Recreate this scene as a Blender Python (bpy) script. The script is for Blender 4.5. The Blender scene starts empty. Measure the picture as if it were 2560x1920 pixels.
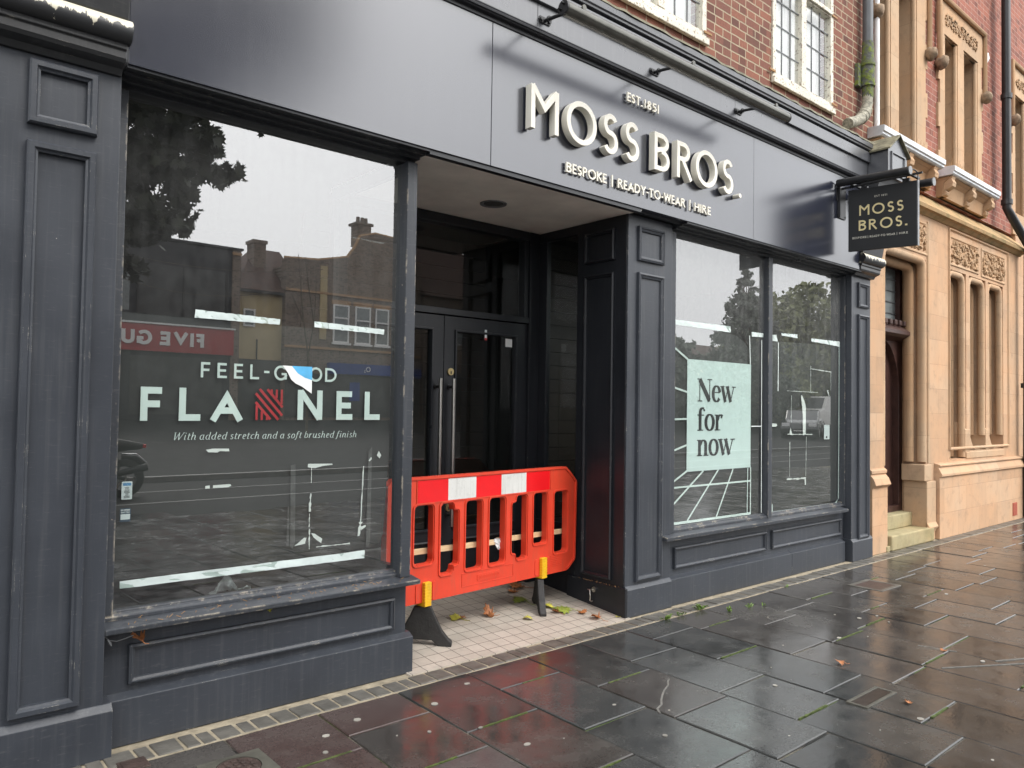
import bpy, bmesh, math, random
from mathutils import Vector, Matrix
from mathutils.geometry import tessellate_polygon

scene = bpy.context.scene
COL = scene.collection
R = math.radians
rnd = random.Random(7)

# ------------------------------------------------------------------ camera
cam = bpy.data.cameras.new('camera')
cam.lens = 27.04
cam.sensor_width = 36.0
cam.clip_start = 0.05
cam.clip_end = 2000
camo = bpy.data.objects.new('camera', cam)
COL.objects.link(camo)
yaw, pit, rol = R(41.036), R(1.7485), R(0.8638)
fwd = Vector((math.sin(yaw) * math.cos(pit), math.cos(yaw) * math.cos(pit), math.sin(pit)))
rgt = Vector((math.cos(yaw), -math.sin(yaw), 0))
upv = rgt.cross(fwd)
r2 = rgt * math.cos(rol) + upv * math.sin(rol)
u2 = -rgt * math.sin(rol) + upv * math.cos(rol)
M = Matrix((r2, u2, -fwd)).transposed().to_4x4()
M.translation = Vector((0, 0, 1.5))
camo.matrix_world = M
scene.camera = camo

# ------------------------------------------------------------------ world, sun, exposure
SUN_EL, SUN_AZ = R(46), R(160)          # azimuth measured clockwise from +Y (into the shop)
w = bpy.data.worlds.new('World')
scene.world = w
w.use_nodes = True
wt = w.node_tree
wt.nodes.clear()
wo = wt.nodes.new('ShaderNodeOutputWorld')
bg = wt.nodes.new('ShaderNodeBackground')
sky = wt.nodes.new('ShaderNodeTexSky')
sky.sky_type = 'NISHITA'
sky.sun_disc = False
sky.sun_elevation = SUN_EL
sky.sun_rotation = SUN_AZ
sky.air_density = 1.4
sky.dust_density = 6.0
hs = wt.nodes.new('ShaderNodeHueSaturation')
hs.inputs['Saturation'].default_value = 0.10
# an even cloud sheet: the clear-sky colours are greyed and levelled
lev = wt.nodes.new('ShaderNodeMix')
lev.data_type = 'RGBA'
lev.inputs[0].default_value = 0.72
lev.inputs[7].default_value = (8.3, 8.45, 8.7, 1)
wt.links.new(sky.outputs[0], hs.inputs['Color'])
wt.links.new(hs.outputs[0], lev.inputs[6])
wt.links.new(lev.outputs[2], bg.inputs['Color'])
bg.inputs['Strength'].default_value = 0.15
wt.links.new(bg.outputs[0], wo.inputs['Surface'])

sun = bpy.data.lights.new('sun', 'SUN')
sun.energy = 0.9
sun.angle = R(25)
sun.color = (1.0, 0.95, 0.88)
suno = bpy.data.objects.new('sun', sun)
COL.objects.link(suno)
sd = Vector((math.sin(SUN_AZ) * math.cos(SUN_EL), math.cos(SUN_AZ) * math.cos(SUN_EL), math.sin(SUN_EL)))
suno.rotation_euler = sd.to_track_quat('Z', 'Y').to_euler()
suno.location = (0, -10, 30)
suno['kind'] = 'helper'

scene.view_settings.view_transform = 'Standard'
scene.view_settings.look = 'None'
scene.view_settings.exposure = 1.15
scene.view_settings.gamma = 1.0
scene.cycles.max_bounces = 8
scene.cycles.transparent_max_bounces = 12
scene.cycles.sample_clamp_indirect = 6.0
scene.cycles.use_denoising = True

# ------------------------------------------------------------------ node helpers
def nd(t, typ, inp=None, **props):
    n = t.nodes.new(typ)
    for k, v in props.items():
        setattr(n, k, v)
    for k, v in (inp or {}).items():
        s = n.inputs[k]
        if isinstance(v, bpy.types.NodeSocket):
            t.links.new(v, s)
        else:
            s.default_value = v
    return n

def c4(c):
    return (c[0], c[1], c[2], 1)

def mixc(t, f, a, b, mode='MIX'):
    n = t.nodes.new('ShaderNodeMix'); n.data_type = 'RGBA'; n.blend_type = mode
    for i, v in ((0, f), (6, a), (7, b)):
        if isinstance(v, bpy.types.NodeSocket): t.links.new(v, n.inputs[i])
        elif i == 0: n.inputs[0].default_value = v
        else: n.inputs[i].default_value = c4(v)
    return n.outputs[2]

def mth(t, op, a, b=0.0, cl=False):
    n = t.nodes.new('ShaderNodeMath'); n.operation = op; n.use_clamp = cl
    for i, v in ((0, a), (1, b)):
        if isinstance(v, bpy.types.NodeSocket): t.links.new(v, n.inputs[i])
        else: n.inputs[i].default_value = v
    return n.outputs[0]

def step(t, v, lo, hi, a=0.0, b=1.0):
    n = nd(t, 'ShaderNodeMapRange', {0: v, 1: lo, 2: hi, 3: a, 4: b})
    return n.outputs[0]

def pos(t, scale=(1, 1, 1), wall=False, off=(0, 0, 0), rot=0.0):
    g = t.nodes.new('ShaderNodeNewGeometry').outputs['Position']
    if wall:
        s = nd(t, 'ShaderNodeSeparateXYZ', {0: g})
        g = nd(t, 'ShaderNodeCombineXYZ', {0: s.outputs[0], 1: s.outputs[2]}).outputs[0]
    return nd(t, 'ShaderNodeMapping', {0: g, 1: off, 2: (0, 0, rot), 3: scale}).outputs[0]

def noise(t, vec, scale, detail=4, rough=0.55):
    return nd(t, 'ShaderNodeTexNoise', {'Vector': vec, 'Scale': scale, 'Detail': detail, 'Roughness': rough}).outputs['Fac']

def bump(t, h, strength=0.3, dist=0.01, normal=None):
    i = {'Height': h, 'Strength': strength, 'Distance': dist}
    if normal is not None: i['Normal'] = normal
    return nd(t, 'ShaderNodeBump', i).outputs[0]

def new_mat(name):
    m = bpy.data.materials.new(name); m.use_nodes = True
    t = m.node_tree; t.nodes.clear()
    o = t.nodes.new('ShaderNodeOutputMaterial')
    b = t.nodes.new('ShaderNodeBsdfPrincipled')
    t.links.new(b.outputs[0], o.inputs[0])
    return m, t, b, o

def setp(t, b, **kw):
    names = dict(col='Base Color', rough='Roughness', metal='Metallic', spec='Specular IOR Level', nrm='Normal', coat='Coat Weight', coatr='Coat Roughness', alpha='Alpha', ior='IOR')
    for k, v in kw.items():
        s = b.inputs[names[k]]
        if isinstance(v, bpy.types.NodeSocket): t.links.new(v, s)
        elif k == 'col': s.default_value = c4(v)
        else: s.default_value = v

def plain(name, col, rough=0.5, metal=0.0, var=0.15, scale=6.0, spec=0.5, bmp=0.0, bscale=60, coat=0.0):
    m, t, b, o = new_mat(name)
    p = pos(t)
    n = noise(t, p, scale, 5)
    c = mixc(t, step(t, n, 0.3, 0.7), [x * (1 - var) for x in col], [min(1, x * (1 + var)) for x in col])
    setp(t, b, col=c, rough=rough, metal=metal, spec=spec, coat=coat)
    if bmp: setp(t, b, nrm=bump(t, noise(t, p, bscale, 4), bmp, 0.005))
    return m

def paint(name, col, rough=0.42, chip=0.5, chipcol=(0.55, 0.52, 0.44), dirt=0.4, spec=0.5, coat=0.0, edge=0.004, ior=1.5, fl=0.765, wear=0.57):
    """old gloss paint on joinery: uneven sheen, rain streaks, rubbed patches and chipped arrises"""
    m, t, b, o = new_mat(name)
    p = pos(t)
    n = noise(t, p, 2.3, 6, 0.6)
    c = mixc(t, step(t, n, 0.3, 0.72), [x * 0.86 for x in col], [x * 1.16 for x in col])
    # dusty low patches and horizontal scuffs
    sc = noise(t, pos(t, (5, 5, 34)), 3.0, 7, 0.7)
    c = mixc(t, mth(t, 'MULTIPLY', step(t, sc, 0.57, 0.72), 0.22 * dirt), c, (0.30, 0.29, 0.27))
    st = noise(t, pos(t, (30, 30, 1.1)), 1.4, 5, 0.6)
    c = mixc(t, mth(t, 'MULTIPLY', step(t, st, 0.52, 0.75), 0.16 * dirt), c, (0.25, 0.25, 0.24))
    # pale flecks
    fm = mth(t, 'MULTIPLY', step(t, noise(t, p, 38, 3, 0.6), fl, fl + 0.03), chip, True)
    c = mixc(t, fm, c, chipcol)
    # worn edges
    bv = nd(t, 'ShaderNodeBevel', {'Radius': edge}, samples=3).outputs[0]
    gn = t.nodes.new('ShaderNodeNewGeometry').outputs['Normal']
    dt = nd(t, 'ShaderNodeVectorMath', {0: bv, 1: gn}, operation='DOT_PRODUCT').outputs['Value']
    em = step(t, dt, 0.985, 0.93)
    en = noise(t, p, 11, 6, 0.75)
    em = mth(t, 'MULTIPLY', em, step(t, en, wear, wear + 0.09), True)
    c = mixc(t, mth(t, 'MULTIPLY', em, min(1, chip * 1.4)), c, chipcol)
    rr = mth(t, 'ADD', step(t, n, 0.3, 0.7, -0.07, 0.07), rough)
    setp(t, b, col=c, rough=rr, spec=spec, coat=coat, ior=ior)
    setp(t, b, nrm=bump(t, noise(t, pos(t, (60, 60, 14)), 1.0, 4), 0.12, 0.003))
    return m

# ------------------------------------------------------------------ materials
MAT = {}
MAT['joinery'] = paint('slate_joinery_paint', (0.039, 0.044, 0.054), 0.42, 0.75, dirt=0.65)
MAT['sill'] = paint('worn_sill_paint', (0.041, 0.046, 0.055), 0.46, 0.85, (0.42, 0.37, 0.29), 0.9, edge=0.013, fl=0.72, wear=0.52)
MAT['joinery_black'] = paint('black_joinery_paint', (0.016, 0.018, 0.022), 0.33, 0.5, dirt=0.25)
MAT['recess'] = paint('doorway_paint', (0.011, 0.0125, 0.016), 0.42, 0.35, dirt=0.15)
MAT['console'] = paint('peeling_console_paint', (0.028, 0.029, 0.031), 0.40, 0.6)
MAT['cornice'] = paint('cornice_paint', (0.062, 0.065, 0.074), 0.30, 0.12, dirt=0.6, ior=1.9)
MAT['moulding'] = paint('fascia_moulding_paint', (0.020, 0.021, 0.026), 0.38, 0.25)

def fascia_mat():
    m, t, b, o = new_mat('satin_fascia_panel')
    p = pos(t)
    n = noise(t, p, 1.3, 4)
    c = mixc(t, step(t, n, 0.3, 0.7), (0.014, 0.017, 0.031), (0.019, 0.022, 0.037))
    st = noise(t, pos(t, (26, 26, 0.9)), 1.5, 5, 0.6)
    c = mixc(t, mth(t, 'MULTIPLY', step(t, st, 0.5, 0.8), 0.035), c, (0.30, 0.31, 0.33))
    setp(t, b, col=c, rough=mth(t, 'ADD', step(t, n, 0.3, 0.7, 0, 0.03), 0.20), ior=2.12)
    return m
MAT['fascia'] = fascia_mat()

def console_peel():
    m, t, b, o = new_mat('peeling_roll_paint')
    p = pos(t)
    s = nd(t, 'ShaderNodeSeparateXYZ', {0: p})
    n = noise(t, pos(t, (26, 26, 7)), 1.0, 6, 0.65)
    up = step(t, nd(t, 'ShaderNodeSeparateXYZ', {0: t.nodes.new('ShaderNodeNewGeometry').outputs['Normal']}).outputs[2], -0.35, 0.75)
    k = step(t, mth(t, 'ADD', mth(t, 'MULTIPLY', n, 1.0), mth(t, 'MULTIPLY', up, 0.42)), 0.66, 0.695)
    c = mixc(t, k, (0.026, 0.027, 0.029), (0.62, 0.58, 0.46))
    setp(t, b, col=c, rough=0.45, nrm=bump(t, k, -0.4, 0.004))
    return m
MAT['peel'] = console_peel()

def brick_mat(name, a, bcol, mortar, scale=(1, 1, 1), bw=0.225, bh=0.075, ms=0.010, off=(0, 0, 0), dirt=0.3, bmpf=0.6):
    m, t, b, o = new_mat(name)
    v = pos(t, scale, wall=True, off=off)
    wob = noise(t, v, 9, 2)
    v2 = nd(t, 'ShaderNodeVectorMath', {0: v, 1: nd(t, 'ShaderNodeCombineXYZ', {0: mth(t, 'MULTIPLY', wob, 0.012), 1: mth(t, 'MULTIPLY', wob, 0.010)}).outputs[0]}, operation='ADD').outputs[0]
    br = nd(t, 'ShaderNodeTexBrick', {'Vector': v2, 'Color1': c4(a), 'Color2': c4(bcol), 'Mortar': c4(mortar), 'Scale': 1.0, 'Mortar Size': ms * 0.5, 'Mortar Smooth': 0.25, 'Bias': 0.0, 'Brick Width': bw, 'Row Height': bh})
    br.offset = 0.5; br.squash = 0.55; br.squash_frequency = 2
    n1 = noise(t, v, 3.1, 5); n2 = noise(t, v, 55, 4, 0.6)
    c = mixc(t, step(t, n2, 0.3, 0.7), mixc(t, 1.0, br.outputs[0], (0.72, 0.72, 0.72), 'MULTIPLY'), br.outputs[0])
    # odd burnt bricks
    cell = nd(t, 'ShaderNodeTexWhiteNoise', {'Vector': nd(t, 'ShaderNodeVectorMath', {0: nd(t, 'ShaderNodeVectorMath', {0: v2, 1: (bw * 0.5, bh, 1)}, operation='DIVIDE').outputs[0]}, operation='FLOOR').outputs[0]}, noise_dimensions='2D').outputs['Value']
    notm = mth(t, 'SUBTRACT', 1.0, br.outputs['Fac'])
    c = mixc(t, mth(t, 'MULTIPLY', mth(t, 'MULTIPLY', step(t, cell, 0.80, 0.84), notm), 0.55), c, [x * 0.35 for x in bcol])
    c = mixc(t, mth(t, 'MULTIPLY', step(t, n1, 0.45, 0.75), dirt), c, (0.06, 0.045, 0.04))
    setp(t, b, col=c, rough=0.85, nrm=bump(t, mth(t, 'ADD', notm, mth(t, 'MULTIPLY', n2, 0.35)), bmpf, 0.008))
    return m
MAT['brick'] = brick_mat('weathered_red_brick', (0.27, 0.098, 0.058), (0.175, 0.062, 0.042), (0.42, 0.34, 0.23), ms=0.014, dirt=0.22)
MAT['brick_bright'] = brick_mat('bright_red_brick', (0.38, 0.125, 0.078), (0.28, 0.09, 0.06), (0.46, 0.29, 0.22), dirt=0.15)
MAT['brick_dark'] = brick_mat('brown_brick', (0.25, 0.185, 0.145), (0.18, 0.135, 0.105), (0.30, 0.27, 0.23), dirt=0.15)

def stone_mat(name, a, bcol, bw=0.72, bh=0.30, off=(0, 0, 0), joint=0.6, moss=0.0):
    m, t, b, o = new_mat(name)
    v = pos(t, (1, 1, 1), wall=True, off=off)
    br = nd(t, 'ShaderNodeTexBrick', {'Vector': v, 'Color1': c4(a), 'Color2': c4(bcol), 'Mortar': c4([x * 0.55 for x in a]), 'Scale': 1.0, 'Mortar Size': 0.0042, 'Mortar Smooth': 0.3, 'Brick Width': bw, 'Row Height': bh})
    br.offset = 0.37
    n1 = noise(t, pos(t), 1.7, 6, 0.6)
    c = mixc(t, mth(t, 'MULTIPLY', br.outputs['Fac'], (1 - joint) * 0.6), br.outputs[0], a)
    c = mixc(t, step(t, n1, 0.32, 0.70, 0.0, 0.75), c, [a[0] * 1.08, a[1] * 0.90, a[2] * 0.76])
    n2 = noise(t, pos(t, (2.5, 2.5, 1)), 3.0, 6, 0.65)
    c = mixc(t, step(t, n2, 0.50, 0.74, 0, 0.24), c, [x * 0.60 for x in bcol])
    n4 = noise(t, pos(t), 7.0, 6, 0.7)
    c = mixc(t, step(t, n4, 0.54, 0.74, 0, 0.5), c, (0.25, 0.18, 0.125))
    if moss:
        n3 = noise(t, pos(t), 5.0, 6, 0.7)
        c = mixc(t, step(t, n3, 0.45, 0.66, 0, moss), c, (0.16, 0.15, 0.07))
    g = noise(t, pos(t), 70, 4, 0.6)
    setp(t, b, col=c, rough=0.88, spec=0.25, nrm=bump(t, mth(t, 'SUBTRACT', mth(t, 'MULTIPLY', g, 0.5), br.outputs['Fac']), 0.35, 0.006))
    return m
MAT['stone'] = stone_mat('buff_sandstone', (0.54, 0.38, 0.255), (0.40, 0.27, 0.175))
MAT['stone_plain'] = stone_mat('carved_sandstone', (0.51, 0.37, 0.245), (0.43, 0.305, 0.20), 1.4, 0.62, joint=0.4)
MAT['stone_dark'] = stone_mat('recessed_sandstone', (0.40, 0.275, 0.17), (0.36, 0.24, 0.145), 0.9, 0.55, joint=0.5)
MAT['stone_moss'] = stone_mat('mossy_sandstone', (0.44, 0.31, 0.17), (0.36, 0.26, 0.14), 0.9, 1.0, moss=0.7)
MAT['step_stone'] = stone_mat('worn_step_stone', (0.37, 0.33, 0.20), (0.33, 0.29, 0.18), 3, 3, moss=0.5)

def paving_mat():
    m, t, b, o = new_mat('wet_sandstone_paving')
    att = nd(t, 'ShaderNodeAttribute', attribute_name='slab').outputs['Color']
    p = pos(t)
    n1 = noise(t, p, 2.2, 6, 0.62); n2 = noise(t, p, 75, 5, 0.65); n3 = noise(t, p, 6.5, 6, 0.6)
    c = mixc(t, step(t, n2, 0.3, 0.7), mixc(t, 1.0, att, (0.72, 0.72, 0.72), 'MULTIPLY'), mixc(t, 1.0, att, (1.25, 1.25, 1.25), 'MULTIPLY'))
    dry = step(t, mth(t, 'ADD', mth(t, 'MULTIPLY', n1, 0.6), mth(t, 'MULTIPLY', n3, 0.4)), 0.42, 0.70)
    c = mixc(t, mth(t, 'MULTIPLY', dry, 0.28), c, (0.17, 0.165, 0.15))
    lich = noise(t, p, 17, 6, 0.7)
    c = mixc(t, step(t, lich, 0.60, 0.80, 0, 0.18), c, (0.30, 0.29, 0.25))
    rough = mth(t, 'ADD', step(t, mth(t, 'ADD', mth(t, 'MULTIPLY', n3, 0.4), mth(t, 'MULTIPLY', noise(t, p, 0.9, 3), 0.6)), 0.38, 0.62, 0.075, 0.20), mth(t, 'MULTIPLY', dry, 0.20))
    grain = mth(t, 'ADD', mth(t, 'MULTIPLY', n2, 0.10), noise(t, p, 9, 5, 0.6))
    nrm = bump(t, grain, 0.22, 0.006)
    setp(t, b, col=c, rough=rough, spec=0.5, nrm=nrm)
    return m
MAT['paving'] = paving_mat()

def joint_mat():
    m, t, b, o = new_mat('mossy_joint_mortar')
    p = pos(t)
    n1 = noise(t, p, 2.6, 4, 0.6); n2 = noise(t, p, 60, 4, 0.65); n4 = noise(t, pos(t, off=(9, 4, 0)), 1.9, 3, 0.5)
    c = mixc(t, step(t, n1, 0.42, 0.55), (0.012, 0.012, 0.010), (0.20, 0.18, 0.14))
    c = mixc(t, step(t, n4, 0.545, 0.60), c, (0.085, 0.13, 0.018))
    c = mixc(t, step(t, n2, 0.35, 0.65), mixc(t, 1.0, c, (0.5, 0.5, 0.5), 'MULTIPLY'), c)
    setp(t, b, col=c, rough=0.7, nrm=bump(t, n2, 0.7, 0.01))
    return m
MAT['joint'] = joint_mat()
MAT['mortar'] = plain('pale_bedding_mortar', (0.31, 0.265, 0.19), 0.8, var=0.3, scale=14, bmp=0.5, bscale=50)
MAT['sett'] = plain('granite_sett', (0.115, 0.108, 0.094), 0.40, var=0.35, scale=9, bmp=0.5, bscale=40)
MAT['crackfill'] = plain('pale_crack_filler', (0.17, 0.165, 0.15), 0.6, var=0.35, scale=30)
MAT['gum'] = plain('trodden_gum', (0.30, 0.285, 0.25), 0.6, var=0.35, scale=3)

def tile_mat():
    m, t, b, o = new_mat('unglazed_entrance_tile')
    v = pos(t, (1, 1, 1), off=(-0.045, 0.01, 0))
    br = nd(t, 'ShaderNodeTexBrick', {'Vector': v, 'Color1': (0.44, 0.39, 0.33, 1), 'Color2': (0.50, 0.445, 0.38, 1), 'Mortar': (0.10, 0.085, 0.075, 1), 'Scale': 1.0, 'Mortar Size': 0.0028, 'Mortar Smooth': 0.2, 'Brick Width': 0.1, 'Row Height': 0.1})
    br.offset = 0.0; br.squash = 1.0
    n = noise(t, pos(t), 5, 6, 0.6); n2 = noise(t, pos(t), 45, 4)
    c = mixc(t, step(t, n, 0.45, 0.75, 0, 0.45), br.outputs[0], (0.22, 0.20, 0.17))
    c = mixc(t, step(t, n2, 0.3, 0.7, 0, 0.25), c, (0.30, 0.27, 0.23))
    setp(t, b, col=c, rough=0.45, nrm=bump(t, mth(t, 'SUBTRACT', mth(t, 'MULTIPLY', n2, 0.1), br.outputs['Fac']), 0.5, 0.003))
    return m
MAT['tile'] = tile_mat()

def glass_mat(name, f0=0.1, dirt=0.05, tint=(0.90, 0.95, 0.93), wav=0.0):
    m = bpy.data.materials.new(name); m.use_nodes = True
    t = m.node_tree; t.nodes.clear()
    o = t.nodes.new('ShaderNodeOutputMaterial')
    # reflectance of a pane with two faces, the same from either side
    g = t.nodes.new('ShaderNodeNewGeometry')
    cs = mth(t, 'ABSOLUTE', nd(t, 'ShaderNodeVectorMath', {0: g.outputs['Normal'], 1: g.outputs['Incoming']}, operation='DOT_PRODUCT').outputs['Value'])
    fr = mth(t, 'ADD', mth(t, 'MULTIPLY', mth(t, 'POWER', mth(t, 'SUBTRACT', 1.0, cs), 5.0), 1 - f0), f0)
    tr = nd(t, 'ShaderNodeBsdfTransparent', {'Color': c4(tint)})
    gl = nd(t, 'ShaderNodeBsdfGlossy', {'Color': (1, 1, 1, 1), 'Roughness': 0.0})
    if wav:
        nr = bump(t, noise(t, pos(t), 1.2, 2), wav, 0.02)
        t.links.new(nr, gl.inputs['Normal'])
    mx = nd(t, 'ShaderNodeMixShader', {0: fr, 1: tr.outputs[0], 2: gl.outputs[0]})
    # washed-down grime on the outside face: fainter low down; raised at right as painted haze
    s1 = noise(t, pos(t, (20, 20, 2.0)), 1.0, 6, 0.65)
    s2 = noise(t, pos(t, (1, 1, 1)), 16, 6, 0.72)
    k = mth(t, 'MULTIPLY', mth(t, 'ADD', step(t, s1, 0.38, 0.75, 0.25, 0.70), step(t, s2, 0.40, 0.75, 0.0, 0.45)), dirt)
    zz = nd(t, 'ShaderNodeSeparateXYZ', {0: pos(t)}).outputs[2]
    k = mth(t, 'MULTIPLY', k, step(t, zz, 1.3, 2.5, 0.20, 1.0))
    xx = nd(t, 'ShaderNodeSeparateXYZ', {0: pos(t)}).outputs[0]
    k = mth(t, 'MULTIPLY', k, step(t, xx, 3.0, 5.0, 1.0, 2.4), True)
    df = nd(t, 'ShaderNodeBsdfDiffuse', {'Color': (0.62, 0.63, 0.62, 1)})
    mx2 = nd(t, 'ShaderNodeMixShader', {0: k, 1: mx.outputs[0], 2: df.outputs[0]})
    t.links.new(mx2.outputs[0], o.inputs[0])
    return m
MAT['glass'] = glass_mat('hazed_dirty_shop_glass', 0.235, 0.080)
MAT['glass_door'] = glass_mat('door_glass', 0.06, 0.006)
MAT['glass_up'] = glass_mat('upper_window_glass', 0.13, 0.10, (0.95, 0.97, 0.97))

MAT['letter'] = plain('cream_letter_enamel', (0.79, 0.755, 0.655), 0.32, var=0.04, scale=5)
MAT['vinyl'] = plain('pale_window_vinyl', (0.76, 0.84, 0.81), 0.45, var=0.05)
MAT['vinyl_red'] = plain('red_window_vinyl', (0.55, 0.035, 0.045), 0.45, var=0.1)
MAT['vinyl_blue'] = plain('blue_sticker_back', (0.10, 0.42, 0.72), 0.4, var=0.12, scale=20)
MAT['paper'] = plain('torn_white_paper', (0.80, 0.81, 0.79), 0.6, var=0.05)
MAT['tape'] = plain('pale_masking_tape', (0.60, 0.68, 0.66), 0.4, var=0.12, scale=9, bmp=0.5, bscale=22)
MAT['poster'] = plain('pale_green_poster', (0.72, 0.83, 0.81), 0.45, var=0.03)
MAT['ink'] = plain('black_poster_ink', (0.018, 0.018, 0.02), 0.45, var=0.05)
MAT['board'] = plain('charcoal_backing_sheet', (0.026, 0.027, 0.026), 0.55, var=0.15, scale=3)
MAT['greytape'] = plain('dark_grey_tape', (0.085, 0.085, 0.083), 0.5, var=0.3, scale=30)
MAT['ceiling'] = plain('stained_ceiling_plaster', (0.82, 0.79, 0.72), 0.75, var=0.12, scale=3)
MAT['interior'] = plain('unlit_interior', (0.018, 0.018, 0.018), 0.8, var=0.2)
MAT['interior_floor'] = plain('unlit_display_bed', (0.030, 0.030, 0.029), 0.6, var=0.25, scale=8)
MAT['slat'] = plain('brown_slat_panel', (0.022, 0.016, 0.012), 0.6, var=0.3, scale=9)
MAT['steel'] = plain('brushed_steel', (0.55, 0.53, 0.49), 0.28, 1.0, var=0.08, scale=30)
MAT['brass'] = plain('worn_brass', (0.62, 0.50, 0.26), 0.30, 1.0, var=0.15, scale=40)
MAT['dark_metal'] = plain('gunmetal_lamp_tube', (0.11, 0.108, 0.095), 0.24, 0.6, var=0.2, scale=12)
MAT['black_metal'] = plain('black_painted_metal', (0.018, 0.018, 0.019), 0.40, var=0.2, scale=15)
MAT['sign'] = plain('charcoal_sign_panel', (0.016, 0.017, 0.018), 0.42, var=0.08)
MAT['gold'] = plain('pale_gold_letter', (0.78, 0.66, 0.36), 0.40, var=0.06)
MAT['signwhite'] = plain('sign_small_letter', (0.66, 0.63, 0.54), 0.45, var=0.05)
MAT['red'] = plain('red_barrier_plastic', (0.70, 0.042, 0.022), 0.40, var=0.06, scale=4, bmp=0.12, bscale=90)
def grimy(name, col, rough, grime, amt=0.35):
    m, t, b, o = new_mat(name)
    p = pos(t)
    n1 = noise(t, p, 7, 6, 0.65); n2 = noise(t, pos(t, (40, 40, 5)), 1.0, 5, 0.6); n3 = noise(t, p, 60, 3, 0.5)
    c = mixc(t, step(t, n1, 0.35, 0.7), [x * 0.88 for x in col], col)
    c = mixc(t, mth(t, 'MULTIPLY', step(t, n2, 0.50, 0.75), amt), c, grime)
    c = mixc(t, mth(t, 'MULTIPLY', step(t, n3, 0.66, 0.70), amt * 0.8), c, grime)
    setp(t, b, col=c, rough=mth(t, 'ADD', step(t, n1, 0.3, 0.7, 0, 0.18), rough), nrm=bump(t, noise(t, p, 45, 4), 0.10, 0.003))
    return m
MAT['red'] = grimy('red_barrier_plastic', (0.72, 0.058, 0.024), 0.34, (0.34, 0.10, 0.06), 0.30)
MAT['red_sheet'] = plain('red_reflective_sheet', (0.76, 0.010, 0.014), 0.22, var=0.05)
MAT['white_sheet'] = grimy('white_reflective_sheet', (0.70, 0.70, 0.67), 0.22, (0.34, 0.33, 0.31), 0.45)
MAT['yellow'] = grimy('yellow_clip_plastic', (0.82, 0.47, 0.012), 0.36, (0.30, 0.18, 0.04), 0.4)
MAT['rubber'] = plain('black_recycled_rubber', (0.022, 0.021, 0.020), 0.62, var=0.3, scale=25, bmp=0.5, bscale=60)
MAT['lead'] = plain('weathered_lead', (0.24, 0.245, 0.25), 0.45, 0.4, var=0.25, scale=8)
MAT['leadlight'] = plain('pale_lead_edge', (0.60, 0.62, 0.64), 0.4, 0.2, var=0.15, scale=10)
MAT['cream_frame'] = paint('flaking_cream_frame', (0.66, 0.62, 0.52), 0.6, 0.9, (0.22, 0.17, 0.12), 0.9, edge=0.014, fl=0.585, wear=0.46)
MAT['curtain'] = plain('white_net_curtain', (0.80, 0.80, 0.79), 0.9, var=0.05)
MAT['mosslead'] = plain('mossy_lead_roof', (0.17, 0.155, 0.10), 0.75, var=0.45, scale=14, bmp=0.7, bscale=30)
MAT['white_pipe'] = plain('white_painted_pipe', (0.78, 0.78, 0.77), 0.4, var=0.06)
MAT['grey_pipe'] = plain('grey_painted_pipe', (0.10, 0.105, 0.11), 0.4, var=0.2)
MAT['darkwood'] = plain('dark_oak_door', (0.050, 0.022, 0.017), 0.45, var=0.3, scale=12)
MAT['terracotta'] = plain('terracotta_vent', (0.40, 0.11, 0.07), 0.8, var=0.1)
MAT['weathered_head'] = plain('weathered_carved_stone', (0.24, 0.17, 0.11), 0.9, var=0.4, scale=20, bmp=0.8, bscale=35)
MAT['carving'] = plain('carved_leafwork_stone', (0.40, 0.26, 0.15), 0.9, var=0.25, scale=20, bmp=0.6, bscale=50)
MAT['iron'] = plain('rusty_iron_cover', (0.060, 0.040, 0.034), 0.42, var=0.4, scale=18, bmp=0.6, bscale=60)
MAT['concrete'] = plain('stained_concrete', (0.085, 0.082, 0.066), 0.55, var=0.3, scale=10, bmp=0.5, bscale=40)
MAT['sediment'] = plain('damp_dark_grit', (0.03, 0.024, 0.02), 0.35, var=0.4, scale=25)
MAT['asphalt'] = plain('wet_asphalt', (0.028, 0.028, 0.028), 0.75, var=0.25, scale=2.0, spec=0.12, bmp=0.3, bscale=40)
MAT['kerb'] = plain('granite_kerb', (0.16, 0.16, 0.155), 0.5, var=0.2)
MAT['leaf_brown'] = plain('dry_brown_leaf', (0.36, 0.135, 0.045), 0.6, var=0.4, scale=60)
MAT['leaf_yellow'] = plain('yellow_fallen_leaf', (0.46, 0.42, 0.06), 0.5, var=0.3, scale=40)
MAT['leaf_green'] = plain('green_fallen_leaf', (0.24, 0.29, 0.05), 0.5, var=0.3, scale=40)
MAT['moss'] = plain('joint_moss', (0.062, 0.088, 0.016), 0.8, var=0.6, scale=30, bmp=0.8, bscale=80)
MAT['weed'] = plain('weed_leaf', (0.12, 0.20, 0.03), 0.5, var=0.3, scale=60)
MAT['foliage'] = plain('plane_tree_foliage', (0.028, 0.038, 0.016), 0.6, var=0.4, scale=1.5)
MAT['foliage_light'] = plain('park_tree_foliage', (0.20, 0.215, 0.095), 0.7, var=0.4, scale=1.2)
MAT['foliage_conifer'] = plain('conifer_foliage', (0.09, 0.11, 0.078), 0.7, var=0.3, scale=1.2)
MAT['bark'] = plain('tree_bark', (0.11, 0.09, 0.065), 0.9, var=0.4, scale=6, bmp=0.6, bscale=20)
MAT['twig'] = plain('dead_grass_stalk', (0.35, 0.20, 0.09), 0.8)
def wood_mat():
    m, t, b, o = new_mat('sawn_pine_batten')
    n = noise(t, pos(t, (4, 40, 60)), 1.0, 5)
    setp(t, b, col=mixc(t, step(t, n, 0.3, 0.7), (0.62, 0.44, 0.24), (0.72, 0.56, 0.34)), rough=0.6)
    return m
MAT['pine'] = wood_mat()
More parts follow.
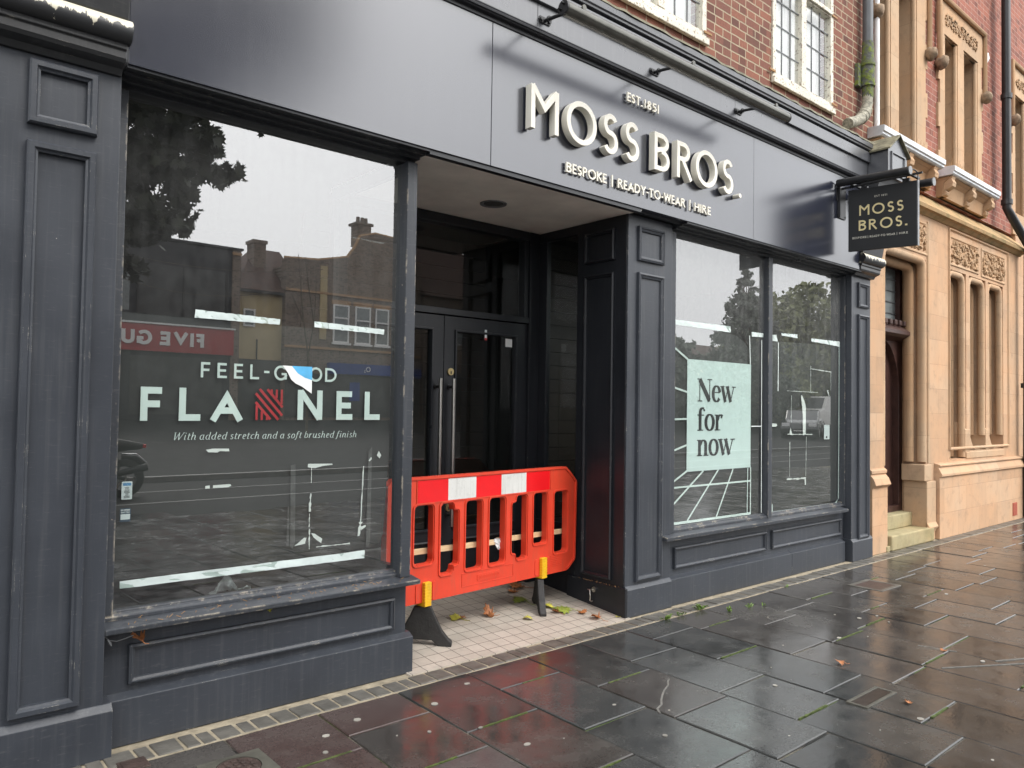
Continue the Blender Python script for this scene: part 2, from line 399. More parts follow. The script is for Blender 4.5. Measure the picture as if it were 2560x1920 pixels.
def moss_pipe():
    m, t, b, o = new_mat('moss_covered_pipe')
    n = noise(t, pos(t), 22, 5, 0.6)
    setp(t, b, col=mixc(t, step(t, n, 0.42, 0.6), (0.10, 0.105, 0.095), (0.15, 0.19, 0.025)), rough=0.85, nrm=bump(t, n, 0.8, 0.02))
    return m
MAT['mosspipe'] = moss_pipe()
MAT['lichenpipe'] = plain('lichen_spotted_pipe', (0.27, 0.255, 0.20), 0.8, var=0.6, scale=30, bmp=0.5)
MAT['black_clad'] = plain('black_cladding', (0.020, 0.021, 0.025), 0.5, var=0.15)
MAT['restaurant_red'] = plain('red_shop_fascia', (0.34, 0.018, 0.024), 0.4, var=0.06)
MAT['white_sign'] = plain('white_sign_letter', (0.75, 0.75, 0.73), 0.5, var=0.03)
MAT['blue_fascia'] = plain('blue_shop_fascia', (0.015, 0.045, 0.22), 0.4, var=0.06)
MAT['render'] = plain('cream_render', (0.44, 0.35, 0.20), 0.85, var=0.1, scale=2)
MAT['rooftile'] = brick_mat('clay_roof_tile', (0.12, 0.068, 0.052), (0.095, 0.055, 0.043), (0.05, 0.025, 0.02), bw=0.2, bh=0.12, ms=0.015, dirt=0.4)
MAT['white_frame'] = plain('white_window_frame', (0.72, 0.72, 0.70), 0.45, var=0.03)
MAT['pane_far'] = plain('blind_window_pane', (0.20, 0.22, 0.22), 0.15, var=0.2)
MAT['shop_dark'] = plain('dark_shop_window', (0.05, 0.052, 0.052), 0.3, var=0.5, scale=1.5)
MAT['car_paint'] = plain('black_car_paint', (0.012, 0.012, 0.014), 0.15, var=0.05, coat=1.0)
MAT['van_paint'] = plain('white_van_paint', (0.75, 0.74, 0.70), 0.25, var=0.03, coat=0.5)
MAT['lamp_glass'] = plain('clear_headlamp', (0.65, 0.66, 0.66), 0.12, var=0.05)
MAT['tail_red'] = plain('red_tail_lens', (0.6, 0.02, 0.02), 0.2, var=0.05)
MAT['tyre'] = plain('tyre_rubber', (0.015, 0.015, 0.015), 0.7, var=0.1)
MAT['sticker'] = plain('white_label_sticker', (0.72, 0.76, 0.77), 0.4, var=0.04)
MAT['sticker_blue'] = plain('blue_sticker_print', (0.10, 0.28, 0.50), 0.4, var=0.1)
MAT['sticker_navy'] = plain('navy_label_sticker', (0.03, 0.06, 0.10), 0.4, var=0.1)
MAT['foil'] = plain('crumpled_grey_plastic', (0.72, 0.76, 0.76), 0.3, var=0.2, scale=15, bmp=0.5, bscale=30)

# ------------------------------------------------------------------ mesh building helpers
class MB:
    """collects faces, then links them as one mesh object"""
    def __init__(self):
        self.v = []; self.f = []; self.mi = []; self.cm = 0; self.smooth = False; self.col = []; self.cc = None
    def add(self, vs, fs):
        o = len(self.v); self.v += [tuple(p) for p in vs]
        for f in fs:
            self.f.append([o + i for i in f]); self.mi.append(self.cm); self.col.append(self.cc)
        return self
    def box(self, x0, x1, y0, y1, z0, z1):
        vs = [(x, y, z) for x in (x0, x1) for y in (y0, y1) for z in (z0, z1)]
        return self.add(vs, [(0, 1, 3, 2), (4, 6, 7, 5), (0, 4, 5, 1), (2, 3, 7, 6), (0, 2, 6, 4), (1, 5, 7, 3)])
    def prism(self, poly, f0, f1):
        """poly: list of 2-D points; f0, f1 map a 2-D point to the two end faces"""
        n = len(poly)
        tri = tessellate_polygon([[Vector((p[0], p[1], 0)) for p in poly]])
        vs = [f0(*p) for p in poly] + [f1(*p) for p in poly]
        fs = [tuple(t) for t in tri] + [tuple(n + i for i in t) for t in tri]
        fs += [(i, (i + 1) % n, n + (i + 1) % n, n + i) for i in range(n)]
        return self.add(vs, fs)
    def sweep_x(self, prof, x0, x1):
        """profile of (y, z) points run along x"""
        return self.prism(prof, lambda y, z: (x0, y, z), lambda y, z: (x1, y, z))
    def sweep_y(self, prof, y0, y1):
        return self.prism(prof, lambda x, z: (x, y0, z), lambda x, z: (x, y1, z))
    def sweep_z(self, prof, z0, z1):
        return self.prism(prof, lambda x, y: (x, y, z0), lambda x, y: (x, y, z1))
    def plate(self, outer, holes, f0, f1):
        polys = [outer] + holes
        flat = [p for q in polys for p in q]; n = len(flat)
        tri = tessellate_polygon([[Vector((p[0], p[1], 0)) for p in q] for q in polys])
        vs = [f0(*p) for p in flat] + [f1(*p) for p in flat]
        fs = [tuple(t) for t in tri] + [tuple(n + i for i in t) for t in tri]
        o = 0
        for q in polys:
            k = len(q)
            fs += [(o + i, o + (i + 1) % k, n + o + (i + 1) % k, n + o + i) for i in range(k)]
            o += k
        return self.add(vs, fs)
    def tube(self, pts, r, n=12, caps=True):
        pts = [Vector(p) for p in pts]
        rs = r if isinstance(r, (list, tuple)) else [r] * len(pts)
        vs = []; fs = []
        up = None
        for i, p in enumerate(pts):
            a = pts[max(i - 1, 0)]; b = pts[min(i + 1, len(pts) - 1)]
            d = (b - a).normalized()
            if up is None:
                up = Vector((0, 0, 1)) if abs(d.z) < 0.9 else Vector((1, 0, 0))
            s = d.cross(up).normalized(); up = s.cross(d).normalized()
            for k in range(n):
                q = 2 * math.pi * k / n
                vs.append(p + (s * math.cos(q) + up * math.sin(q)) * rs[i])
        for i in range(len(pts) - 1):
            for k in range(n):
                fs.append((i * n + k, i * n + (k + 1) % n, (i + 1) * n + (k + 1) % n, (i + 1) * n + k))
        if caps:
            fs.append(tuple(range(n))); fs.append(tuple((len(pts) - 1) * n + k for k in range(n)))
        return self.add(vs, fs)
    def disc(self, c, r, h, n=20, ry=None):
        """low round puck lying flat at c"""
        x, y, z = c; ry = ry or r
        ps = [(x + r * math.cos(2 * math.pi * k / n), y + ry * math.sin(2 * math.pi * k / n)) for k in range(n)]
        return self.sweep_z(ps, z, z + h)
    def frame(self, x0, x1, z0, z1, wd, y_back, prof):
        """mitred picture-frame moulding on a wall facing -y; prof: list of (t, dy), t from outer edge 0 to inner edge 1"""
        cs = [(x0, z0, 1, 1), (x1, z0, -1, 1), (x1, z1, -1, -1), (x0, z1, 1, -1)]
        k = len(prof); vs = []
        for (cx, cz, sx, sz) in cs:
            for (t_, dy) in prof:
                vs.append((cx + sx * t_ * wd, y_back - dy, cz + sz * t_ * wd))
        fs = []
        for c in range(4):
            d = (c + 1) % 4
            for i in range(k - 1):
                fs.append((c * k + i, d * k + i, d * k + i + 1, c * k + i + 1))
        return self.add(vs, fs)
    def build(self, name, mat, parent=None, base=None, bevel=0.0, seg=2, smooth=None, kind=None, recalc=True, weld=False):
        me = bpy.data.meshes.new(name)
        b = Vector(base) if base is not None else (BASE[rootof(parent)] if parent is not None else Vector((0, 0, 0)))
        me.from_pydata([Vector(p) - b for p in self.v], [], self.f)
        mats = mat if isinstance(mat, (list, tuple)) else [mat]
        for m in mats: me.materials.append(m if not isinstance(m, str) else MAT[m])
        if len(mats) > 1: me.polygons.foreach_set('material_index', self.mi)
        if any(c is not None for c in self.col):
            ca = me.color_attributes.new('slab', 'FLOAT_COLOR', 'CORNER')
            for p in me.polygons:
                c = self.col[p.index] or (0.05, 0.05, 0.05)
                for li in p.loop_indices: ca.data[li].color = (c[0], c[1], c[2], 1)
        if recalc or weld:
            bm = bmesh.new(); bm.from_mesh(me)
            if weld: bmesh.ops.remove_doubles(bm, verts=bm.verts, dist=0.0002)
            if recalc: bmesh.ops.recalc_face_normals(bm, faces=bm.faces)
            bm.to_mesh(me); bm.free()
        if smooth is not None:
            me.shade_smooth(); me.set_sharp_from_angle(angle=R(smooth))
        o = bpy.data.objects.new(name, me); COL.objects.link(o)
        if parent is not None: o.parent = parent
        else:
            o.location = b; BASE[o.name] = b
        if bevel:
            md = o.modifiers.new('bevel', 'BEVEL'); md.width = bevel; md.segments = seg; md.limit_method = 'ANGLE'; md.angle_limit = R(40)
        if kind: o['kind'] = kind
        return o

BASE = {}
def rootof(o):
    while o.parent is not None: o = o.parent
    return o.name
def thing(name, label, cat, loc, group=None):
    o = bpy.data.objects.new(name, None); COL.objects.link(o)
    o.empty_display_size = 0.1
    o.location = loc; o['label'] = label; o['category'] = cat
    if group: o['group'] = group
    BASE[o.name] = Vector(loc)
    return o
def tag(o, label, cat, group=None):
    o['label'] = label; o['category'] = cat
    if group: o['group'] = group
    return o
def B(*a): return MB().box(*a)

# a feature measured on one facade plane (depth yr) moved to the plane where it really stands
def at(x, z, yr, y):
    k = y / yr
    return x * k, 1.5 + (z - 1.5) * k

# ------------------------------------------------------------------ drawn lettering (strokes with square ends)
def arc(cx, cy, rx, ry, a0, a1, n=14):
    return [(cx + rx * math.cos(R(a0 + (a1 - a0) * i / n)), cy + ry * math.sin(R(a0 + (a1 - a0) * i / n))) for i in range(n + 1)]

def caps_glyph(ch, w):
    """humanist capitals, cap height 1; returns (width, [(points, closed)])"""
    h = w / 2
    def S(W=0.54):
        m = 0.52; rx = W / 2 - h
        uy = (1 - h + m) / 2; ur = (1 - h - m) / 2; ly = (m + h) / 2; lr = (m - h) / 2
        return W, [(arc(W / 2, uy, rx * 0.93, ur, 28, 270, 18) + arc(W / 2, ly, rx, lr, 90, -150, 18)[1:], False)]
    if ch == 'M': return 0.87, [([(h, 0), (h, 1)], 0), ([(0.87 - h, 0), (0.87 - h, 1)], 0), ([(h * 0.75, 0.985), (0.435, 0.42 + h * 1.7), (0.87 - h * 0.75, 0.985)], 0)]
    if ch == 'O': return 1.03, [(arc(0.515, 0.5, 0.515 - h, 0.52 - h, 0, 360, 44)[:-1], True)]
    if ch == 'S': return S()
    if ch == 'B': return 0.64, [([(h, 0), (h, 1)], 0), ([(h, 1 - h), (0.30, 1 - h)] + arc(0.30, 0.76, 0.25 - h * 0.2, 0.24 - h, 90, -90, 12) + [(h, 0.52)], 0), ([(0.30, 0.52)] + arc(0.32, 0.26 + h * 0.5, 0.32 - h, 0.26 - h * 0.5, 90, -90, 12) + [(h, h)], 0)]
    if ch == 'R': return 0.70, [([(h, 0), (h, 1)], 0), ([(h, 1 - h), (0.28, 1 - h)] + arc(0.28, 0.735, 0.30 - h, 0.265 - h, 90, -90, 12) + [(h, 0.47 + h)], 0), ([(0.27, 0.50), (0.64, 0)], 0)]
    if ch == 'P': return 0.56, [([(h, 0), (h, 1)], 0), ([(h, 1 - h), (0.27, 1 - h)] + arc(0.27, 0.72, 0.29 - h, 0.28 - h, 90, -90, 12) + [(h, 0.44 + h)], 0)]
    if ch == 'D': return 0.82, [([(h, 0), (h, 1)], 0), ([(h, 1 - h), (0.32, 1 - h)] + arc(0.32, 0.5, 0.5 - h, 0.5 - h, 90, -90, 18) + [(h, h)], 0)]
    if ch == 'E': return 0.50, [([(h, 0), (h, 1)], 0), ([(h, 1 - h), (0.48, 1 - h)], 0), ([(h, 0.5), (0.45, 0.5)], 0), ([(h, h), (0.50, h)], 0)]
    if ch == 'F': return 0.50, [([(h, 0), (h, 1)], 0), ([(h, 1 - h), (0.50, 1 - h)], 0), ([(h, 0.5), (0.46, 0.5)], 0)]
    if ch == 'L': return 0.48, [([(h, 0), (h, 1)], 0), ([(h, h), (0.48, h)], 0)]
    if ch == 'A': return 0.84, [([(h * 0.6, 0), (0.42, 1 - h * 2.4), (0.84 - h * 0.6, 0)], 0), ([(0.2, 0.32), (0.64, 0.32)], 0)]
    if ch == 'N': return 0.80, [([(h, 0), (h, 1)], 0), ([(0.80 - h, 0), (0.80 - h, 1)], 0), ([(h * 1.0, 0.97), (0.80 - h * 1.0, 0.03)], 0)]
    if ch == 'H': return 0.74, [([(h, 0), (h, 1)], 0), ([(0.74 - h, 0), (0.74 - h, 1)], 0), ([(h, 0.52), (0.74 - h, 0.52)], 0)]
    if ch in 'I1|': return w + (0.10 if ch == '1' else 0.0), [([(h + (0.05 if ch == '1' else 0), -0.15 if ch == '|' else 0), (h + (0.05 if ch == '1' else 0), 1.12 if ch == '|' else 1)], 0)]
    if ch == 'K': return 0.66, [([(h, 0), (h, 1)], 0), ([(h, 0.44), (0.60, 0.98)], 0), ([(0.2, 0.55), (0.64, 0.01)], 0)]
    if ch == 'T': return 0.66, [([(0.33, 0), (0.33, 1)], 0), ([(0, 1 - h), (0.66, 1 - h)], 0)]
    if ch == 'V': return 0.80, [([(h * 0.6, 1), (0.40, h * 2.4), (0.80 - h * 0.6, 1)], 0)]
    if ch == 'W': return 1.10, [([(h * 0.6, 1), (0.30, h * 2.2), (0.55, 1 - h * 2.2), (0.80, h * 2.2), (1.10 - h * 0.6, 1)], 0)]
    if ch == 'Y': return 0.72, [([(h * 0.6, 1), (0.36, 0.46), (0.72 - h * 0.6, 1)], 0), ([(0.36, 0), (0.36, 0.48)], 0)]
    if ch == 'U': return 0.76, [([(h, 1), (h, 0.36)] + arc(0.38, 0.36, 0.38 - h, 0.36 - h, 180, 360, 14) + [(0.76 - h, 1)], 0)]
    if ch == 'G': return 0.94, [(arc(0.5, 0.5, 0.5 - h, 0.52 - h, 42, 345, 30), 0), ([(0.55, 0.43), (0.94, 0.43)], 0), ([(0.94 - h, 0.06), (0.94 - h, 0.45)], 0)]
    if ch == 'C': return 0.86, [(arc(0.5, 0.5, 0.5 - h, 0.52 - h, 45, 315, 28), 0)]
    if ch == '8': return 0.58, [(arc(0.29, 0.755, 0.25 - h, 0.245 - h, 0, 360, 20)[:-1], True), (arc(0.29, 0.265, 0.29 - h, 0.265 - h, 0, 360, 20)[:-1], True)]
    if ch == '5': return 0.54, [([(0.48, 1 - h), (0.14, 1 - h), (0.10, 0.56)], 0), (arc(0.24, 0.32, 0.29 - h * 0.8, 0.32 - h, 118, -130, 18), 0)]
    if ch == '2': return 0.54, [(arc(0.27, 0.72, 0.26 - h, 0.28 - h, 160, -35, 14) + [(0.06, h), (0.54, h)], 0)]
    if ch == '.': return w * 1.15, [([(0, w * 0.55), (w * 1.15, w * 0.55)], 0)]
    if ch == '-': return 0.26, [([(0, 0.42), (0.26, 0.42)], 0)]
    return 0.3, []

def ribbon(pts, w, closed=False):
    """flat ribbon quads (list of 4-point loops) along pts; w a number or a function of the unit direction"""
    n = len(pts); L = []; Rr = []
    for i in range(n):
        if closed: a, b = pts[i - 1], pts[(i + 1) % n]
        else: a, b = pts[max(i - 1, 0)], pts[min(i + 1, n - 1)]
        p = pts[i]
        def un(q, s):
            d = (s[0] - q[0], s[1] - q[1]); l = math.hypot(*d) or 1e-9
            return (d[0] / l, d[1] / l)
        if (not closed) and i in (0, n - 1):
            d = un(a, b); sc = 1.0
        else:
            d1 = un(a, p); d2 = un(p, b)
            d = un((0, 0), (d1[0] + d2[0], d1[1] + d2[1]))
            sc = min(1 / max(0.25, d[0] * d1[0] + d[1] * d1[1]), 2.6)
        ww = w(d) if callable(w) else w
        nx, ny = -d[1] * ww / 2 * sc, d[0] * ww / 2 * sc
        L.append((p[0] + nx, p[1] + ny)); Rr.append((p[0] - nx, p[1] - ny))
    return L, Rr

def stroke3d(mb, pts, w, closed, fmap, d0, d1):
    """extruded stroke; fmap(u, v, depth) -> xyz, front face at d1, back at d0"""
    pts = [p for i, p in enumerate(pts) if i == 0 or math.hypot(p[0] - pts[i - 1][0], p[1] - pts[i - 1][1]) > 1e-6]
    L, Q = ribbon(pts, w, closed); n = len(L)
    vs = [fmap(*p, d1) for p in L] + [fmap(*p, d1) for p in Q] + [fmap(*p, d0) for p in L] + [fmap(*p, d0) for p in Q]
    fs = []
    for i in range(n if closed else n - 1):
        j = (i + 1) % n
        fs += [(i, j, n + j, n + i), (2 * n + i, 3 * n + i, 3 * n + j, 2 * n + j), (i, 2 * n + i, 2 * n + j, j), (n + i, n + j, 3 * n + j, 3 * n + i)]
    if not closed:
        fs += [(0, n, 3 * n, 2 * n), (n - 1, 3 * n - 1, 4 * n - 1, 2 * n - 1)]
    mb.add(vs, fs)

def text_width(s, w, track, space=0.42):
    return sum((space if c == ' ' else caps_glyph(c, w)[0] + track) for c in s) - track

def caps_text(mb, s, cap, w, track, fmap, d0, d1, x0=0.0, space=0.42, wx=1.0):
    u = x0
    for c in s:
        if c == ' ': u += space * cap * wx; continue
        W, st = caps_glyph(c, w)
        for k, (pts, cl) in enumerate(st):
            stroke3d(mb, [(u + p[0] * cap * wx, p[1] * cap) for p in pts], w * cap, bool(cl), fmap, d0, d1 + k * 0.0003)
        u += (W + track) * cap * wx
    return u

def wall_map(x0, y, z0, sx=1):
    """text on a wall facing -y (sx=1) or +y (sx=-1); depth grows towards the reader"""
    return lambda u, v, d: (x0 + sx * u, y - sx * d, z0 + v)

# high-contrast serif lower case and a slanted book italic, x-height about .72 / .66
def mod(thin, thick, e=1.4):
    return lambda d: thin + (thick - thin) * abs(d[1]) ** e
def serif_glyph(ch):
    T, t_ = 0.215, 0.066
    m = mod(t_, T)
    sf = lambda x0, x1, y: ([(x0, y), (x1, y)], 0.046, 0)
    if ch == 'N': return 0.86, [([(0.12, 0.0), (0.12, 1.0)], 0.05, 0), ([(0.12, 0.97), (0.70, 0.04)], 0.25, 0), ([(0.72, 0.0), (0.72, 1.0)], 0.05, 0), sf(0, 0.26, 0.019), sf(-0.02, 0.24, 0.981), sf(0.58, 0.86, 0.981)]
    if ch == 'e': return 0.56, [(arc(0.28, 0.36, 0.21, 0.345, 12, 325, 30), m, 0), ([(0.08, 0.42), (0.50, 0.42)], 0.045, 0)]
    if ch == 'o': return 0.58, [(arc(0.29, 0.36, 0.215, 0.345, 0, 360, 36)[:-1], m, 1)]
    if ch == 'w': return 0.92, [([(0.08, 0.72), (0.28, 0.0)], 0.21, 0), ([(0.28, 0.03), (0.44, 0.66)], 0.05, 0), ([(0.40, 0.72), (0.62, 0.0)], 0.21, 0), ([(0.62, 0.03), (0.82, 0.70)], 0.05, 0), sf(-0.04, 0.22, 0.70), sf(0.30, 0.52, 0.70), sf(0.70, 0.96, 0.70)]
    if ch == 'n': return 0.64, [([(0.14, 0.0), (0.14, 0.70)], 0.205, 0), ([(0.17, 0.50)] + arc(0.34, 0.48, 0.14, 0.20, 150, 0, 14) + [(0.48, 0.0)], m, 0), sf(0.0, 0.28, 0.019), sf(0.36, 0.63, 0.019), sf(0.0, 0.18, 0.69)]
    if ch == 'r': return 0.48, [([(0.14, 0.0), (0.14, 0.70)], 0.205, 0), ([(0.17, 0.48)] + arc(0.34, 0.50, 0.15, 0.19, 160, 40, 10), m, 0), (arc(0.40, 0.60, 0.028, 0.03, 0, 360, 12)[:-1], 0.06, 1), sf(0.0, 0.32, 0.019), sf(0.0, 0.18, 0.69)]
    if ch == 'f': return 0.40, [([(0.15, 0.0), (0.15, 0.80)] + arc(0.29, 0.80, 0.14, 0.185, 180, 60, 12)[1:], mod(0.08, 0.205), 0), (arc(0.375, 0.90, 0.026, 0.028, 0, 360, 12)[:-1], 0.055, 1), sf(0.0, 0.32, 0.019), sf(0.0, 0.36, 0.685)]
    return 0.3, []
def italic_glyph(ch):
    m = mod(0.045, 0.10, 1.2); x = 0.66
    bowl = lambda: (arc(0.24, 0.33, 0.19, 0.31, 60, 300, 18), m, 0)
    stem = lambda u, top=x: ([(u, top), (u, 0.10)] + arc(u + 0.09, 0.10, 0.09, 0.08, 180, 300, 6)[1:], m, 0)
    arch = lambda u: ([(u, 0.40)] + arc(u + 0.16, 0.44, 0.15, 0.20, 165, 0, 10) + [(u + 0.31, 0.10)] + arc(u + 0.40, 0.10, 0.09, 0.08, 180, 300, 6)[1:], m, 0)
    if ch == 'W': return 1.06, [([(0.10, 1), (0.22, 0.0)], 0.10, 0), ([(0.22, 0.0), (0.54, 0.9)], 0.05, 0), ([(0.52, 1), (0.64, 0.0)], 0.10, 0), ([(0.64, 0.0), (1.02, 1)], 0.05, 0), ([(0.0, 0.985), (0.24, 0.985)], 0.03, 0), ([(0.9, 0.985), (1.12, 0.985)], 0.03, 0)]
    if ch == 'i': return 0.26, [stem(0.08), ([(0.05, 0.90), (0.13, 0.90)], 0.09, 0)]
    if ch == 't': return 0.32, [([(0.10, 0.86), (0.10, 0.12)] + arc(0.20, 0.12, 0.10, 0.09, 180, 320, 6)[1:], m, 0), ([(0.0, 0.63), (0.30, 0.63)], 0.045, 0)]
    if ch == 'h': return 0.54, [([(0.06, 1.02), (0.06, 0.0)], 0.095, 0), arch(0.08)]
    if ch == 'n': return 0.54, [([(0.06, x), (0.06, 0.0)], 0.095, 0), arch(0.08)]
    if ch == 'u': return 0.54, [([(0.06, x), (0.06, 0.16)] + arc(0.20, 0.16, 0.14, 0.13, 180, 330, 8)[1:] + [(0.40, 0.35)], m, 0), stem(0.42)]
    if ch == 'a': return 0.54, [bowl(), stem(0.40)]
    if ch == 'd': return 0.56, [bowl(), stem(0.41, 1.02)]
    if ch == 'b': return 0.50, [([(0.06, 1.02), (0.06, 0.06)], 0.095, 0), (arc(0.23, 0.33, 0.18, 0.31, 135, -150, 18), m, 0)]
    if ch == 'o': return 0.50, [(arc(0.24, 0.33, 0.19, 0.31, 0, 360, 24)[:-1], m, 1)]
    if ch == 'e': return 0.44, [([(0.07, 0.33), (0.33, 0.42)] + arc(0.22, 0.46, 0.13, 0.19, 10, 180, 8) + arc(0.24, 0.30, 0.17, 0.28, 180, 310, 10), m, 0)]
    if ch == 'c': return 0.42, [(arc(0.24, 0.33, 0.19, 0.31, 50, 310, 18), m, 0)]
    if ch == 's': return 0.40, [(arc(0.19, 0.49, 0.12, 0.15, 30, 250, 10) + arc(0.19, 0.17, 0.14, 0.15, 80, -150, 10), 0.075, 0)]
    if ch == 'r': return 0.40, [([(0.06, x), (0.06, 0.0)], 0.095, 0), ([(0.08, 0.40)] + arc(0.22, 0.44, 0.13, 0.19, 165, 40, 8), m, 0)]
    if ch == 'f': return 0.34, [([(-0.06, -0.22), (0.04, -0.20), (0.10, 0.0), (0.12, 0.80)] + arc(0.24, 0.82, 0.12, 0.18, 180, 50, 8)[1:], m, 0), ([(0.0, 0.63), (0.30, 0.63)], 0.045, 0)]
    return 0.26, []
def styled_text(mb, s, glyph, cap, track, fmap, d0, d1, x0=0.0, sx=1.0, shear=0.0, space=0.26):
    u = x0
    for c in s:
        if c == ' ': u += space * cap * sx; continue
        W, st = glyph(c)
        for k, (pts, ww, cl) in enumerate(st):
            pp = [(u + (p[0] + shear * p[1]) * cap * sx, p[1] * cap) for p in pts]
            wf = (lambda d, ww=ww: ww(d) * cap) if callable(ww) else ww * cap
            stroke3d(mb, pp, wf, bool(cl), fmap, d0, d1 + k * 0.0002)
        u += (W + track) * cap * sx
    return u

def xf(mb, fn):
    mb.v = [fn(*p) for p in mb.v]; return mb
MOULD = [(0, 0), (0.03, 0.020), (0.40, 0.026), (0.50, 0.019), (0.90, 0.013), (1.0, 0.0)]
MOULD_BOLD = [(0, 0), (0.02, 0.024), (0.18, 0.032), (0.62, 0.032), (0.78, 0.022), (0.97, 0.018), (1.0, 0.0)]

# ------------------------------------------------------------------ the ground
def build_ground():
    # pavement slabs in courses running out from the shopfront, 450 mm gauge
    mb = MB(); r = random.Random(21)
    JOINTS = []
    known = {2: [3.17, 2.72], 3: [2.99, 2.37, 1.75], 4: [3.135, 2.66, 2.035], 5: [2.83, 2.195, 1.62], 6: [3.14, 2.505, 1.90], 7: [2.85, 2.33], 1: [3.27]}
    red = {(3, 0), (4, 0), (3, 1)}
    xs = lambda k, y: 0.43 + 0.4528 * k + 0.032 * (y - 3.45) + 0.0
    holes = []
    for k in range(-6, 44):
        y = 3.455; i = 0
        js = list(known.get(k + 1, []))
        while y > -3.0:
            if js: yn = js.pop(0)
            else:
                yn = y - r.choice([0.45, 0.5, 0.56, 0.6, 0.62, 0.68])
                if i == 0: yn = 3.455 - r.uniform(0.22, 0.62)
            g = 0.0042
            a, b_, c_, d_ = (xs(k, y) + g, y - g), (xs(k + 1, y) - g, y - g), (xs(k + 1, yn) - g, yn + g), (xs(k, yn) + g, yn + g)
            t = r.random()
            base = 0.026 + 0.034 * r.random()
            col = (base * 0.98, base * 1.02, base * 1.0) if t < 0.72 else (base * 1.08, base * 0.95, base * 0.86)
            if (k + 1, i) in red: col = (0.060, 0.037, 0.033)
            if k + 1 == 2 and i in (1, 2): col = (0.046, 0.036, 0.032)
            if k > 8: col = (base * 1.10, base * 1.0, base * 0.92)
            cx, cy = (a[0] + c_[0]) / 2, (a[1] + c_[1]) / 2
            tx, ty, tz = r.uniform(-0.006, 0.006), r.uniform(-0.006, 0.006), r.uniform(-0.0025, 0.0025)
            zf = lambda x, yy: tz + tx * (x - cx) + ty * (yy - cy)
            mb.cc = col
            inner = []
            # slightly uneven arrises
            poly = []
            for (p, q) in ((a, b_), (b_, c_), (c_, d_), (d_, a)):
                for s in range(5):
                    f = s / 5
                    wob = 0.0022 * (r.random() - 0.5) * (1 if s else 0)
                    poly.append((p[0] + (q[0] - p[0]) * f + wob, p[1] + (q[1] - p[1]) * f + wob))
            if True:
                hs_ = [h for h in holes if min(a[0], d_[0]) < h[1] and max(b_[0], c_[0]) > h[0] and yn < h[3] and y > h[2] and min(h[1], max(b_[0], c_[0])) - max(h[0], min(a[0], d_[0])) > 0.05 and min(h[3], y) - max(h[2], yn) > 0.04]
                n = len(poly)
                top = [(p[0], p[1], zf(*p)) for p in poly]
                ins = []
                for p in poly:
                    dx, dy = cx - p[0], cy - p[1]; l = math.hypot(dx, dy)
                    ins.append((p[0] + dx / l * 0.006, p[1] + dy / l * 0.006))
                if hs_:
                    h = hs_[0]
                    hx0, hx1 = max(h[0], min(a[0], d_[0]) + 0.012), min(h[1], max(b_[0], c_[0]) - 0.012)
                    hy0, hy1 = max(h[2], yn + 0.012), min(h[3], y - 0.012)
                    hole = [(hx0, hy0), (hx1, hy0), (hx1, hy1), (hx0, hy1)]
                    mb.plate(poly, [hole], lambda x, yy: (x, yy, zf(x, yy)), lambda x, yy: (x, yy, -0.05))
                else:
                    it = [(p[0], p[1], zf(*p) + 0.0) for p in ins]
                    ot = [(p[0], p[1], zf(*p) - 0.004) for p in poly]
                    bt = [(p[0], p[1], -0.05) for p in poly]
                    mb.add(it + ot + bt, [tuple(range(n))] + [(q_ * n + s, q_ * n + (s + 1) % n, (q_ + 1) * n + (s + 1) % n, (q_ + 1) * n + s) for q_ in (0, 1) for s in range(n)])
            if -0.5 < y and k < 16: JOINTS.append((xs(k, yn) + .01, xs(k + 1, yn) - .01, yn))
            y = yn; i += 1
    o = mb.build('pavement', 'paving', kind='structure')
    B(-4, 22, -3.0, 3.66, -0.06, -0.0075).build('paving_bed', 'joint', kind='structure')
    # run of granite setts along the shopfront, bedded in pale mortar
    st = MB(); x = -1.0; r = random.Random(3)
    while x < 16:
        L = r.choice([0.10, 0.115, 0.12, 0.125, 0.07]); y0, y1 = 3.463 + r.uniform(0, .006), 3.602 + r.uniform(-.008, .006)
        q = 0.010
        pl = [(x + .004 + r.uniform(0, q / 2), y0 + r.uniform(0, q / 2)), (x + L - .004 - r.uniform(0, q / 2), y0 + r.uniform(0, q / 2)), (x + L - .004 - r.uniform(0, q / 2), y1), (x + .004 + r.uniform(0, q / 2), y1)]
        h = r.uniform(-0.001, 0.004)
        st.sweep_z(pl, -0.03, h)
        x += L
    st.build('sett_strip', 'sett', bevel=0.006, seg=2, kind='structure')
    B(-4, 16, 3.456, 3.70, -0.05, -0.0035).build('mortar_strip', 'mortar', kind='structure')
    # entrance ramp of small tiles rising to the door
    t = MB()
    t.prism([(3.615, -0.02), (3.615, 0.004), (3.66, 0.006), (4.66, 0.104), (4.66, -0.02)], lambda y, z: (2.43, y, z), lambda y, z: (4.31, y, z))
    t.build('tiled_entrance_floor', 'tile', kind='structure')
    # trodden gum and pale specks
    g = MB(); r = random.Random(11)
    spots = [(2.30, 2.83), (2.6, 3.32), (2.35, 2.56), (3.16, 2.40), (3.0, 2.62), (3.9, 2.25), (4.15, 2.42), (1.7, 3.2), (1.95, 3.0), (1.62, 3.05), (1.9, 3.27), (2.52, 2.5), (3.35, 1.86), (4.6, 2.6), (5.05, 2.45), (5.6, 2.75), (3.75, 1.62), (2.3, 3.2)]
    for (x, y) in spots + [(r.uniform(1.3, 10), r.uniform(1.0, 3.4)) for _ in range(34)]:
        q = r.choice((0.005, 0.007, 0.009, 0.012, 0.018))
        g.disc((x, y, 0.0), q, 0.0035, 9, q * r.uniform(0.6, 1.1))
    g.build('gum_spots', 'gum', kind='stuff')
    # moss packed into some joints, a mended crack and old scratches
    ms = MB(); r = random.Random(8)
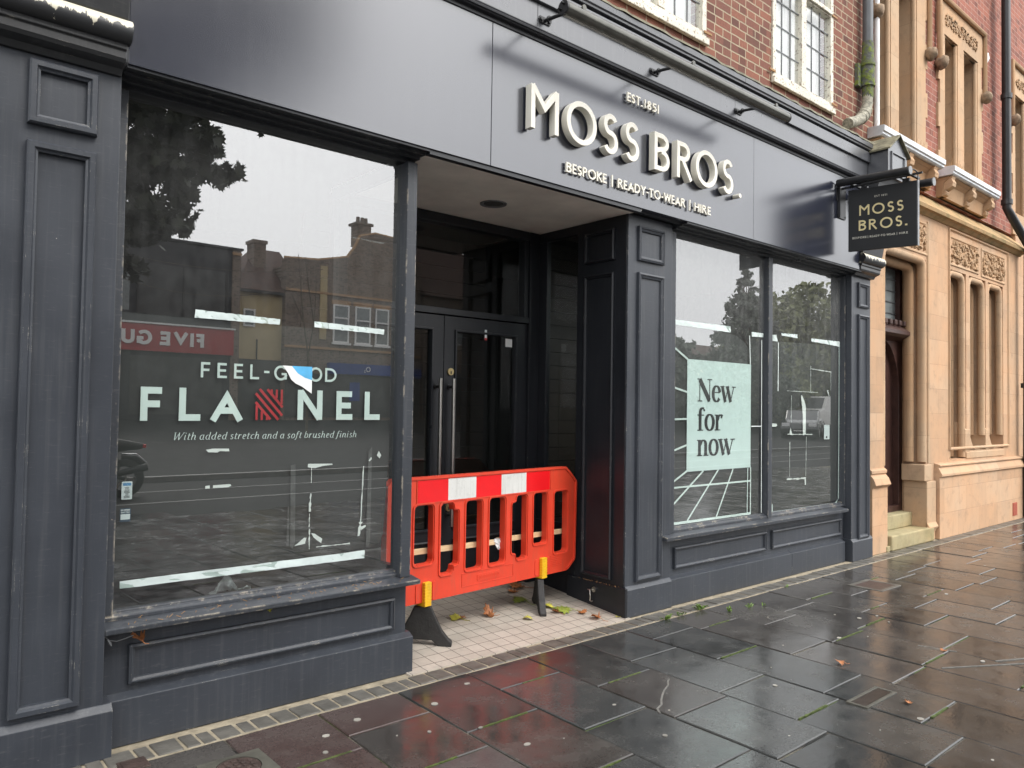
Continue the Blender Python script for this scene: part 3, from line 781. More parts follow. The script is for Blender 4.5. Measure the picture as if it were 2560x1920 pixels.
    for (xa, xb, y) in JOINTS:
        if y > 3.3 or (r.random() > 0.34 and (round(y, 2) not in (2.66, 2.83, 2.85))): continue
        q0 = xa; xa = q0 + (xb - q0) * r.uniform(0, .35); xb = q0 + (xb - q0) * r.uniform(.6, 1)
        L = []; Q = []
        for i in range(13):
            x = xa + (xb - xa) * i / 12; q = r.uniform(0.002, 0.0075)
            L.append((x, y + q)); Q.append((x, y - q))
        ms.sweep_z(L + Q[::-1], -0.01, 0.0022)
    ms.build('joint_moss', 'moss', kind='stuff')
    ck = MB()
    for pts, w_ in (([(3.55, 2.69), (3.49, 2.66), (3.44, 2.62), (3.36, 2.585), (3.30, 2.55), (3.24, 2.51), (3.19, 2.47), (3.13, 2.45), (3.10, 2.41)], 0.010), ([(5.35, 1.62), (5.7, 1.45), (6.1, 1.30)], 0.009), ([(5.3, 2.05), (5.32, 1.95), (5.36, 1.84)], 0.010), ([(4.95, 1.78), (5.6, 1.40)], 0.006)):
        L, Q = ribbon(pts, w_); ck.sweep_z(L + Q[::-1], -0.01, 0.0026)
    ck.build('mended_crack', 'crackfill', kind='structure')
    # carriageway and far side, rising gently across the square
    rd = MB()
    prof = [(-3.0, -0.01), (-8.4, -0.06), (-8.4, -0.06), (-26.4, 0.78), (-60, 1.5)]
    for (p, q) in zip(prof[:-1], prof[1:]):
        if p == q: continue
        rd.add([(-60, p[0], p[1]), (140, p[0], p[1]), (140, q[0], q[1]), (-60, q[0], q[1])], [(0, 1, 2, 3)])
    rd.build('road', 'asphalt', kind='structure', recalc=False)
    base = MB()
    base.add([(-400, 3.6, -0.12), (600, 3.6, -0.12), (600, -400, -0.12), (-400, -400, -0.12)], [(0, 1, 2, 3)])
    base.add([(-400, 3.6, -0.12), (600, 3.6, -0.12), (600, 400, -0.12), (-400, 400, -0.12)], [(0, 1, 2, 3)])
    base.build('ground', 'asphalt', kind='structure', recalc=False)
    B(-30, 60, -8.55, -8.38, -0.1, 0.05).build('kerb', 'kerb', kind='structure', bevel=0.01)
    ln = MB()
    for y in (-4.9, -6.6): z = -0.01 - (-3 - y) * 0.0093; ln.box(-30, 60, y - 0.04, y + 0.04, z - 0.05, z + 0.004)
    ln.build('road_lines', 'kerb', kind='structure')
build_ground()

# ------------------------------------------------------------------ the closed shop
SHOP = thing('shop_building', 'closed red brick shop with a slate grey panelled shopfront and deep doorway', 'shop', (4.3, 3.66, 0))

def pilaster(x0, x1, yf, px0, px1, small, big, ps, plinth_y, bold=MOULD, wd=0.04):
    p = B(x0, x1, yf, 3.98, 0.19, 2.93).build('pilaster', 'joinery', SHOP, bevel=0.003)
    m = MB().frame(px0, px1, small[0], small[1], wd, yf, bold); m.build('panel_moulding', 'joinery', p)
    m = MB().frame(px0, px1, big[0], big[1], wd, yf, bold); m.build('panel_moulding', 'joinery', p)
    MB().sweep_x([(plinth_y, 0), (plinth_y, 0.195), (yf - 0.002, 0.222), (3.97, 0.222), (3.97, 0)], x0 - ps, x1 + ps).build('plinth', 'joinery', p, bevel=0.003)
    return p
PL = pilaster(0.30, 0.87, 3.60, 0.525, 0.778, (2.614, 2.876), (0.243, 2.545), 0.034, 3.572, MOULD_BOLD, 0.042)
PC = pilaster(4.29, 4.81, 3.66, 4.393, 4.697, (2.598, 2.856), (0.243, 2.512), 0.0, 3.636)
PR = pilaster(7.715, 8.14, 3.62, 7.84, 8.08, (2.585, 2.842), (0.213, 2.512), 0.012, 3.598)
# doorway side of the middle pilaster, with its own sunk panels
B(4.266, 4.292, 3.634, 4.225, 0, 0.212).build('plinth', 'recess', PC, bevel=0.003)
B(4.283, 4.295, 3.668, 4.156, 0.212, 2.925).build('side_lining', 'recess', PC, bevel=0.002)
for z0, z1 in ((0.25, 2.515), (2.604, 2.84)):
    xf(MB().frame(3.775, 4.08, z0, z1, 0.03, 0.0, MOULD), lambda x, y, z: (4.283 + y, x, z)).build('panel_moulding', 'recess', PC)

def console(px, x0, x1, gs):
    """scrolled bracket capping a pilaster, with a little leaded gable"""
    c = MB().sweep_x([(3.66, 2.895), (3.585, 2.90), (3.57, 2.925), (3.53, 2.94), (3.52, 2.955), (3.52, 2.985), (3.51, 2.99), (3.51, 3.03), (3.56, 3.06), (3.50, 3.12), (3.44, 3.42), (3.34, 3.80), (3.31, 3.885), (3.66, 3.885)], x0, x1).build('console', 'console', px, bevel=0.003)
    MB().tube([(x0 - 0.012, 3.518, 3.062), (x1 + 0.012, 3.518, 3.062)], 0.052, 20).build('scroll_roll', 'peel', px, smooth=50)
    x0, x1 = x0 + gs, x1 + gs
    xm = (x0 + x1) / 2
    pent = [(x0, 3.87), (x1, 3.87), (x1, 4.145), (xm, 4.305), (x0, 4.145)]
    MB().sweep_y(pent, 3.29, 3.67).build('console_gable', 'cornice', px, bevel=0.003)
    MB().frame(x0 + 0.06, x1 - 0.06, 3.90, 4.13, 0.02, 3.29, [(0, 0), (0.1, 0.014), (0.8, 0.014), (1, 0)]).build('panel_moulding', 'cornice', px)
    rf = MB()
    for sx, xe in ((-1, x0 - 0.03), (1, x1 + 0.03)):
        rf.sweep_y([(xe, 4.128), (xm, 4.312), (xm, 4.332), (xe, 4.148)], 3.258 + 0.002 * (sx > 0), 3.675)
    rf.build('console_roof', 'mosslead', px, bevel=0.004)
console(PL, 0.41, 0.866, 0.0)
console(PR, 7.705, 8.15, 0.09)

# stall risers, plinths, sills
S1 = B(0.875, 2.445, 3.70, 3.80, 0.19, 0.505).build('stall_riser', 'joinery', SHOP)
MB().frame(0.990, 2.364, 0.253, 0.428, 0.027, 3.70, MOULD).build('panel_moulding', 'joinery', S1)
MB().sweep_x([(3.66, 0), (3.66, 0.200), (3.699, 0.221), (3.79, 0.221), (3.79, 0)], 0.905, 2.474).build('plinth', 'joinery', S1, bevel=0.003)
MB().sweep_x([(3.603, 0.503), (3.600, 0.528), (3.690, 0.541), (3.740, 0.541), (3.740, 0.503)], 0.872, 2.478).build('window_sill', 'sill', S1, bevel=0.004)
B(2.425, 2.478, 3.742, 4.60, 0.505, 0.538).build('window_sill', 'joinery', S1, bevel=0.004)
S2 = B(4.812, 7.713, 3.70, 3.80, 0.19, 0.51).build('stall_riser', 'joinery', SHOP)
for a, b_ in ((4.902, 6.233), (6.325, 7.645)):
    MB().frame(a, b_, 0.266, 0.432, 0.027, 3.70, MOULD).build('panel_moulding', 'joinery', S2)
for a, b_ in ((4.812, 6.62), (6.623, 7.66)):
    MB().sweep_x([(3.655, 0), (3.655, 0.200), (3.699, 0.219), (3.79, 0.219), (3.79, 0)], a, b_).build('plinth', 'joinery', S2, bevel=0.003)
MB().sweep_x([(3.603, 0.508), (3.600, 0.538), (3.690, 0.549), (3.740, 0.549), (3.740, 0.508)], 4.700, 7.622).build('window_sill', 'sill', S2, bevel=0.004)

# window frames, heads and panes
HEAD = [(3.540, 2.945), (3.540, 2.928), (3.585, 2.928), (3.585, 2.917), (3.640, 2.917), (3.640, 2.905), (3.690, 2.905), (3.690, 2.888), (3.780, 2.888), (3.780, 2.945)]
def shop_window(x0, x1, zb, posts):
    f = MB()
    f.sweep_x([(3.688, zb - 0.040), (3.688, zb - 0.020), (3.712, zb - 0.012), (3.712, zb), (3.76, zb), (3.76, zb - 0.040)], x0 - 0.05, x1 + 0.06)
    for a, b_, yf in posts: f.box(a, b_, yf, 3.765, zb - 0.0405, 2.8885)
    o = f.build('window_frame', 'sill', SHOP, bevel=0.004)
    MB().sweep_x(HEAD, x0 - 0.05, x1 + 0.07).build('window_head', 'joinery_black', o, bevel=0.002)
    return o
W1 = shop_window(0.925, 2.377, 0.579, [(0.880, 0.922, 3.69), (2.378, 2.445, 3.658)])
MB().add([(0.9, 3.73, 0.56), (2.40, 3.73, 0.56), (2.40, 3.73, 2.90), (0.9, 3.73, 2.90)], [(0, 1, 2, 3)]).build('window_pane', 'glass', W1, recalc=False)
W2 = shop_window(4.885, 7.69, 0.588, [(4.813, 4.883, 3.676), (6.246, 6.312, 3.680), (7.696, 7.752, 3.678)])
for a, b_ in ((4.86, 6.25), (6.305, 7.72)):
    MB().add([(a, 3.73, 0.56), (b_, 3.73, 0.56), (b_, 3.73, 2.90), (a, 3.73, 2.90)], [(0, 1, 2, 3)]).build('window_pane', 'glass', W2, recalc=False)
# glazed return of the left window beside the doorway
f = MB(); f.box(2.400, 2.444, 3.767, 4.60, 0.538, 0.585); f.box(2.400, 2.444, 3.767, 4.60, 2.85, 2.926); f.box(2.400, 2.444, 4.56, 4.62, 0.5855, 2.8495)
W3 = f.build('window_frame', 'joinery_black', SHOP, bevel=0.003)
MB().add([(2.42, 3.765, 0.58), (2.42, 4.57, 0.58), (2.42, 4.57, 2.86), (2.42, 3.765, 2.86)], [(0, 1, 2, 3)]).build('window_pane', 'glass_door', W3, recalc=False)
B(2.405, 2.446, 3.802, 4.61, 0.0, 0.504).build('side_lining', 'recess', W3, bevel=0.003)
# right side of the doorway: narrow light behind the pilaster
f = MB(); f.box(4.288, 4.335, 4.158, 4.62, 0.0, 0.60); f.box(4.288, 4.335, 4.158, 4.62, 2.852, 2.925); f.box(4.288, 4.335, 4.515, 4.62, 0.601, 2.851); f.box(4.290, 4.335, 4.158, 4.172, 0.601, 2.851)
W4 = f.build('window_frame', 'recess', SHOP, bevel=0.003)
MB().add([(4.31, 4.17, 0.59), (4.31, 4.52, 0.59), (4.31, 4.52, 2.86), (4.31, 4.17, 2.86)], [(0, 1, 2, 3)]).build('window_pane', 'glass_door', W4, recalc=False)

# door screen at the back of the recess
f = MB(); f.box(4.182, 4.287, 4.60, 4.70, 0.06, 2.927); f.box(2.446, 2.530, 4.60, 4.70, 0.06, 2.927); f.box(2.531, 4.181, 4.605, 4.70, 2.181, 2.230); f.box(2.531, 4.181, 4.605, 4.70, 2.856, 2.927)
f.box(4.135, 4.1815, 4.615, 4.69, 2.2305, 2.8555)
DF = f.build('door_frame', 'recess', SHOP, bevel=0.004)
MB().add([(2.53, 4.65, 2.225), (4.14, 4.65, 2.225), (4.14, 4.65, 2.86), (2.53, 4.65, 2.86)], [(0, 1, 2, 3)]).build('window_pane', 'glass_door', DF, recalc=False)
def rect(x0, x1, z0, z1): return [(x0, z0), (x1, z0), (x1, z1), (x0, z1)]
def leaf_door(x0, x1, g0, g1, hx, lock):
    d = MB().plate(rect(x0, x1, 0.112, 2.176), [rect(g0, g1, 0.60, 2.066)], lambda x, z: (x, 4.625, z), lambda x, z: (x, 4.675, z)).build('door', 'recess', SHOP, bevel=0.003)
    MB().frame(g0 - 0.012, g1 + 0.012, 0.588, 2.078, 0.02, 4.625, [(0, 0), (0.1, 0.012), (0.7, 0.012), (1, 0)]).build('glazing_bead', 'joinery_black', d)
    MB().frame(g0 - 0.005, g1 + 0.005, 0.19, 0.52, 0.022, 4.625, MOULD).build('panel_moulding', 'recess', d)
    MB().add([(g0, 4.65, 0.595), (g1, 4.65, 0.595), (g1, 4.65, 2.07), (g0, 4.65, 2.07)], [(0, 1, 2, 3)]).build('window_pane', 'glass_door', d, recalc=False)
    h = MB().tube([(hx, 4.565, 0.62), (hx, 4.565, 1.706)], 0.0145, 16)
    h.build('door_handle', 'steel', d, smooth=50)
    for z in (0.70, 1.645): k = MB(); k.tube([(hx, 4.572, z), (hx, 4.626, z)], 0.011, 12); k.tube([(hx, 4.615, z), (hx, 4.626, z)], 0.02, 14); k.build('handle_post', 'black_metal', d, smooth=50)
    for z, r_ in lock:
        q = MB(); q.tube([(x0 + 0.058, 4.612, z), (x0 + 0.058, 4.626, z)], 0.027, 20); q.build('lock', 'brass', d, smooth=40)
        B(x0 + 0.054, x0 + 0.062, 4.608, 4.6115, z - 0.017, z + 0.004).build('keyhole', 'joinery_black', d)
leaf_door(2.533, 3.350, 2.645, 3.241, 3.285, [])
leaf_door(3.354, 4.180, 3.461, 4.061, 3.405, [(1.759, 0), (0.752, 0)])

# ceiling, interior
B(2.446, 4.30, 3.545, 4.70, 2.9295, 2.975).build('doorway_ceiling', 'ceiling', SHOP)
it = MB()
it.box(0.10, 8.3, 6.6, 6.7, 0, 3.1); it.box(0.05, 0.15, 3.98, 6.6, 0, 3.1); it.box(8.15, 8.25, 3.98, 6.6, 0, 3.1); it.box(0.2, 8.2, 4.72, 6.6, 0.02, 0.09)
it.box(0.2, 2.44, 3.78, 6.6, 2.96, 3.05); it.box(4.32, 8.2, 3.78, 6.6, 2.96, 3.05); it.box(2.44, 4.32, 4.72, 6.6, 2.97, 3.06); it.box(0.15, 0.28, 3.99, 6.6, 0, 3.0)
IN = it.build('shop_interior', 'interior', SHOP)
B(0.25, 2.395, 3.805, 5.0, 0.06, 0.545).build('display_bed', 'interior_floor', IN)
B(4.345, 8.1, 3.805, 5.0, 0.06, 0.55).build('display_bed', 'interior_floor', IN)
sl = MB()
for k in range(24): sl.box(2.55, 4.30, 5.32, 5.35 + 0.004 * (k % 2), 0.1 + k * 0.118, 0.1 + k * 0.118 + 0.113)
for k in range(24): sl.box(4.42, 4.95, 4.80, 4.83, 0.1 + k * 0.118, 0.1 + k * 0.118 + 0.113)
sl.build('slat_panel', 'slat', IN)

# fascia panels and cornice
for i, (a, b_) in enumerate(((0.877, 2.8755), (2.8785, 5.7405), (5.7435, 7.700))):
    B(a, b_, 3.53, 3.60, 2.942, 3.812).build('fascia_panel', 'fascia', SHOP, bevel=0.002)
B(0.88, 7.69, 3.585, 3.62, 2.93, 3.84).build('fascia_core', 'moulding', SHOP)
B(2.446, 4.289, 3.541, 3.584, 2.916, 2.9415).build('lintel_strip', 'joinery_black', SHOP)
# dark bed moulding, frieze and upper board, small crown
SEG = ((0.872, 3.205), (3.207, 5.395), (5.397, 7.79))
cn = MB()
for a, b_ in SEG:
    cn.sweep_x([(3.62, 3.812), (3.522, 3.813), (3.520, 3.834), (3.492, 3.836), (3.490, 3.842), (3.478, 3.843), (3.475, 3.856), (3.482, 3.858), (3.478, 3.866), (3.478, 3.872), (3.490, 3.876), (3.62, 3.90)], a, b_)
CN = cn.build('cornice_moulding', 'moulding', SHOP, bevel=0.0015)
fz = MB()
for a, b_ in SEG: fz.box(a, b_, 3.4905, 3.66, 3.8765, 4.034)
fz.build('frieze_board', 'cornice', SHOP, bevel=0.002)
ub = MB()
for a, b_ in ((0.872, 5.46), (5.462, 7.79)): ub.box(a, b_, 3.466, 3.66, 4.0345, 4.138)
ub.build('upper_board', 'cornice', SHOP, bevel=0.003)
cr = MB()
for a, b_ in ((0.872, 5.46), (5.462, 7.79)):
    cr.sweep_x([(3.68, 4.1385), (3.488, 4.1385), (3.486, 4.152), (3.455, 4.156), (3.452, 4.170), (3.440, 4.174), (3.434, 4.214), (3.68, 4.24)], a, b_)
cr.build('cornice_crown', 'cornice', SHOP, bevel=0.002)
ld = MB(); r = random.Random(5); n = 90
vs = []
for i in range(n + 1):
    x = 0.87 + (7.80 - 0.87) * i / n
    e = 3.424 + r.uniform(-0.005, 0.010); z = 4.216 + r.uniform(-0.006, 0.004)
    vs += [(x, e, z), (x, e + 0.004, z + 0.016 + r.uniform(0, 0.006)), (x, 3.55, 4.252 + r.uniform(-0.004, 0.004)), (x, 3.70, 4.275 + r.uniform(0, 0.012))]
ld.add(vs, [(i * 4 + k, (i + 1) * 4 + k, (i + 1) * 4 + k + 1, i * 4 + k + 1) for i in range(n) for k in range(3)])
ld.build('lead_flashing', 'mosslead', SHOP, smooth=40)

# upper brick wall with leaded casements
wins = [(1.95, 3.10), (4.10, 5.245), (6.265, 7.41)]
ZB, ZT = 4.54, 6.30
MB().plate(rect(0.30, 8.385, 4.05, 9.2), [rect(a, b_, ZB, ZT) for a, b_ in wins], lambda x, z: (x, 3.68, z), lambda x, z: (x, 3.92, z)).build('brick_wall', 'brick', SHOP)
B(0.30, 8.385, 3.66, 3.95, 9.201, 9.32).build('parapet_coping', 'stone_moss', SHOP)
B(0.30, 8.385, 3.921, 9.0, 8.4, 8.55).build('roof', 'lead', SHOP)
for a, b_ in wins:
    fr = MB(); y0, y1 = 3.664, 3.73
    xm = a + 0.545
    fr.box(a, a + 0.055, y0, y1, ZB, ZT); fr.box(b_ - 0.06, b_, y0, y1, ZB, ZT)
    fr.box(a + 0.0555, b_ - 0.0605, y0, y1, ZB, ZB + 0.05); fr.box(a + 0.0555, b_ - 0.0605, y0, y1, ZT - 0.05, ZT)
    fr.box(xm - 0.035, xm + 0.055, y0 - 0.003, y1, ZB + 0.0505, ZT - 0.0505)
    for p, q in ((a + 0.0555, xm - 0.0355), (xm + 0.0555, b_ - 0.0605)): fr.box(p, q, y0, y1, 5.455, 5.535); fr.box(p, q, y0 - 0.02, y0 - 0.001, 5.47, 5.50)
    W = fr.build('upper_window', 'cream_frame', SHOP, bevel=0.004)
    MB().sweep_x([(3.640, ZB - 0.062), (3.640, ZB - 0.006), (3.676, ZB + 0.001), (3.676, ZB - 0.062)], a - 0.01, b_ + 0.01).build('window_sill', 'cream_frame', W, bevel=0.006)
    for xx, zz in ((a - 0.02, ZB + 0.035), (b_ + 0.005, ZB + 0.035), (b_ + 0.005, 5.47)): B(xx - 0.05, xx + 0.05, y0 - 0.014, y0 - 0.004, zz, zz + 0.018).build('hinge', 'twig', W)
    for p, q in ((a + 0.055, xm - 0.035), (xm + 0.055, b_ - 0.06)):
        MB().add([(p, 3.70, ZB + 0.05), (q, 3.70, ZB + 0.05), (q, 3.70, ZT - 0.05), (p, 3.70, ZT - 0.05)], [(0, 1, 2, 3)]).build('window_pane', 'glass_up', W, recalc=False)
        l = MB()
        for k in (1, 2): xx = p + (q - p) * k / 3; l.box(xx - 0.005, xx + 0.005, 3.692, 3.699, ZB + 0.05, ZT - 0.05)
        z = ZB + 0.05
        while z < ZT - 0.3: z += 0.232; l.box(p, q, 3.6905, 3.6975, z - 0.005, z + 0.005)
        l.build('lead_bar', 'grey_pipe', W)
    c = MB(); nf = 40
    vs = []
    for i in range(nf + 1):
        x = a + 0.03 + (b_ - a - 0.06) * i / nf; yy = 3.80 + 0.015 * math.sin(i * 1.9) + 0.006 * math.sin(i * 4.3)
        vs += [(x, yy, ZB + 0.02), (x, yy, ZT)]
    c.add(vs, [(2 * i, 2 * i + 2, 2 * i + 3, 2 * i + 1) for i in range(nf)])
    c.build('curtain', 'curtain', W, smooth=80)

# neighbour to the left, mostly out of the picture
NB = thing('neighbouring_shop', 'plain brick shop adjoining the left edge of the slate grey shopfront', 'shop', (-3.5, 3.7, 0))
B(-9, 0.295, 3.66, 3.98, 0, 0.5).build('stall_riser', 'joinery_black', NB)
B(-9, 0.295, 3.6, 3.98, 2.9, 3.9).build('fascia_panel', 'joinery_black', NB)
MB().add([(-9, 3.75, .5), (.2, 3.75, .5), (.2, 3.75, 2.9), (-9, 3.75, 2.9)], [(0, 1, 2, 3)]).build('window_pane', 'glass', NB, recalc=False)
B(-9, 0.2, 4.6, 4.7, 0.5, 2.9).build('shop_interior', 'interior', NB)
f = MB()
for x in (-8.9, -6, -3, -0.2): f.box(x, x + 0.08, 3.70, 3.80, 0.5, 2.9)
f.build('window_frame', 'joinery_black', NB)
B(-9, 0.295, 3.70, 3.98, 3.901, 9.0).build('brick_wall', 'brick', NB)
B(-9, 0.295, 3.99, 9.0, 8.3, 8.45).build('roof', 'lead', NB)

# ------------------------------------------------------------------ raised lettering on the fascia
k = 0.9693
LS = thing('shop_lettering', 'large raised cream letters spelling MOSS BROS. on the grey fascia', 'sign', (4.25, 3.53, 3.2))
cap, zb = 0.2745, 3.2250
for ch, x in zip('MOSSBROS.', (3.239, 3.559, 3.918, 4.149, 4.477, 4.750, 4.992, 5.357, 5.588)):
    m = MB()
    if ch == '.':
        m.tube([(x * k + 0.017, 3.522, zb + 0.017), (x * k + 0.017, 3.462, zb + 0.017)], 0.018, 20)
        m.build('letter', 'letter', LS, smooth=40); continue
    caps_text(m, ch, cap, 0.128, 0, wall_map(x * k, 3.518, zb), 0.0, 0.052)
    m.build('letter', 'letter', LS, bevel=0.0015)
def small_words(name, label, words, loc):
    t = thing(name, label, 'sign', loc)
    for word, x0, x1, zz, cap_ in words:
        m = MB(); w_ = 0.165; tr = 0.13
        nat = text_width(word, w_, tr) * cap_
        caps_text(m, word, cap_, w_, tr, wall_map(x0, 3.519, zz), 0, 0.013, wx=(x1 - x0) / nat if len(word) > 1 else 1.0)
        m.build('word', 'letter', t)
k2 = 0.9697
small_words('shop_lettering', 'small raised words BESPOKE, READY-TO-WEAR and HIRE in a line under the big letters',
            [('BESPOKE', 3.600 * k2, 4.000 * k2, 3.0325, 0.0645), ('|', 4.055 * k2, 4.06 * k2, 3.0315, 0.0645), ('READY-TO-WEAR', 4.121 * k2, 4.911 * k2, 3.030, 0.0645), ('|', 4.966 * k2, 4.972 * k2, 3.029, 0.0645), ('HIRE', 5.031 * k2, 5.251 * k2, 3.028, 0.0645)], (4.29, 3.53, 3.03))
small_words('shop_lettering', 'small raised EST.1851 above the big cream letters', [('EST.', 4.212 * k2, 4.383 * k2, 3.661, 0.063), ('1851', 4.402 * k2, 4.580 * k2, 3.661, 0.063)], (4.26, 3.53, 3.66))

# ------------------------------------------------------------------ trough lamp over the lettering
LP = thing('sign_lamp', 'long gunmetal tube lamp on three arms in front of the cornice', 'lamp', (4.37, 3.25, 3.85))
YT, ZT_ = 3.172, 3.850
MB().tube([(3.125, YT, ZT_), (5.630, YT, ZT_)], 0.040, 24).build('lamp_tube', 'dark_metal', LP, smooth=50)
for xa, xb in ((3.112, 3.128), (5.627, 5.640)): e = MB(); e.tube([(xa, YT, ZT_), (xb, YT, ZT_)], 0.0415, 24); e.build('end_cap', 'black_metal', LP, smooth=40)
for dy, dz in ((-.01, .016), (.016, -.012)): e = MB(); e.tube([(3.09, YT + dy, ZT_ + dz), (3.113, YT + dy, ZT_ + dz)], 0.007, 8); e.build('cap_screw', 'black_metal', LP, smooth=40)
MB().box(3.135, 5.62, YT - 0.001, YT + 0.018, ZT_ - 0.0412, ZT_ - 0.032).build('lamp_slot', 'steel', LP)
for x in (3.262, 4.351, 5.432):
    a = MB()
    a.tube([(x, 3.490, 3.936), (x, 3.40, 3.928), (x, 3.30, 3.915), (x, 3.215, 3.893), (x, 3.175, 3.889)], 0.011, 12)
    a.sweep_y([(x - 0.044, 3.916), (x + 0.044, 3.916), (x + 0.052, 3.936), (x + 0.044, 3.956), (x - 0.044, 3.956), (x - 0.052, 3.936)], 3.481, 3.4900)
    for dx in (-0.034, 0.034): a.tube([(x + dx, 3.481, 3.936), (x + dx, 3.470, 3.936)], 0.012, 8)
    a.tube([(x, 3.45, 3.933), (x, 3.44, 3.932)], 0.020, 12)
    a.build('lamp_arm', 'black_metal', LP, smooth=40)
    kb = MB(); kb.tube([(x, 3.176, 3.889), (x, 3.150, 3.889)], 0.009, 10); kb.tube([(x, 3.150, 3.889), (x, 3.140, 3.889)], 0.017, 14)
    kb.build('clamp_knob', 'dark_metal', LP, smooth=40)

# ------------------------------------------------------------------ projecting sign
HS = thing('hanging_sign', 'charcoal sign with pale gold MOSS BROS. lettering projecting over the pavement', 'sign', (7.30, 3.52, 3.70))
def sg(u, v, d): return (7.284 - d, 3.452 - u, v - 0.047 * u)
MB().prism([(0, 3.052), (0.632, 3.052), (0.632, 3.646), (0, 3.646)], lambda u, v: sg(u, v, 0.0), lambda u, v: sg(u, v, -0.030)).build('sign_panel', 'sign', HS, bevel=0.003)
MB().prism([(0.6325, 3.050), (0.640, 3.050), (0.640, 3.648), (0.6325, 3.648)], lambda u, v: sg(u, v, 0.001), lambda u, v: sg(u, v, -0.031)).build('sign_edge', 'lead', HS)
def sgt(s, cap_, w_, tr, u0, u1, v0, mat):
    m = MB(); nat = text_width(s, w_, tr) * cap_
    caps_text(m, s, cap_, w_, tr, lambda u, v, d: sg(u0 + u, v0 + v, d), 0.0005, 0.003, wx=(u1 - u0) / nat)
    m.build('word', mat, HS)
sgt('EST 1851', 0.017, 0.16, 0.30, 0.252, 0.368, 3.546, 'signwhite')
sgt('MOSS', 0.098, 0.155, 0.22, 0.107, 0.516, 3.387, 'gold')
sgt('BROS.', 0.098, 0.155, 0.22, 0.102, 0.548, 3.243, 'gold')
for s_, u0, u1 in (('BESPOKE', 0.042, 0.176), ('|', 0.190, 0.192), ('READY-TO-WEAR', 0.208, 0.440), ('|', 0.456, 0.458), ('HIRE', 0.475, 0.552)):
    if s_ == '|':
        m = MB(); stroke3d(m, [(u0, 0), (u0, 0.025)], 0.003, False, lambda u, v, d: sg(u, 3.164 + v, d), 0.0005, 0.003); m.build('word', 'signwhite', HS)
    else: sgt(s_, 0.019, 0.17, 0.22, u0, u1, 3.168, 'signwhite')
a = MB(); a.box(7.225, 7.372, 3.518, 3.529, 3.385, 3.690); a.box(7.218, 7.228, 3.50, 3.519, 3.385, 3.72)
for x in (7.235, 7.36):
    for z in (3.41, 3.66): a.tube([(x, 3.519, z), (x, 3.512, z)], 0.009, 8)
a.build('wall_plate', 'black_metal', HS, bevel=0.001)
a = MB(); a.box(7.292, 7.308, 2.78, 3.517, 3.672, 3.690); a.box(7.15, 7.45, 3.40, 3.425, 3.690, 3.708); a.box(7.15, 7.46, 2.86, 2.885, 3.668, 3.686)
for y in (3.30, 2.92): a.tube([(7.30, y, 3.672), (7.30, y, 3.60)], 0.006, 8); a.box(7.285, 7.315, y - 0.03, y + 0.03, 3.625, 3.655)
a.build('sign_arm', 'black_metal', HS, bevel=0.001)
for x, y0, y1, z0 in ((7.165, 3.50, 2.835, 3.703), (7.455, 3.50, 2.745, 3.640)):
    m = MB(); m.tube([(x, y0, z0), (x, y1, z0 - 0.02)], 0.036, 20); m.build('lamp_tube', 'black_metal', HS, smooth=50)
    m = MB(); m.tube([(x, y1 + 0.001, z0 - 0.02), (x, y1 - 0.008, z0 - 0.0202)], 0.038, 20); m.build('end_cap', 'lead', HS, smooth=40)
m = MB(); m.tube([(7.2, 2.87, 3.71), (7.3, 2.85, 3.72), (7.36, 2.84, 3.70), (7.33, 2.83, 3.60), (7.30, 2.832, 3.585)], 0.006, 8); m.tube([(7.165, 3.49, 3.74), (7.19, 3.53, 3.70), (7.2, 3.52, 3.55)], 0.005, 8)
m.build('sign_cable', 'black_metal', HS, smooth=60)

# ------------------------------------------------------------------ fixtures of the doorway and street wall
t = thing('downlight', 'round recessed downlight in the pale doorway ceiling', 'lamp', (3.407, 4.143, 2.93))
ring = MB(); n = 32; vs = []
for r_, z in ((0.096, 2.930), (0.094, 2.922), (0.078, 2.924), (0.070, 2.9285)):
    vs += [(3.407 + r_ * math.cos(2 * math.pi * i / n), 4.143 + r_ * math.sin(2 * math.pi * i / n), z) for i in range(n)]
ring.add(vs, [(q * n + i, q * n + (i + 1) % n, (q + 1) * n + (i + 1) % n, (q + 1) * n + i) for q in range(3) for i in range(n)])
ring.build('lamp_rim', 'lead', t, smooth=40)
MB().disc((3.407, 4.143, 2.9265), 0.069, 0.002, 28).build('lamp_lens', 'greytape', t)
h = MB(); h.tube([(4.264, 3.93, 0.158), (4.252, 3.93, 0.158)], 0.020, 14); h.tube([(4.250, 3.985, 0.150), (4.246, 3.96, 0.150), (4.246, 3.955, 0.10), (4.246, 3.957, 0.075), (4.246, 3.945, 0.068), (4.246, 3.932, 0.075)], 0.005, 8); h.tube([(4.25, 3.985, 0.150), (4.25, 3.935, 0.158)], 0.004, 8)
tag(h.build('door_hook', 'steel', base=(4.26, 3.95, 0.1), smooth=50), 'small steel cabin hook on the plinth beside the doorway', 'hook')
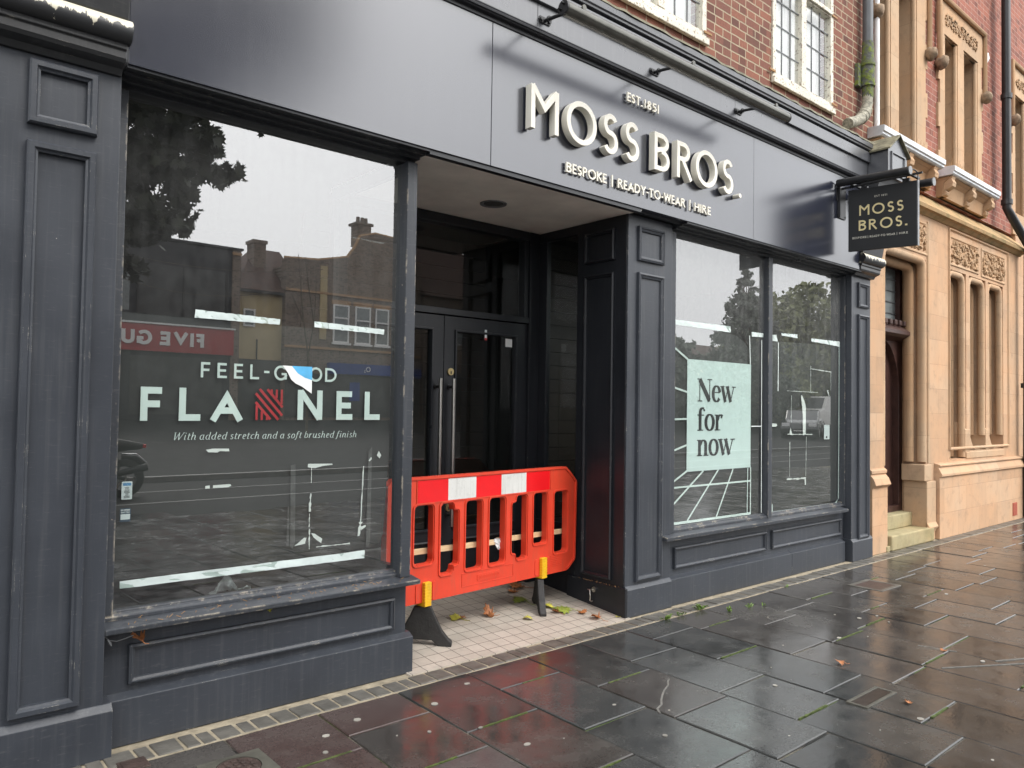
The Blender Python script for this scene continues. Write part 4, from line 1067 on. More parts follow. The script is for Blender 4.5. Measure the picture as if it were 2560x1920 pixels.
# rainwater pipe on the brick corner, mossy at the collar
DP = thing('drainpipe', 'grey rainwater pipe with a mossy collar on the red brick corner', 'drainpipe', (8.03, 3.60, 4.4))
MB().tube([(8.03, 3.60, 9.1), (8.03, 3.60, 5.22)], 0.052, 18).build('pipe', 'grey_pipe', DP, smooth=50)
m = MB(); m.tube([(8.03, 3.60, 5.40), (8.03, 3.60, 5.24), (8.03, 3.60, 5.18), (8.03, 3.60, 4.95)], [0.056, 0.060, 0.068, 0.066], 18); m.tube([(8.03, 3.60, 5.17), (8.03, 3.60, 5.14)], 0.076, 18); m.tube([(8.03, 3.60, 4.955), (8.03, 3.60, 4.925)], 0.073, 18); m.tube([(8.03, 3.60, 4.93), (8.03, 3.60, 4.80)], 0.056, 18); m.box(7.90, 7.97, 3.64, 3.679, 4.92, 5.16)
m.build('collar', 'mosspipe', DP, smooth=50)
m = MB(); m.tube([(8.03, 3.60, 4.84), (8.02, 3.60, 4.74), (7.98, 3.60, 4.65), (7.90, 3.595, 4.57), (7.76, 3.585, 4.49), (7.60, 3.58, 4.43), (7.53, 3.575, 4.40)], [0.054, 0.054, 0.060, 0.060, 0.055, 0.054, 0.055], 16)
for q in ((7.93, 3.597, 4.595), (7.87, 3.594, 4.55)): m.tube([(q[0] + .012, q[1], q[2] + .008), (q[0] - .012, q[1], q[2] - .008)], 0.066, 16)
m.build('spout', 'lichenpipe', DP, smooth=50)
m = MB(); m.tube([(8.372, 3.655, 9.0), (8.372, 3.655, 4.60)], 0.028, 12); tag(m.build('drainpipe', 'white_pipe', base=(8.37, 3.65, 4.6), smooth=50), 'slim white pipe where the brick shop meets the sandstone building', 'drainpipe')

# covers let into the pavement
def cover(name, label, x0, x1, y0, y1, rim, inner, im='iron'):
    t = thing(name, label, 'cover', ((x0 + x1) / 2, (y0 + y1) / 2, 0))
    MB().plate([(x0, y0), (x1, y0), (x1, y1), (x0, y1)], [[(x0 + inner, y0 + inner), (x1 - inner, y0 + inner), (x1 - inner, y1 - inner), (x0 + inner, y1 - inner)]], lambda x, y: (x, y, 0.0065), lambda x, y: (x, y, -0.05)).build('cover_frame', rim, t, bevel=0.002)
    c = MB(); c.box(x0 + inner + .003, x1 - inner - .003, y0 + inner + .003, y1 - inner - .003, -0.05, 0.0045)
    c.build('cover_plate', im, t); return t
cover('access_cover', 'rectangular sunken inspection cover in the paving below the right shop window', 6.63, 7.00, 2.845, 3.145, 'sett', 0.035)
cover('access_cover', 'small broken stop tap cover with dark grit in the paving', 3.965, 4.315, 1.775, 1.89, 'concrete', 0.018, 'sediment')
t = thing('access_cover', 'round rusty iron cover in a concrete square at the bottom edge of the pavement', 'cover', (1.275, 3.145, 0))
MB().plate([(1.145, 3.03), (1.41, 3.03), (1.41, 3.26), (1.145, 3.26)], [[(1.278 + 0.092 * math.cos(i * math.pi / 16), 3.145 + 0.092 * math.sin(i * math.pi / 16)) for i in range(32)]], lambda x, y: (x, y, 0.0065), lambda x, y: (x, y, -0.04)).build('cover_frame', 'concrete', t)
c = MB(); c.disc((1.278, 3.145, -0.03), 0.089, 0.035, 32)
for i in range(5):
    for j in range(5):
        if (i - 2) ** 2 + (j - 2) ** 2 < 6: c.box(1.278 + (i - 2) * 0.03 - 0.010, 1.278 + (i - 2) * 0.03 + 0.010, 3.145 + (j - 2) * 0.03 - 0.010, 3.145 + (j - 2) * 0.03 + 0.010, 0.0052, 0.0085)
c.build('cover_plate', 'iron', t, bevel=0.002)
t = thing('access_cover', 'small rusty square tap cover against the plinth at the left corner', 'cover', (0.955, 3.44, 0))
MB().box(0.90, 1.01, 3.39, 3.495, -0.03, 0.006).build('cover_frame', 'iron', t, bevel=0.003)
MB().box(0.912, 0.998, 3.402, 3.483, 0.0055, 0.009).build('cover_plate', 'iron', t, bevel=0.002)

# ------------------------------------------------------------------ red street barrier
KB = 0.972
bo = Vector((2.85033, 4.07799, 0)) * KB; bd = Vector((0.992962, 0.118434, 0)); bn = Vector((-0.118434, 0.992962, 0))
BR_ = thing('street_barrier', 'red plastic pedestrian barrier with white panels and yellow clips standing in the doorway', 'barrier', (bo.x + 0.58 * bd.x, bo.y + 0.58 * bd.y, 0.045))
def bp(s, z, q): v = bo + bd * (s * KB) + bn * q; return (v.x, v.y, 1.5 + (z - 1.5) * KB)
def rrect(s0, s1, z0, z1, r_, n=5):
    out = []
    for cx, cz, a0 in ((s1 - r_, z0 + r_, -90), (s1 - r_, z1 - r_, 0), (s0 + r_, z1 - r_, 90), (s0 + r_, z0 + r_, 180)):
        out += [(cx + r_ * math.cos(R(a0 + 90 * i / n)), cz + r_ * math.sin(R(a0 + 90 * i / n))) for i in range(n + 1)]
    return out
def slot_notched(s0, s1, z0, z1, side):
    q = 0.045; r_ = 0.018
    if side > 0:
        return [(s0 + r_, z0), (s1 - q - r_, z0), (s1 - q, z0 + r_), (s1 - q + .004, z0 + .045), (s1 - .008, z0 + .052), (s1, z0 + .07), (s1, z1 - .07), (s1 - .008, z1 - .052), (s1 - q + .004, z1 - .045), (s1 - q, z1 - r_), (s1 - q - r_, z1), (s0 + r_, z1), (s0, z1 - r_), (s0, z0 + r_)]
    return [(s0 + s1 - p[0], p[1]) for p in slot_notched(s0, s1, z0, z1, 1)][::-1]
slots = [rrect(-0.30, -0.195, 0.42, 0.86, 0.025), rrect(-0.13, 0.027, 0.500, 0.872, 0.03), slot_notched(0.095, 0.252, 0.413, 0.868, 1), rrect(0.322, 0.474, 0.408, 0.868, 0.028), rrect(0.549, 0.706, 0.411, 0.869, 0.028), slot_notched(0.780, 0.938, 0.411, 0.868, -1), rrect(1.018, 1.170, 0.493, 0.869, 0.028), rrect(1.258, 1.416, 0.399, 0.864, 0.03)]
outer = [(-0.235, 0.262), (1.416, 0.250), (1.517, 0.324), (1.530, 0.933), (1.455, 1.0), (1.387, 1.050), (-0.300, 1.050), (-0.345, 1.012), (-0.352, 0.35)]
P = MB().plate(outer, slots, lambda s, z: bp(s, z, -0.024), lambda s, z: bp(s, z, 0.024)).build('barrier_panel', 'red', BR_, bevel=0.006, seg=3)
lip = MB()
for q in slots[1:]:
    cx = sum(p[0] for p in q) / len(q); cz = sum(p[1] for p in q) / len(q)
    big = [(cx + (p[0] - cx) * 1.20, cz + (p[1] - cz) * 1.065) for p in q]; mid = [(cx + (p[0] - cx) * 1.10, cz + (p[1] - cz) * 1.03) for p in q]
    lip.plate(big, [mid], lambda s, z: bp(s, z, -0.0305), lambda s, z: bp(s, z, -0.023))
lip.build('slot_rim', 'red', P, bevel=0.002)
edge = MB()
for a, b_ in (((-0.30, 1.043), (1.387, 1.043)), ((1.387, 1.043), (1.45, 0.995)), ((1.45, 0.995), (1.522, 0.93)), ((1.522, 0.93), (1.51, 0.33)), ((1.51, 0.33), (1.42, 0.262))):
    d = Vector((b_[0] - a[0], b_[1] - a[1])).normalized() * 0.008
    nx, nz = -d.y, d.x
    edge.prism([(a[0] + nx, a[1] + nz), (b_[0] + nx, b_[1] + nz), (b_[0] - nx, b_[1] - nz), (a[0] - nx, a[1] - nz)], lambda s, z: bp(s, z, -0.0315), lambda s, z: bp(s, z, -0.0235))
for s0, s1, z0, z1 in ((-0.12, 1.20, 0.8795, 0.8845), (-0.12, 1.2, 1.0315, 1.0355), (1.205, 1.211, 0.885, 1.031), (-0.118, -0.112, 0.885, 1.031)):
    edge.prism(rect(s0, s1, z0, z1), lambda s, z: bp(s, z, -0.0285), lambda s, z: bp(s, z, -0.0235))
for s0, s1, z0, z1 in ((0.289, 0.800, 0.300, 0.304), (0.289, 0.800, 0.386, 0.390), (0.289, 0.293, 0.304, 0.386), (0.796, 0.800, 0.304, 0.386)):
    edge.prism(rect(s0, s1, z0, z1), lambda s, z: bp(s, z, -0.0265), lambda s, z: bp(s, z, -0.0235))
for i in range(7): edge.prism(rrect(1.215, 1.36, 0.305 + i * 0.013, 0.311 + i * 0.013, 0.002, 1), lambda s, z: bp(s, z, -0.0265), lambda s, z: bp(s, z, -0.0235))
for c_ in (-0.028, 1.122):
    for dx in (-0.085, 0.055): edge.prism(rrect(c_ + dx, c_ + dx + 0.034, 0.262, 0.382, 0.015), lambda s, z: bp(s, z, -0.029), lambda s, z: bp(s, z, -0.0235))
edge.build('panel_ribs', 'red', P, bevel=0.0015)
m = MB(); m.prism(rrect(0.434, 0.662, 0.318, 0.366, 0.012), lambda s, z: bp(s, z, -0.0268), lambda s, z: bp(s, z, -0.0235)); m.build('maker_plate', 'red', P, bevel=0.001)
mk = MB()
for i in range(8): s_ = 0.452 + i * 0.0255; mk.plate(rrect(s_, s_ + 0.017, 0.328, 0.356, 0.004, 2), [rrect(s_ + 0.005, s_ + 0.012, 0.334, 0.350, 0.002, 2)], lambda s, z: bp(s, z, -0.0285), lambda s, z: bp(s, z, -0.0265))
mk.build('maker_emboss', 'red', P)
for s0, s1, c in ((-0.107, 0.1525, 'red_sheet'), (0.1535, 0.4115, 'white_sheet'), (0.4125, 0.6625, 'red_sheet'), (0.6635, 0.9285, 'white_sheet'), (0.9295, 1.197, 'red_sheet')):
    MB().prism(rect(s0, s1, 0.888, 1.028), lambda s, z: bp(s, z, -0.0255), lambda s, z: bp(s, z, -0.0235)).build('reflective_panel', c, P)
for c_ in (-0.028, 1.122):
    cl = MB()
    for i in range(8): cl.prism(rrect(c_ - 0.028, c_ + 0.028, 0.238 + i * 0.0188, 0.2560 + i * 0.0188, 0.004, 2), lambda s, z: bp(s, z, -0.050), lambda s, z: bp(s, z, 0.050))
    cl.prism(rect(c_ - 0.026, c_ + 0.026, 0.236, 0.388), lambda s, z: bp(s, z, -0.0465), lambda s, z: bp(s, z, 0.0465))
    cl.build('foot_clip', 'yellow', BR_, bevel=0.002)
    # feet are swivelled: the left one points right of the panel, the right one straight at the street
    cc = bo + bd * (c_ * KB); toe = Vector((2.8776, 3.8496, 0)) if c_ < 0 else Vector((3.766, 3.956, 0))
    u_ = (toe - cc); hl = u_.length + 0.012; u_.normalize(); n_ = Vector((-u_.y, u_.x, 0))
    def fp(t_, z, o_):
        p = cc + u_ * (t_ * hl) + n_ * o_
        g = 0.006 + 0.098 * (p.y - 3.66)
        return (p.x, p.y, g + z * (0.262 - g) if z > 0 else g)
    prof = [(-0.98, 0.0), (-1.0, 0.10), (-0.86, 0.19), (-0.66, 0.38), (-0.42, 0.76), (-0.28, 1.02), (0.28, 1.02), (0.42, 0.76), (0.66, 0.38), (0.86, 0.19), (1.0, 0.10), (0.98, 0.0), (0.52, 0.0), (0.32, 0.14), (-0.32, 0.14), (-0.52, 0.0)]
    ft = MB(); ft.prism(prof, lambda t_, z: fp(t_, z, -0.024), lambda t_, z: fp(t_, z, 0.024))
    F_ = ft.build('barrier_foot', 'rubber', BR_, bevel=0.006)
    for sd_ in (-0.0255, 0.0235):
        gr = MB(); gr.prism([(0.54, 0.38), (0.32, 0.74), (0.22, 0.74), (0.22, 0.34)], lambda t_, z: fp(t_, z, sd_), lambda t_, z: fp(t_, z, sd_ + 0.002))
        gr.build('foot_web', 'rubber', F_, bevel=0.0006)

def batten(s0, s1, z0, z1, q, label):
    m = MB(); m.prism([(s0, z0), (s1, z1), (s1, z1 + 0.036), (s0, z0 + 0.036)], lambda s, z: bp(s, z, q), lambda s, z: bp(s, z, q + 0.022))
    tag(m.build('timber_batten', 'pine', base=bp(s0, z0, q), bevel=0.002), label, 'batten')
batten(-0.315, 0.675, 0.560, 0.528, 0.034, 'long sawn pine batten tied behind the left part of the red barrier')
batten(0.700, 1.49, 0.537, 0.522, 0.034, 'shorter sawn pine batten tied behind the right end of the red barrier')
m = MB(); r = random.Random(4); vs = []
for i in range(8):
    for j in range(6): vs.append(bp(0.655 + 0.07 * i / 7 + r.uniform(-.006, .006) + 0.03 * j / 5, 0.575 - 0.085 * j / 5 + r.uniform(-.006, .006), 0.026 + 0.014 * math.sin(2.2 * i + j) + r.uniform(-.003, .003)))
m.add(vs, [(i * 6 + j, (i + 1) * 6 + j, (i + 1) * 6 + j + 1, i * 6 + j + 1) for i in range(7) for j in range(5)])
tag(m.build('plastic_wrap', 'foil', base=bp(0.68, 0.54, 0.03)), 'scrap of clear plastic wrapped round the batten ends behind the barrier', 'plastic scrap')

# ------------------------------------------------------------------ film, tape and writing on the left window (inside face of the glass)
YG = 3.733
def vmap(x0, z0): return wall_map(x0, YG, z0)
T1 = (0.0, 0.0015)
def caps_vinyl(name, label, words, mat='vinyl', w_=0.2):
    t = thing(name, label, 'window lettering', (1.6, YG, words[0][3]))
    for s, x0, x1, z0, cp in words:
        m = MB(); nat = caps_glyph(s, w_)[0] * cp
        caps_text(m, s, cp, w_, 0, vmap(x0, z0), 0.0, 0.0015, wx=(x1 - x0) / nat)
        m.build('letter', mat, t)
    return t
caps_vinyl('window_lettering', 'smaller white words FEEL-GOOD on the left shop window', [('F', 1.283, 1.327, 1.6215, 0.073), ('E', 1.361, 1.408, 1.6215, 0.073), ('E', 1.442, 1.488, 1.6215, 0.073), ('L', 1.522, 1.570, 1.6215, 0.073), ('-', 1.596, 1.623, 1.6295, 0.073), ('G', 1.649, 1.716, 1.6215, 0.073), ('O', 1.742, 1.815, 1.6215, 0.073), ('O', 1.842, 1.914, 1.6215, 0.073), ('D', 1.931, 1.999, 1.6215, 0.073)], w_=0.155)
FT = caps_vinyl('window_lettering', 'large white word FLANNEL with one striped red letter on the left shop window', [('F', 1.016, 1.111, 1.4145, 0.155), ('L', 1.182, 1.287, 1.4145, 0.155), ('A', 1.335, 1.491, 1.4145, 0.155), ('N', 1.777, 1.922, 1.4195, 0.155), ('E', 1.997, 2.098, 1.4195, 0.155), ('L', 2.168, 2.270, 1.4195, 0.155)])
m = MB(); X0, X1, Z0, Z1 = 1.556, 1.698, 1.418, 1.573
wd = X1 - X0; hg = Z1 - Z0
def clip_line(p, q):
    """part of a slanted stripe inside the letter's square"""
    pts = []
    for i in range(41):
        f = i / 40; x = p[0] + (q[0] - p[0]) * f; z = p[1] + (q[1] - p[1]) * f
        if X0 <= x <= X1 and Z0 <= z <= Z1: pts.append((x, z))
    return pts
idm = lambda u, v, d: (u, YG - d, v)
for i, o_ in enumerate((-0.06, -0.02, 0.02, 0.06)):
    pts = clip_line((X0 + o_ * 1.0, Z1 + 0.0), (X1 + o_ * 1.0, Z0 - 0.0))
    if o_ < 0: pts = clip_line((X0, Z1 + o_ * 1.1), (X1, Z0 + o_ * 1.1))
    else: pts = clip_line((X0 + o_, Z1), (X1 + o_, Z0))
    if len(pts) > 1: stroke3d(m, [pts[0], pts[-1]], 0.0125, False, idm, 0, 0.0015)
for i, x in enumerate((X0 + 0.006, X0 + 0.033, X0 + 0.060)):
    stroke3d(m, [(x, Z0), (x, max(Z0 + 0.03, Z1 - 0.075 - (x - X0) * hg / wd))], 0.0105, False, idm, 0, 0.0018)
for i, x in enumerate((X1 - 0.006, X1 - 0.033, X1 - 0.060)):
    stroke3d(m, [(x, Z1), (x, min(Z1 - 0.03, Z0 + 0.075 + (X1 - x) * hg / wd))], 0.0105, False, idm, 0, 0.0018)
m.build('letter', 'vinyl_red', FT)
m = MB(); e_ = styled_text(m, 'With added stretch and a soft brushed finish', italic_glyph, 0.0345, 0.10, vmap(1.163, 1.327), 0, 0.0012, sx=1.0, shear=0.22)
sc_ = (2.130 - 1.163) / e_; m = MB(); styled_text(m, 'With added stretch and a soft brushed finish', italic_glyph, 0.0345, 0.10, vmap(1.163, 1.325), 0, 0.0012, sx=sc_, shear=0.22)
tag(m.build('window_lettering', 'vinyl', base=(1.65, YG, 1.327)), 'slanted white line of writing under the large word on the left shop window', 'window lettering')
def flat(name, label, cat, polys, y=YG, th=0.0012, group=None):
    """thin sheets stuck to the glass; polys: list of (points, material)"""
    allp = [p for q, _ in polys for p in q]
    cx = sum(p[0] for p in allp) / len(allp); cz = sum(p[1] for p in allp) / len(allp)
    m = MB(); mats = []
    for i, (q, mt) in enumerate(polys):
        if mt not in mats: mats.append(mt)
        m.cm = mats.index(mt)
        yy = y - i * 0.0003
        m.prism(q, lambda x, z: (x, yy, z), lambda x, z: (x, yy - th, z))
    return tag(m.build(name, [MAT[q] for q in mats], base=(cx, y, cz)), label, cat, group)
TP = thing('torn_poster', 'peeling corner of a white and blue poster hanging over the word FEEL-GOOD', 'poster scrap', (1.78, YG, 1.62))
MB().prism([(1.691, 1.697), (1.742, 1.696), (1.855, 1.628), (1.855, 1.557), (1.80, 1.592), (1.765, 1.607), (1.740, 1.626), (1.72, 1.662)], lambda x, z: (x, YG - .003, z), lambda x, z: (x, YG - .0042, z)).build('poster_back', 'paper', TP)
MB().prism([(1.742, 1.6965), (1.855, 1.697), (1.855, 1.6275), (1.815, 1.638), (1.775, 1.660)], lambda x, z: (x, YG - .0035, z), lambda x, z: (x, YG - .0047, z)).build('poster_print', 'vinyl_blue', TP)

def tape(label, pts, group, y=YG):
    """crinkled strip of tape: pts = top-left, top-right, bottom-right, bottom-left"""
    m = MB(); r = random.Random(label); n = 26; vs = []
    tl, tr_, br, bl = pts
    for i in range(n + 1):
        f = i / n
        for j in range(4):
            g = j / 3
            x = (tl[0] + (tr_[0] - tl[0]) * f) * (1 - g) + (bl[0] + (br[0] - bl[0]) * f) * g
            z = (tl[1] + (tr_[1] - tl[1]) * f) * (1 - g) + (bl[1] + (br[1] - bl[1]) * f) * g
            vs.append((x, y - 0.002 - r.uniform(0, 0.004), z + r.uniform(-0.0012, 0.0012)))
    m.add(vs, [(i * 4 + j, (i + 1) * 4 + j, (i + 1) * 4 + j + 1, i * 4 + j + 1) for i in range(n) for j in range(3)])
    cx = (tl[0] + tr_[0]) / 2; cz = (tl[1] + bl[1]) / 2
    return tag(m.build('tape_strip', 'tape', base=(cx, y, cz), smooth=60), label, 'tape', group)
GT = 'pale tape strips left on the shop windows'
tape('upper left pale tape strip above FEEL-GOOD on the left shop window', [(1.25, 1.942), (1.672, 1.932), (1.670, 1.903), (1.247, 1.903)], GT)
tape('upper right pale tape strip beside the post of the left shop window', [(1.862, 1.937), (2.287, 1.927), (2.284, 1.899), (1.862, 1.906)], GT)
tape('longest pale tape strip, along the bottom of the left shop window', [(0.955, 0.702), (2.191, 0.704), (2.191, 0.662), (0.956, 0.669)], GT)
tape('longest of the upper tape strips above the New for now poster', [(4.912, 2.213), (5.715, 2.222), (5.722, 2.170), (4.906, 2.175)], GT)
tape('short tape piece touching the left side of the right window mullion', [(6.047, 2.200), (6.24, 2.202), (6.24, 2.165), (6.045, 2.160)], GT)
tape('short tape piece touching the right side of the right window mullion', [(6.384, 2.198), (6.455, 2.205), (6.486, 2.145), (6.384, 2.143)], GT)
tape('pointed tape piece at the top of the rightmost pane', [(6.545, 2.226), (6.836, 2.236), (6.838, 2.200), (6.555, 2.205)], GT)
tape('tape strip at the top right corner of the rightmost pane', [(7.103, 2.217), (7.69, 2.225), (7.692, 2.172), (7.103, 2.188)], GT)
flat('tape_strip', 'thin upright tape edge down the right side of the rightmost pane', 'tape', [([(7.672, 2.19), (7.696, 2.19), (7.682, 0.63), (7.60, 0.588), (6.415, 0.590), (6.415, 0.657), (6.395, 0.657), (6.395, 0.566), (7.61, 0.566), (7.65, 0.60), (7.664, 0.63)], 'tape')], group=GT)
flat('backing_sheet', 'charcoal sheet behind the lower part of the left shop window', 'backing sheet', [([(0.905, 1.902), (2.356, 1.901), (2.34, 1.2), (2.315, 0.78), (2.29, 0.735), (2.24, 0.715), (1.72, 0.700), (0.905, 0.705)], 'board')], y=3.748, th=0.003)
flat('backing_sheet', 'charcoal sheet behind the New for now poster', 'backing sheet', [([(4.87, 2.185), (5.70, 2.165), (5.84, 2.150), (5.97, 2.095), (6.01, 2.06), (6.01, 0.60), (4.87, 0.61)], 'board')], y=3.748, th=0.003)
flat('backing_sheet', 'charcoal sheet between the poster and the right window mullion', 'backing sheet', [([(6.035, 2.162), (6.21, 2.162), (6.215, 0.60), (6.05, 0.60)], 'board')], y=3.751, th=0.003)
flat('backing_sheet', 'charcoal sheet behind the rightmost shop window pane', 'backing sheet', [([(6.385, 2.145), (7.69, 2.18), (7.66, 0.61), (6.40, 0.59)], 'board')], y=3.748, th=0.003)
GS = 'dark tape strips on the left shop window'
flat('dark_tape', 'longest dark grey upright tape left of the white torn edges', 'tape', [([(1.750, 1.186), (1.776, 1.19), (1.783, 0.79), (1.770, 0.757), (1.757, 0.77)], 'greytape')], group=GS)
flat('dark_tape', 'short dark grey upright tape leftmost on the lower glass', 'tape', [([(1.740, 0.977), (1.748, 0.975), (1.750, 0.775), (1.736, 0.772)], 'greytape')], group=GS)
flat('dark_tape', 'dark grey upright tape nearest the doorway post', 'tape', [([(2.205, 1.245), (2.226, 1.27), (2.226, 0.75), (2.216, 0.722), (2.200, 0.722)], 'greytape')], group=GS)
GP = 'torn white paper scraps on the shop windows'
def scrap(label, polys): flat('paper_scrap', label, 'paper scrap', [(q, 'paper') for q in polys], group=GP)
def ragged(x0, z0, x1, z1, w_, seed, n=9):
    r = random.Random(seed); L = []; Q = []
    for i in range(n + 1):
        f = i / n; x = x0 + (x1 - x0) * f; z = z0 + (z1 - z0) * f; q = w_ * r.uniform(0.2, 1.0)
        if abs(x1 - x0) > abs(z1 - z0): L.append((x, z + q)); Q.append((x, z - q * r.uniform(0.2, 1)))
        else: L.append((x - q, z)); Q.append((x + q * r.uniform(0.2, 1), z))
    return L + Q[::-1]
scrap('long thin torn white line near the doorway post of the left window', [ragged(2.176, 1.167, 2.165, 0.86, 0.006, 1), ragged(2.165, 0.86, 2.155, 0.785, 0.013, 2, 5), [(2.168, 0.835), (2.195, 0.842), (2.196, 0.832), (2.168, 0.815)]])
scrap('broken dotted white line in the lower middle of the left window', [ragged(1.866, 1.035, 1.862, 0.94, 0.009, 3), ragged(1.861, 0.93, 1.860, 0.86, 0.004, 4), ragged(1.862, 0.85, 1.863, 0.745, 0.005, 5), ragged(1.866, 1.17, 1.866, 1.09, 0.003, 6)])
scrap('white torn tag with a long point below the slanted writing', [[(1.844, 1.172), (1.846, 1.190), (1.875, 1.189), (1.985, 1.186), (1.986, 1.180), (1.93, 1.176), (1.885, 1.166), (1.862, 1.169)]])
scrap('tattered white poster corner low on the left window', [[(1.779, 0.770), (1.800, 0.783), (1.833, 0.808), (1.846, 0.806), (1.838, 0.776)], [(1.872, 0.828), (1.893, 0.822), (1.936, 0.792), (1.930, 0.770), (1.902, 0.790), (1.885, 0.806)], ragged(1.903, 0.752, 2.10, 0.750, 0.006, 8, 16)])
scrap('white sliver of paper left under the slanted writing', [[(1.318, 1.276), (1.352, 1.281), (1.428, 1.279), (1.430, 1.266), (1.385, 1.268), (1.372, 1.262), (1.33, 1.264)]])
scrap('pale pair of paper remains at middle left of the left window', [[(1.320, 1.104), (1.340, 1.105), (1.341, 1.091), (1.320, 1.091)], [(1.356, 1.105), (1.438, 1.107), (1.444, 1.099), (1.430, 1.092), (1.356, 1.092)]])
scrap('folded white diamond scrap beside the doorway post', [[(2.258, 1.222), (2.270, 1.246), (2.286, 1.222), (2.276, 1.205)], [(2.205, 1.195), (2.222, 1.215), (2.226, 1.203), (2.212, 1.190)]])
scrap('tall white torn blade in the rightmost window', [[(6.915, 1.655), (6.932, 1.66), (6.985, 1.60), (7.008, 1.545), (7.006, 1.285), (6.955, 1.285), (6.948, 1.48)], ragged(6.667, 1.288, 7.135, 1.281, 0.008, 12, 22), ragged(6.738, 1.655, 6.733, 1.40, 0.006, 13), [(6.70, 1.285), (6.722, 1.35), (6.745, 1.30), (6.76, 1.28)]])
scrap('pair of thin white uprights below the torn blade', [ragged(6.713, 1.218, 6.711, 1.08, 0.010, 14), ragged(6.711, 1.07, 6.71, 0.89, 0.003, 15), ragged(7.019, 1.261, 7.010, 0.88, 0.005, 16, 16)])
scrap('white bracket shaped paper line low in the rightmost window', [ragged(6.66, 0.868, 6.99, 0.862, 0.012, 17, 12), [(6.985, 0.872), (7.012, 0.872), (7.012, 0.80), (6.994, 0.80)]])
scrap('small pale tab stuck beside the mullion of the right window', [[(6.385, 1.392), (6.475, 1.388), (6.485, 1.372), (6.47, 1.362), (6.385, 1.360)]])
scrap('thin pale outline high in the rightmost window', [ragged(7.09, 1.92, 7.52, 1.905, 0.007, 18, 12), ragged(7.505, 1.90, 7.505, 1.72, 0.006, 19), ragged(7.10, 1.95, 7.10, 1.70, 0.005, 20), ragged(6.66, 1.694, 7.24, 1.692, 0.004, 22, 16), ragged(7.44, 1.72, 7.47, 1.66, 0.018, 23, 5)])
# stickers
st = thing('window_sticker', 'white notice sticker with blue heading at the left edge of the left window', 'sticker', (0.975, YG, 1.1))
MB().prism(rrect(0.952, 0.996, 1.063, 1.143, 0.004, 2), lambda x, z: (x, YG, z), lambda x, z: (x, YG - .0012, z)).build('sticker_paper', 'sticker', st)
m = MB(); m.box(0.957, 0.991, YG - .0016, YG - .0012, 1.124, 1.137); m.build('sticker_heading', 'sticker_blue', st)
m = MB(); r = random.Random(2)
for i in range(9): q = r.uniform(0.006, 0.013); m.box(0.974 - q, 0.974 + q, YG - .0016, YG - .0012, 1.070 + i * 0.0056, 1.0725 + i * 0.0056)
m.build('sticker_print', 'ink', st)
st = thing('window_sticker', 'navy sticker reading RECOMMEND SHUTTERS below the white notice sticker', 'sticker', (0.97, YG, 0.99))
MB().prism(rrect(0.948, 0.993, 0.964, 1.024, 0.003, 2), lambda x, z: (x, YG, z), lambda x, z: (x, YG - .0012, z)).build('sticker_paper', 'sticker_navy', st)
m = MB(); m.box(0.951, 0.990, YG - .0016, YG - .0012, 0.974, 0.998); m.build('sticker_label', 'sticker', st)
m = MB()
for s, z in (('RECOMMEND', 1.0125), ('SHUTTERS', 1.0025)):
    nat = text_width(s, 0.22, 0.16) * 0.0068; caps_text(m, s, 0.0068, 0.22, 0.16, vmap(0.952, z), 0.0012, 0.0018, wx=0.037 / nat)
m.build('sticker_print', 'sticker', st)
flat('window_sticker', 'tall white sticker near the right edge of the rightmost pane', 'sticker', [([(7.369, 1.374), (7.480, 1.374), (7.480, 1.230), (7.369, 1.230)], 'sticker'), ([(7.405, 1.262), (7.435, 1.262), (7.435, 1.242), (7.405, 1.242)], 'ink')])
flat('window_sticker', 'white serrated label in the top corner of the right door pane', 'sticker', [([(3.969, 2.047), (4.038, 2.045), (4.038, 1.982), (3.969, 1.982)], 'paper')], y=4.647)
flat('window_sticker', 'red tipped strip of clear tape over the top of the right door pane', 'sticker', [([(3.735, 2.098), (3.757, 2.098), (3.757, 2.03), (3.735, 2.03)], 'foil'), ([(3.733, 2.034), (3.759, 2.034), (3.757, 2.018), (3.735, 2.018)], 'vinyl_red')], y=4.622)
# crumpled grey plastic left on the display bed
m = MB(); r = random.Random(31); vs = []; n = 14
for i in range(n):
    for j in range(9):
        u, v = i / (n - 1), j / 8
        hgt = 0.13 * math.sin(math.pi * u) ** 0.6 * (1 - v) * (0.6 + 0.4 * math.sin(7 * u))
        vs.append((1.40 + 0.19 * u + r.uniform(-.006, .006), 3.79 + 0.10 * v + r.uniform(-.008, .008), 0.550 + max(0.002, hgt + r.uniform(-.008, .008))))
m.add(vs, [(i * 9 + j, (i + 1) * 9 + j, (i + 1) * 9 + j + 1, i * 9 + j + 1) for i in range(n - 1) for j in range(8)])
tag(m.build('crumpled_sheet', 'foil', base=(1.5, 3.88, 0.55)), 'crumpled grey plastic lying behind the bottom of the left window', 'plastic sheet')

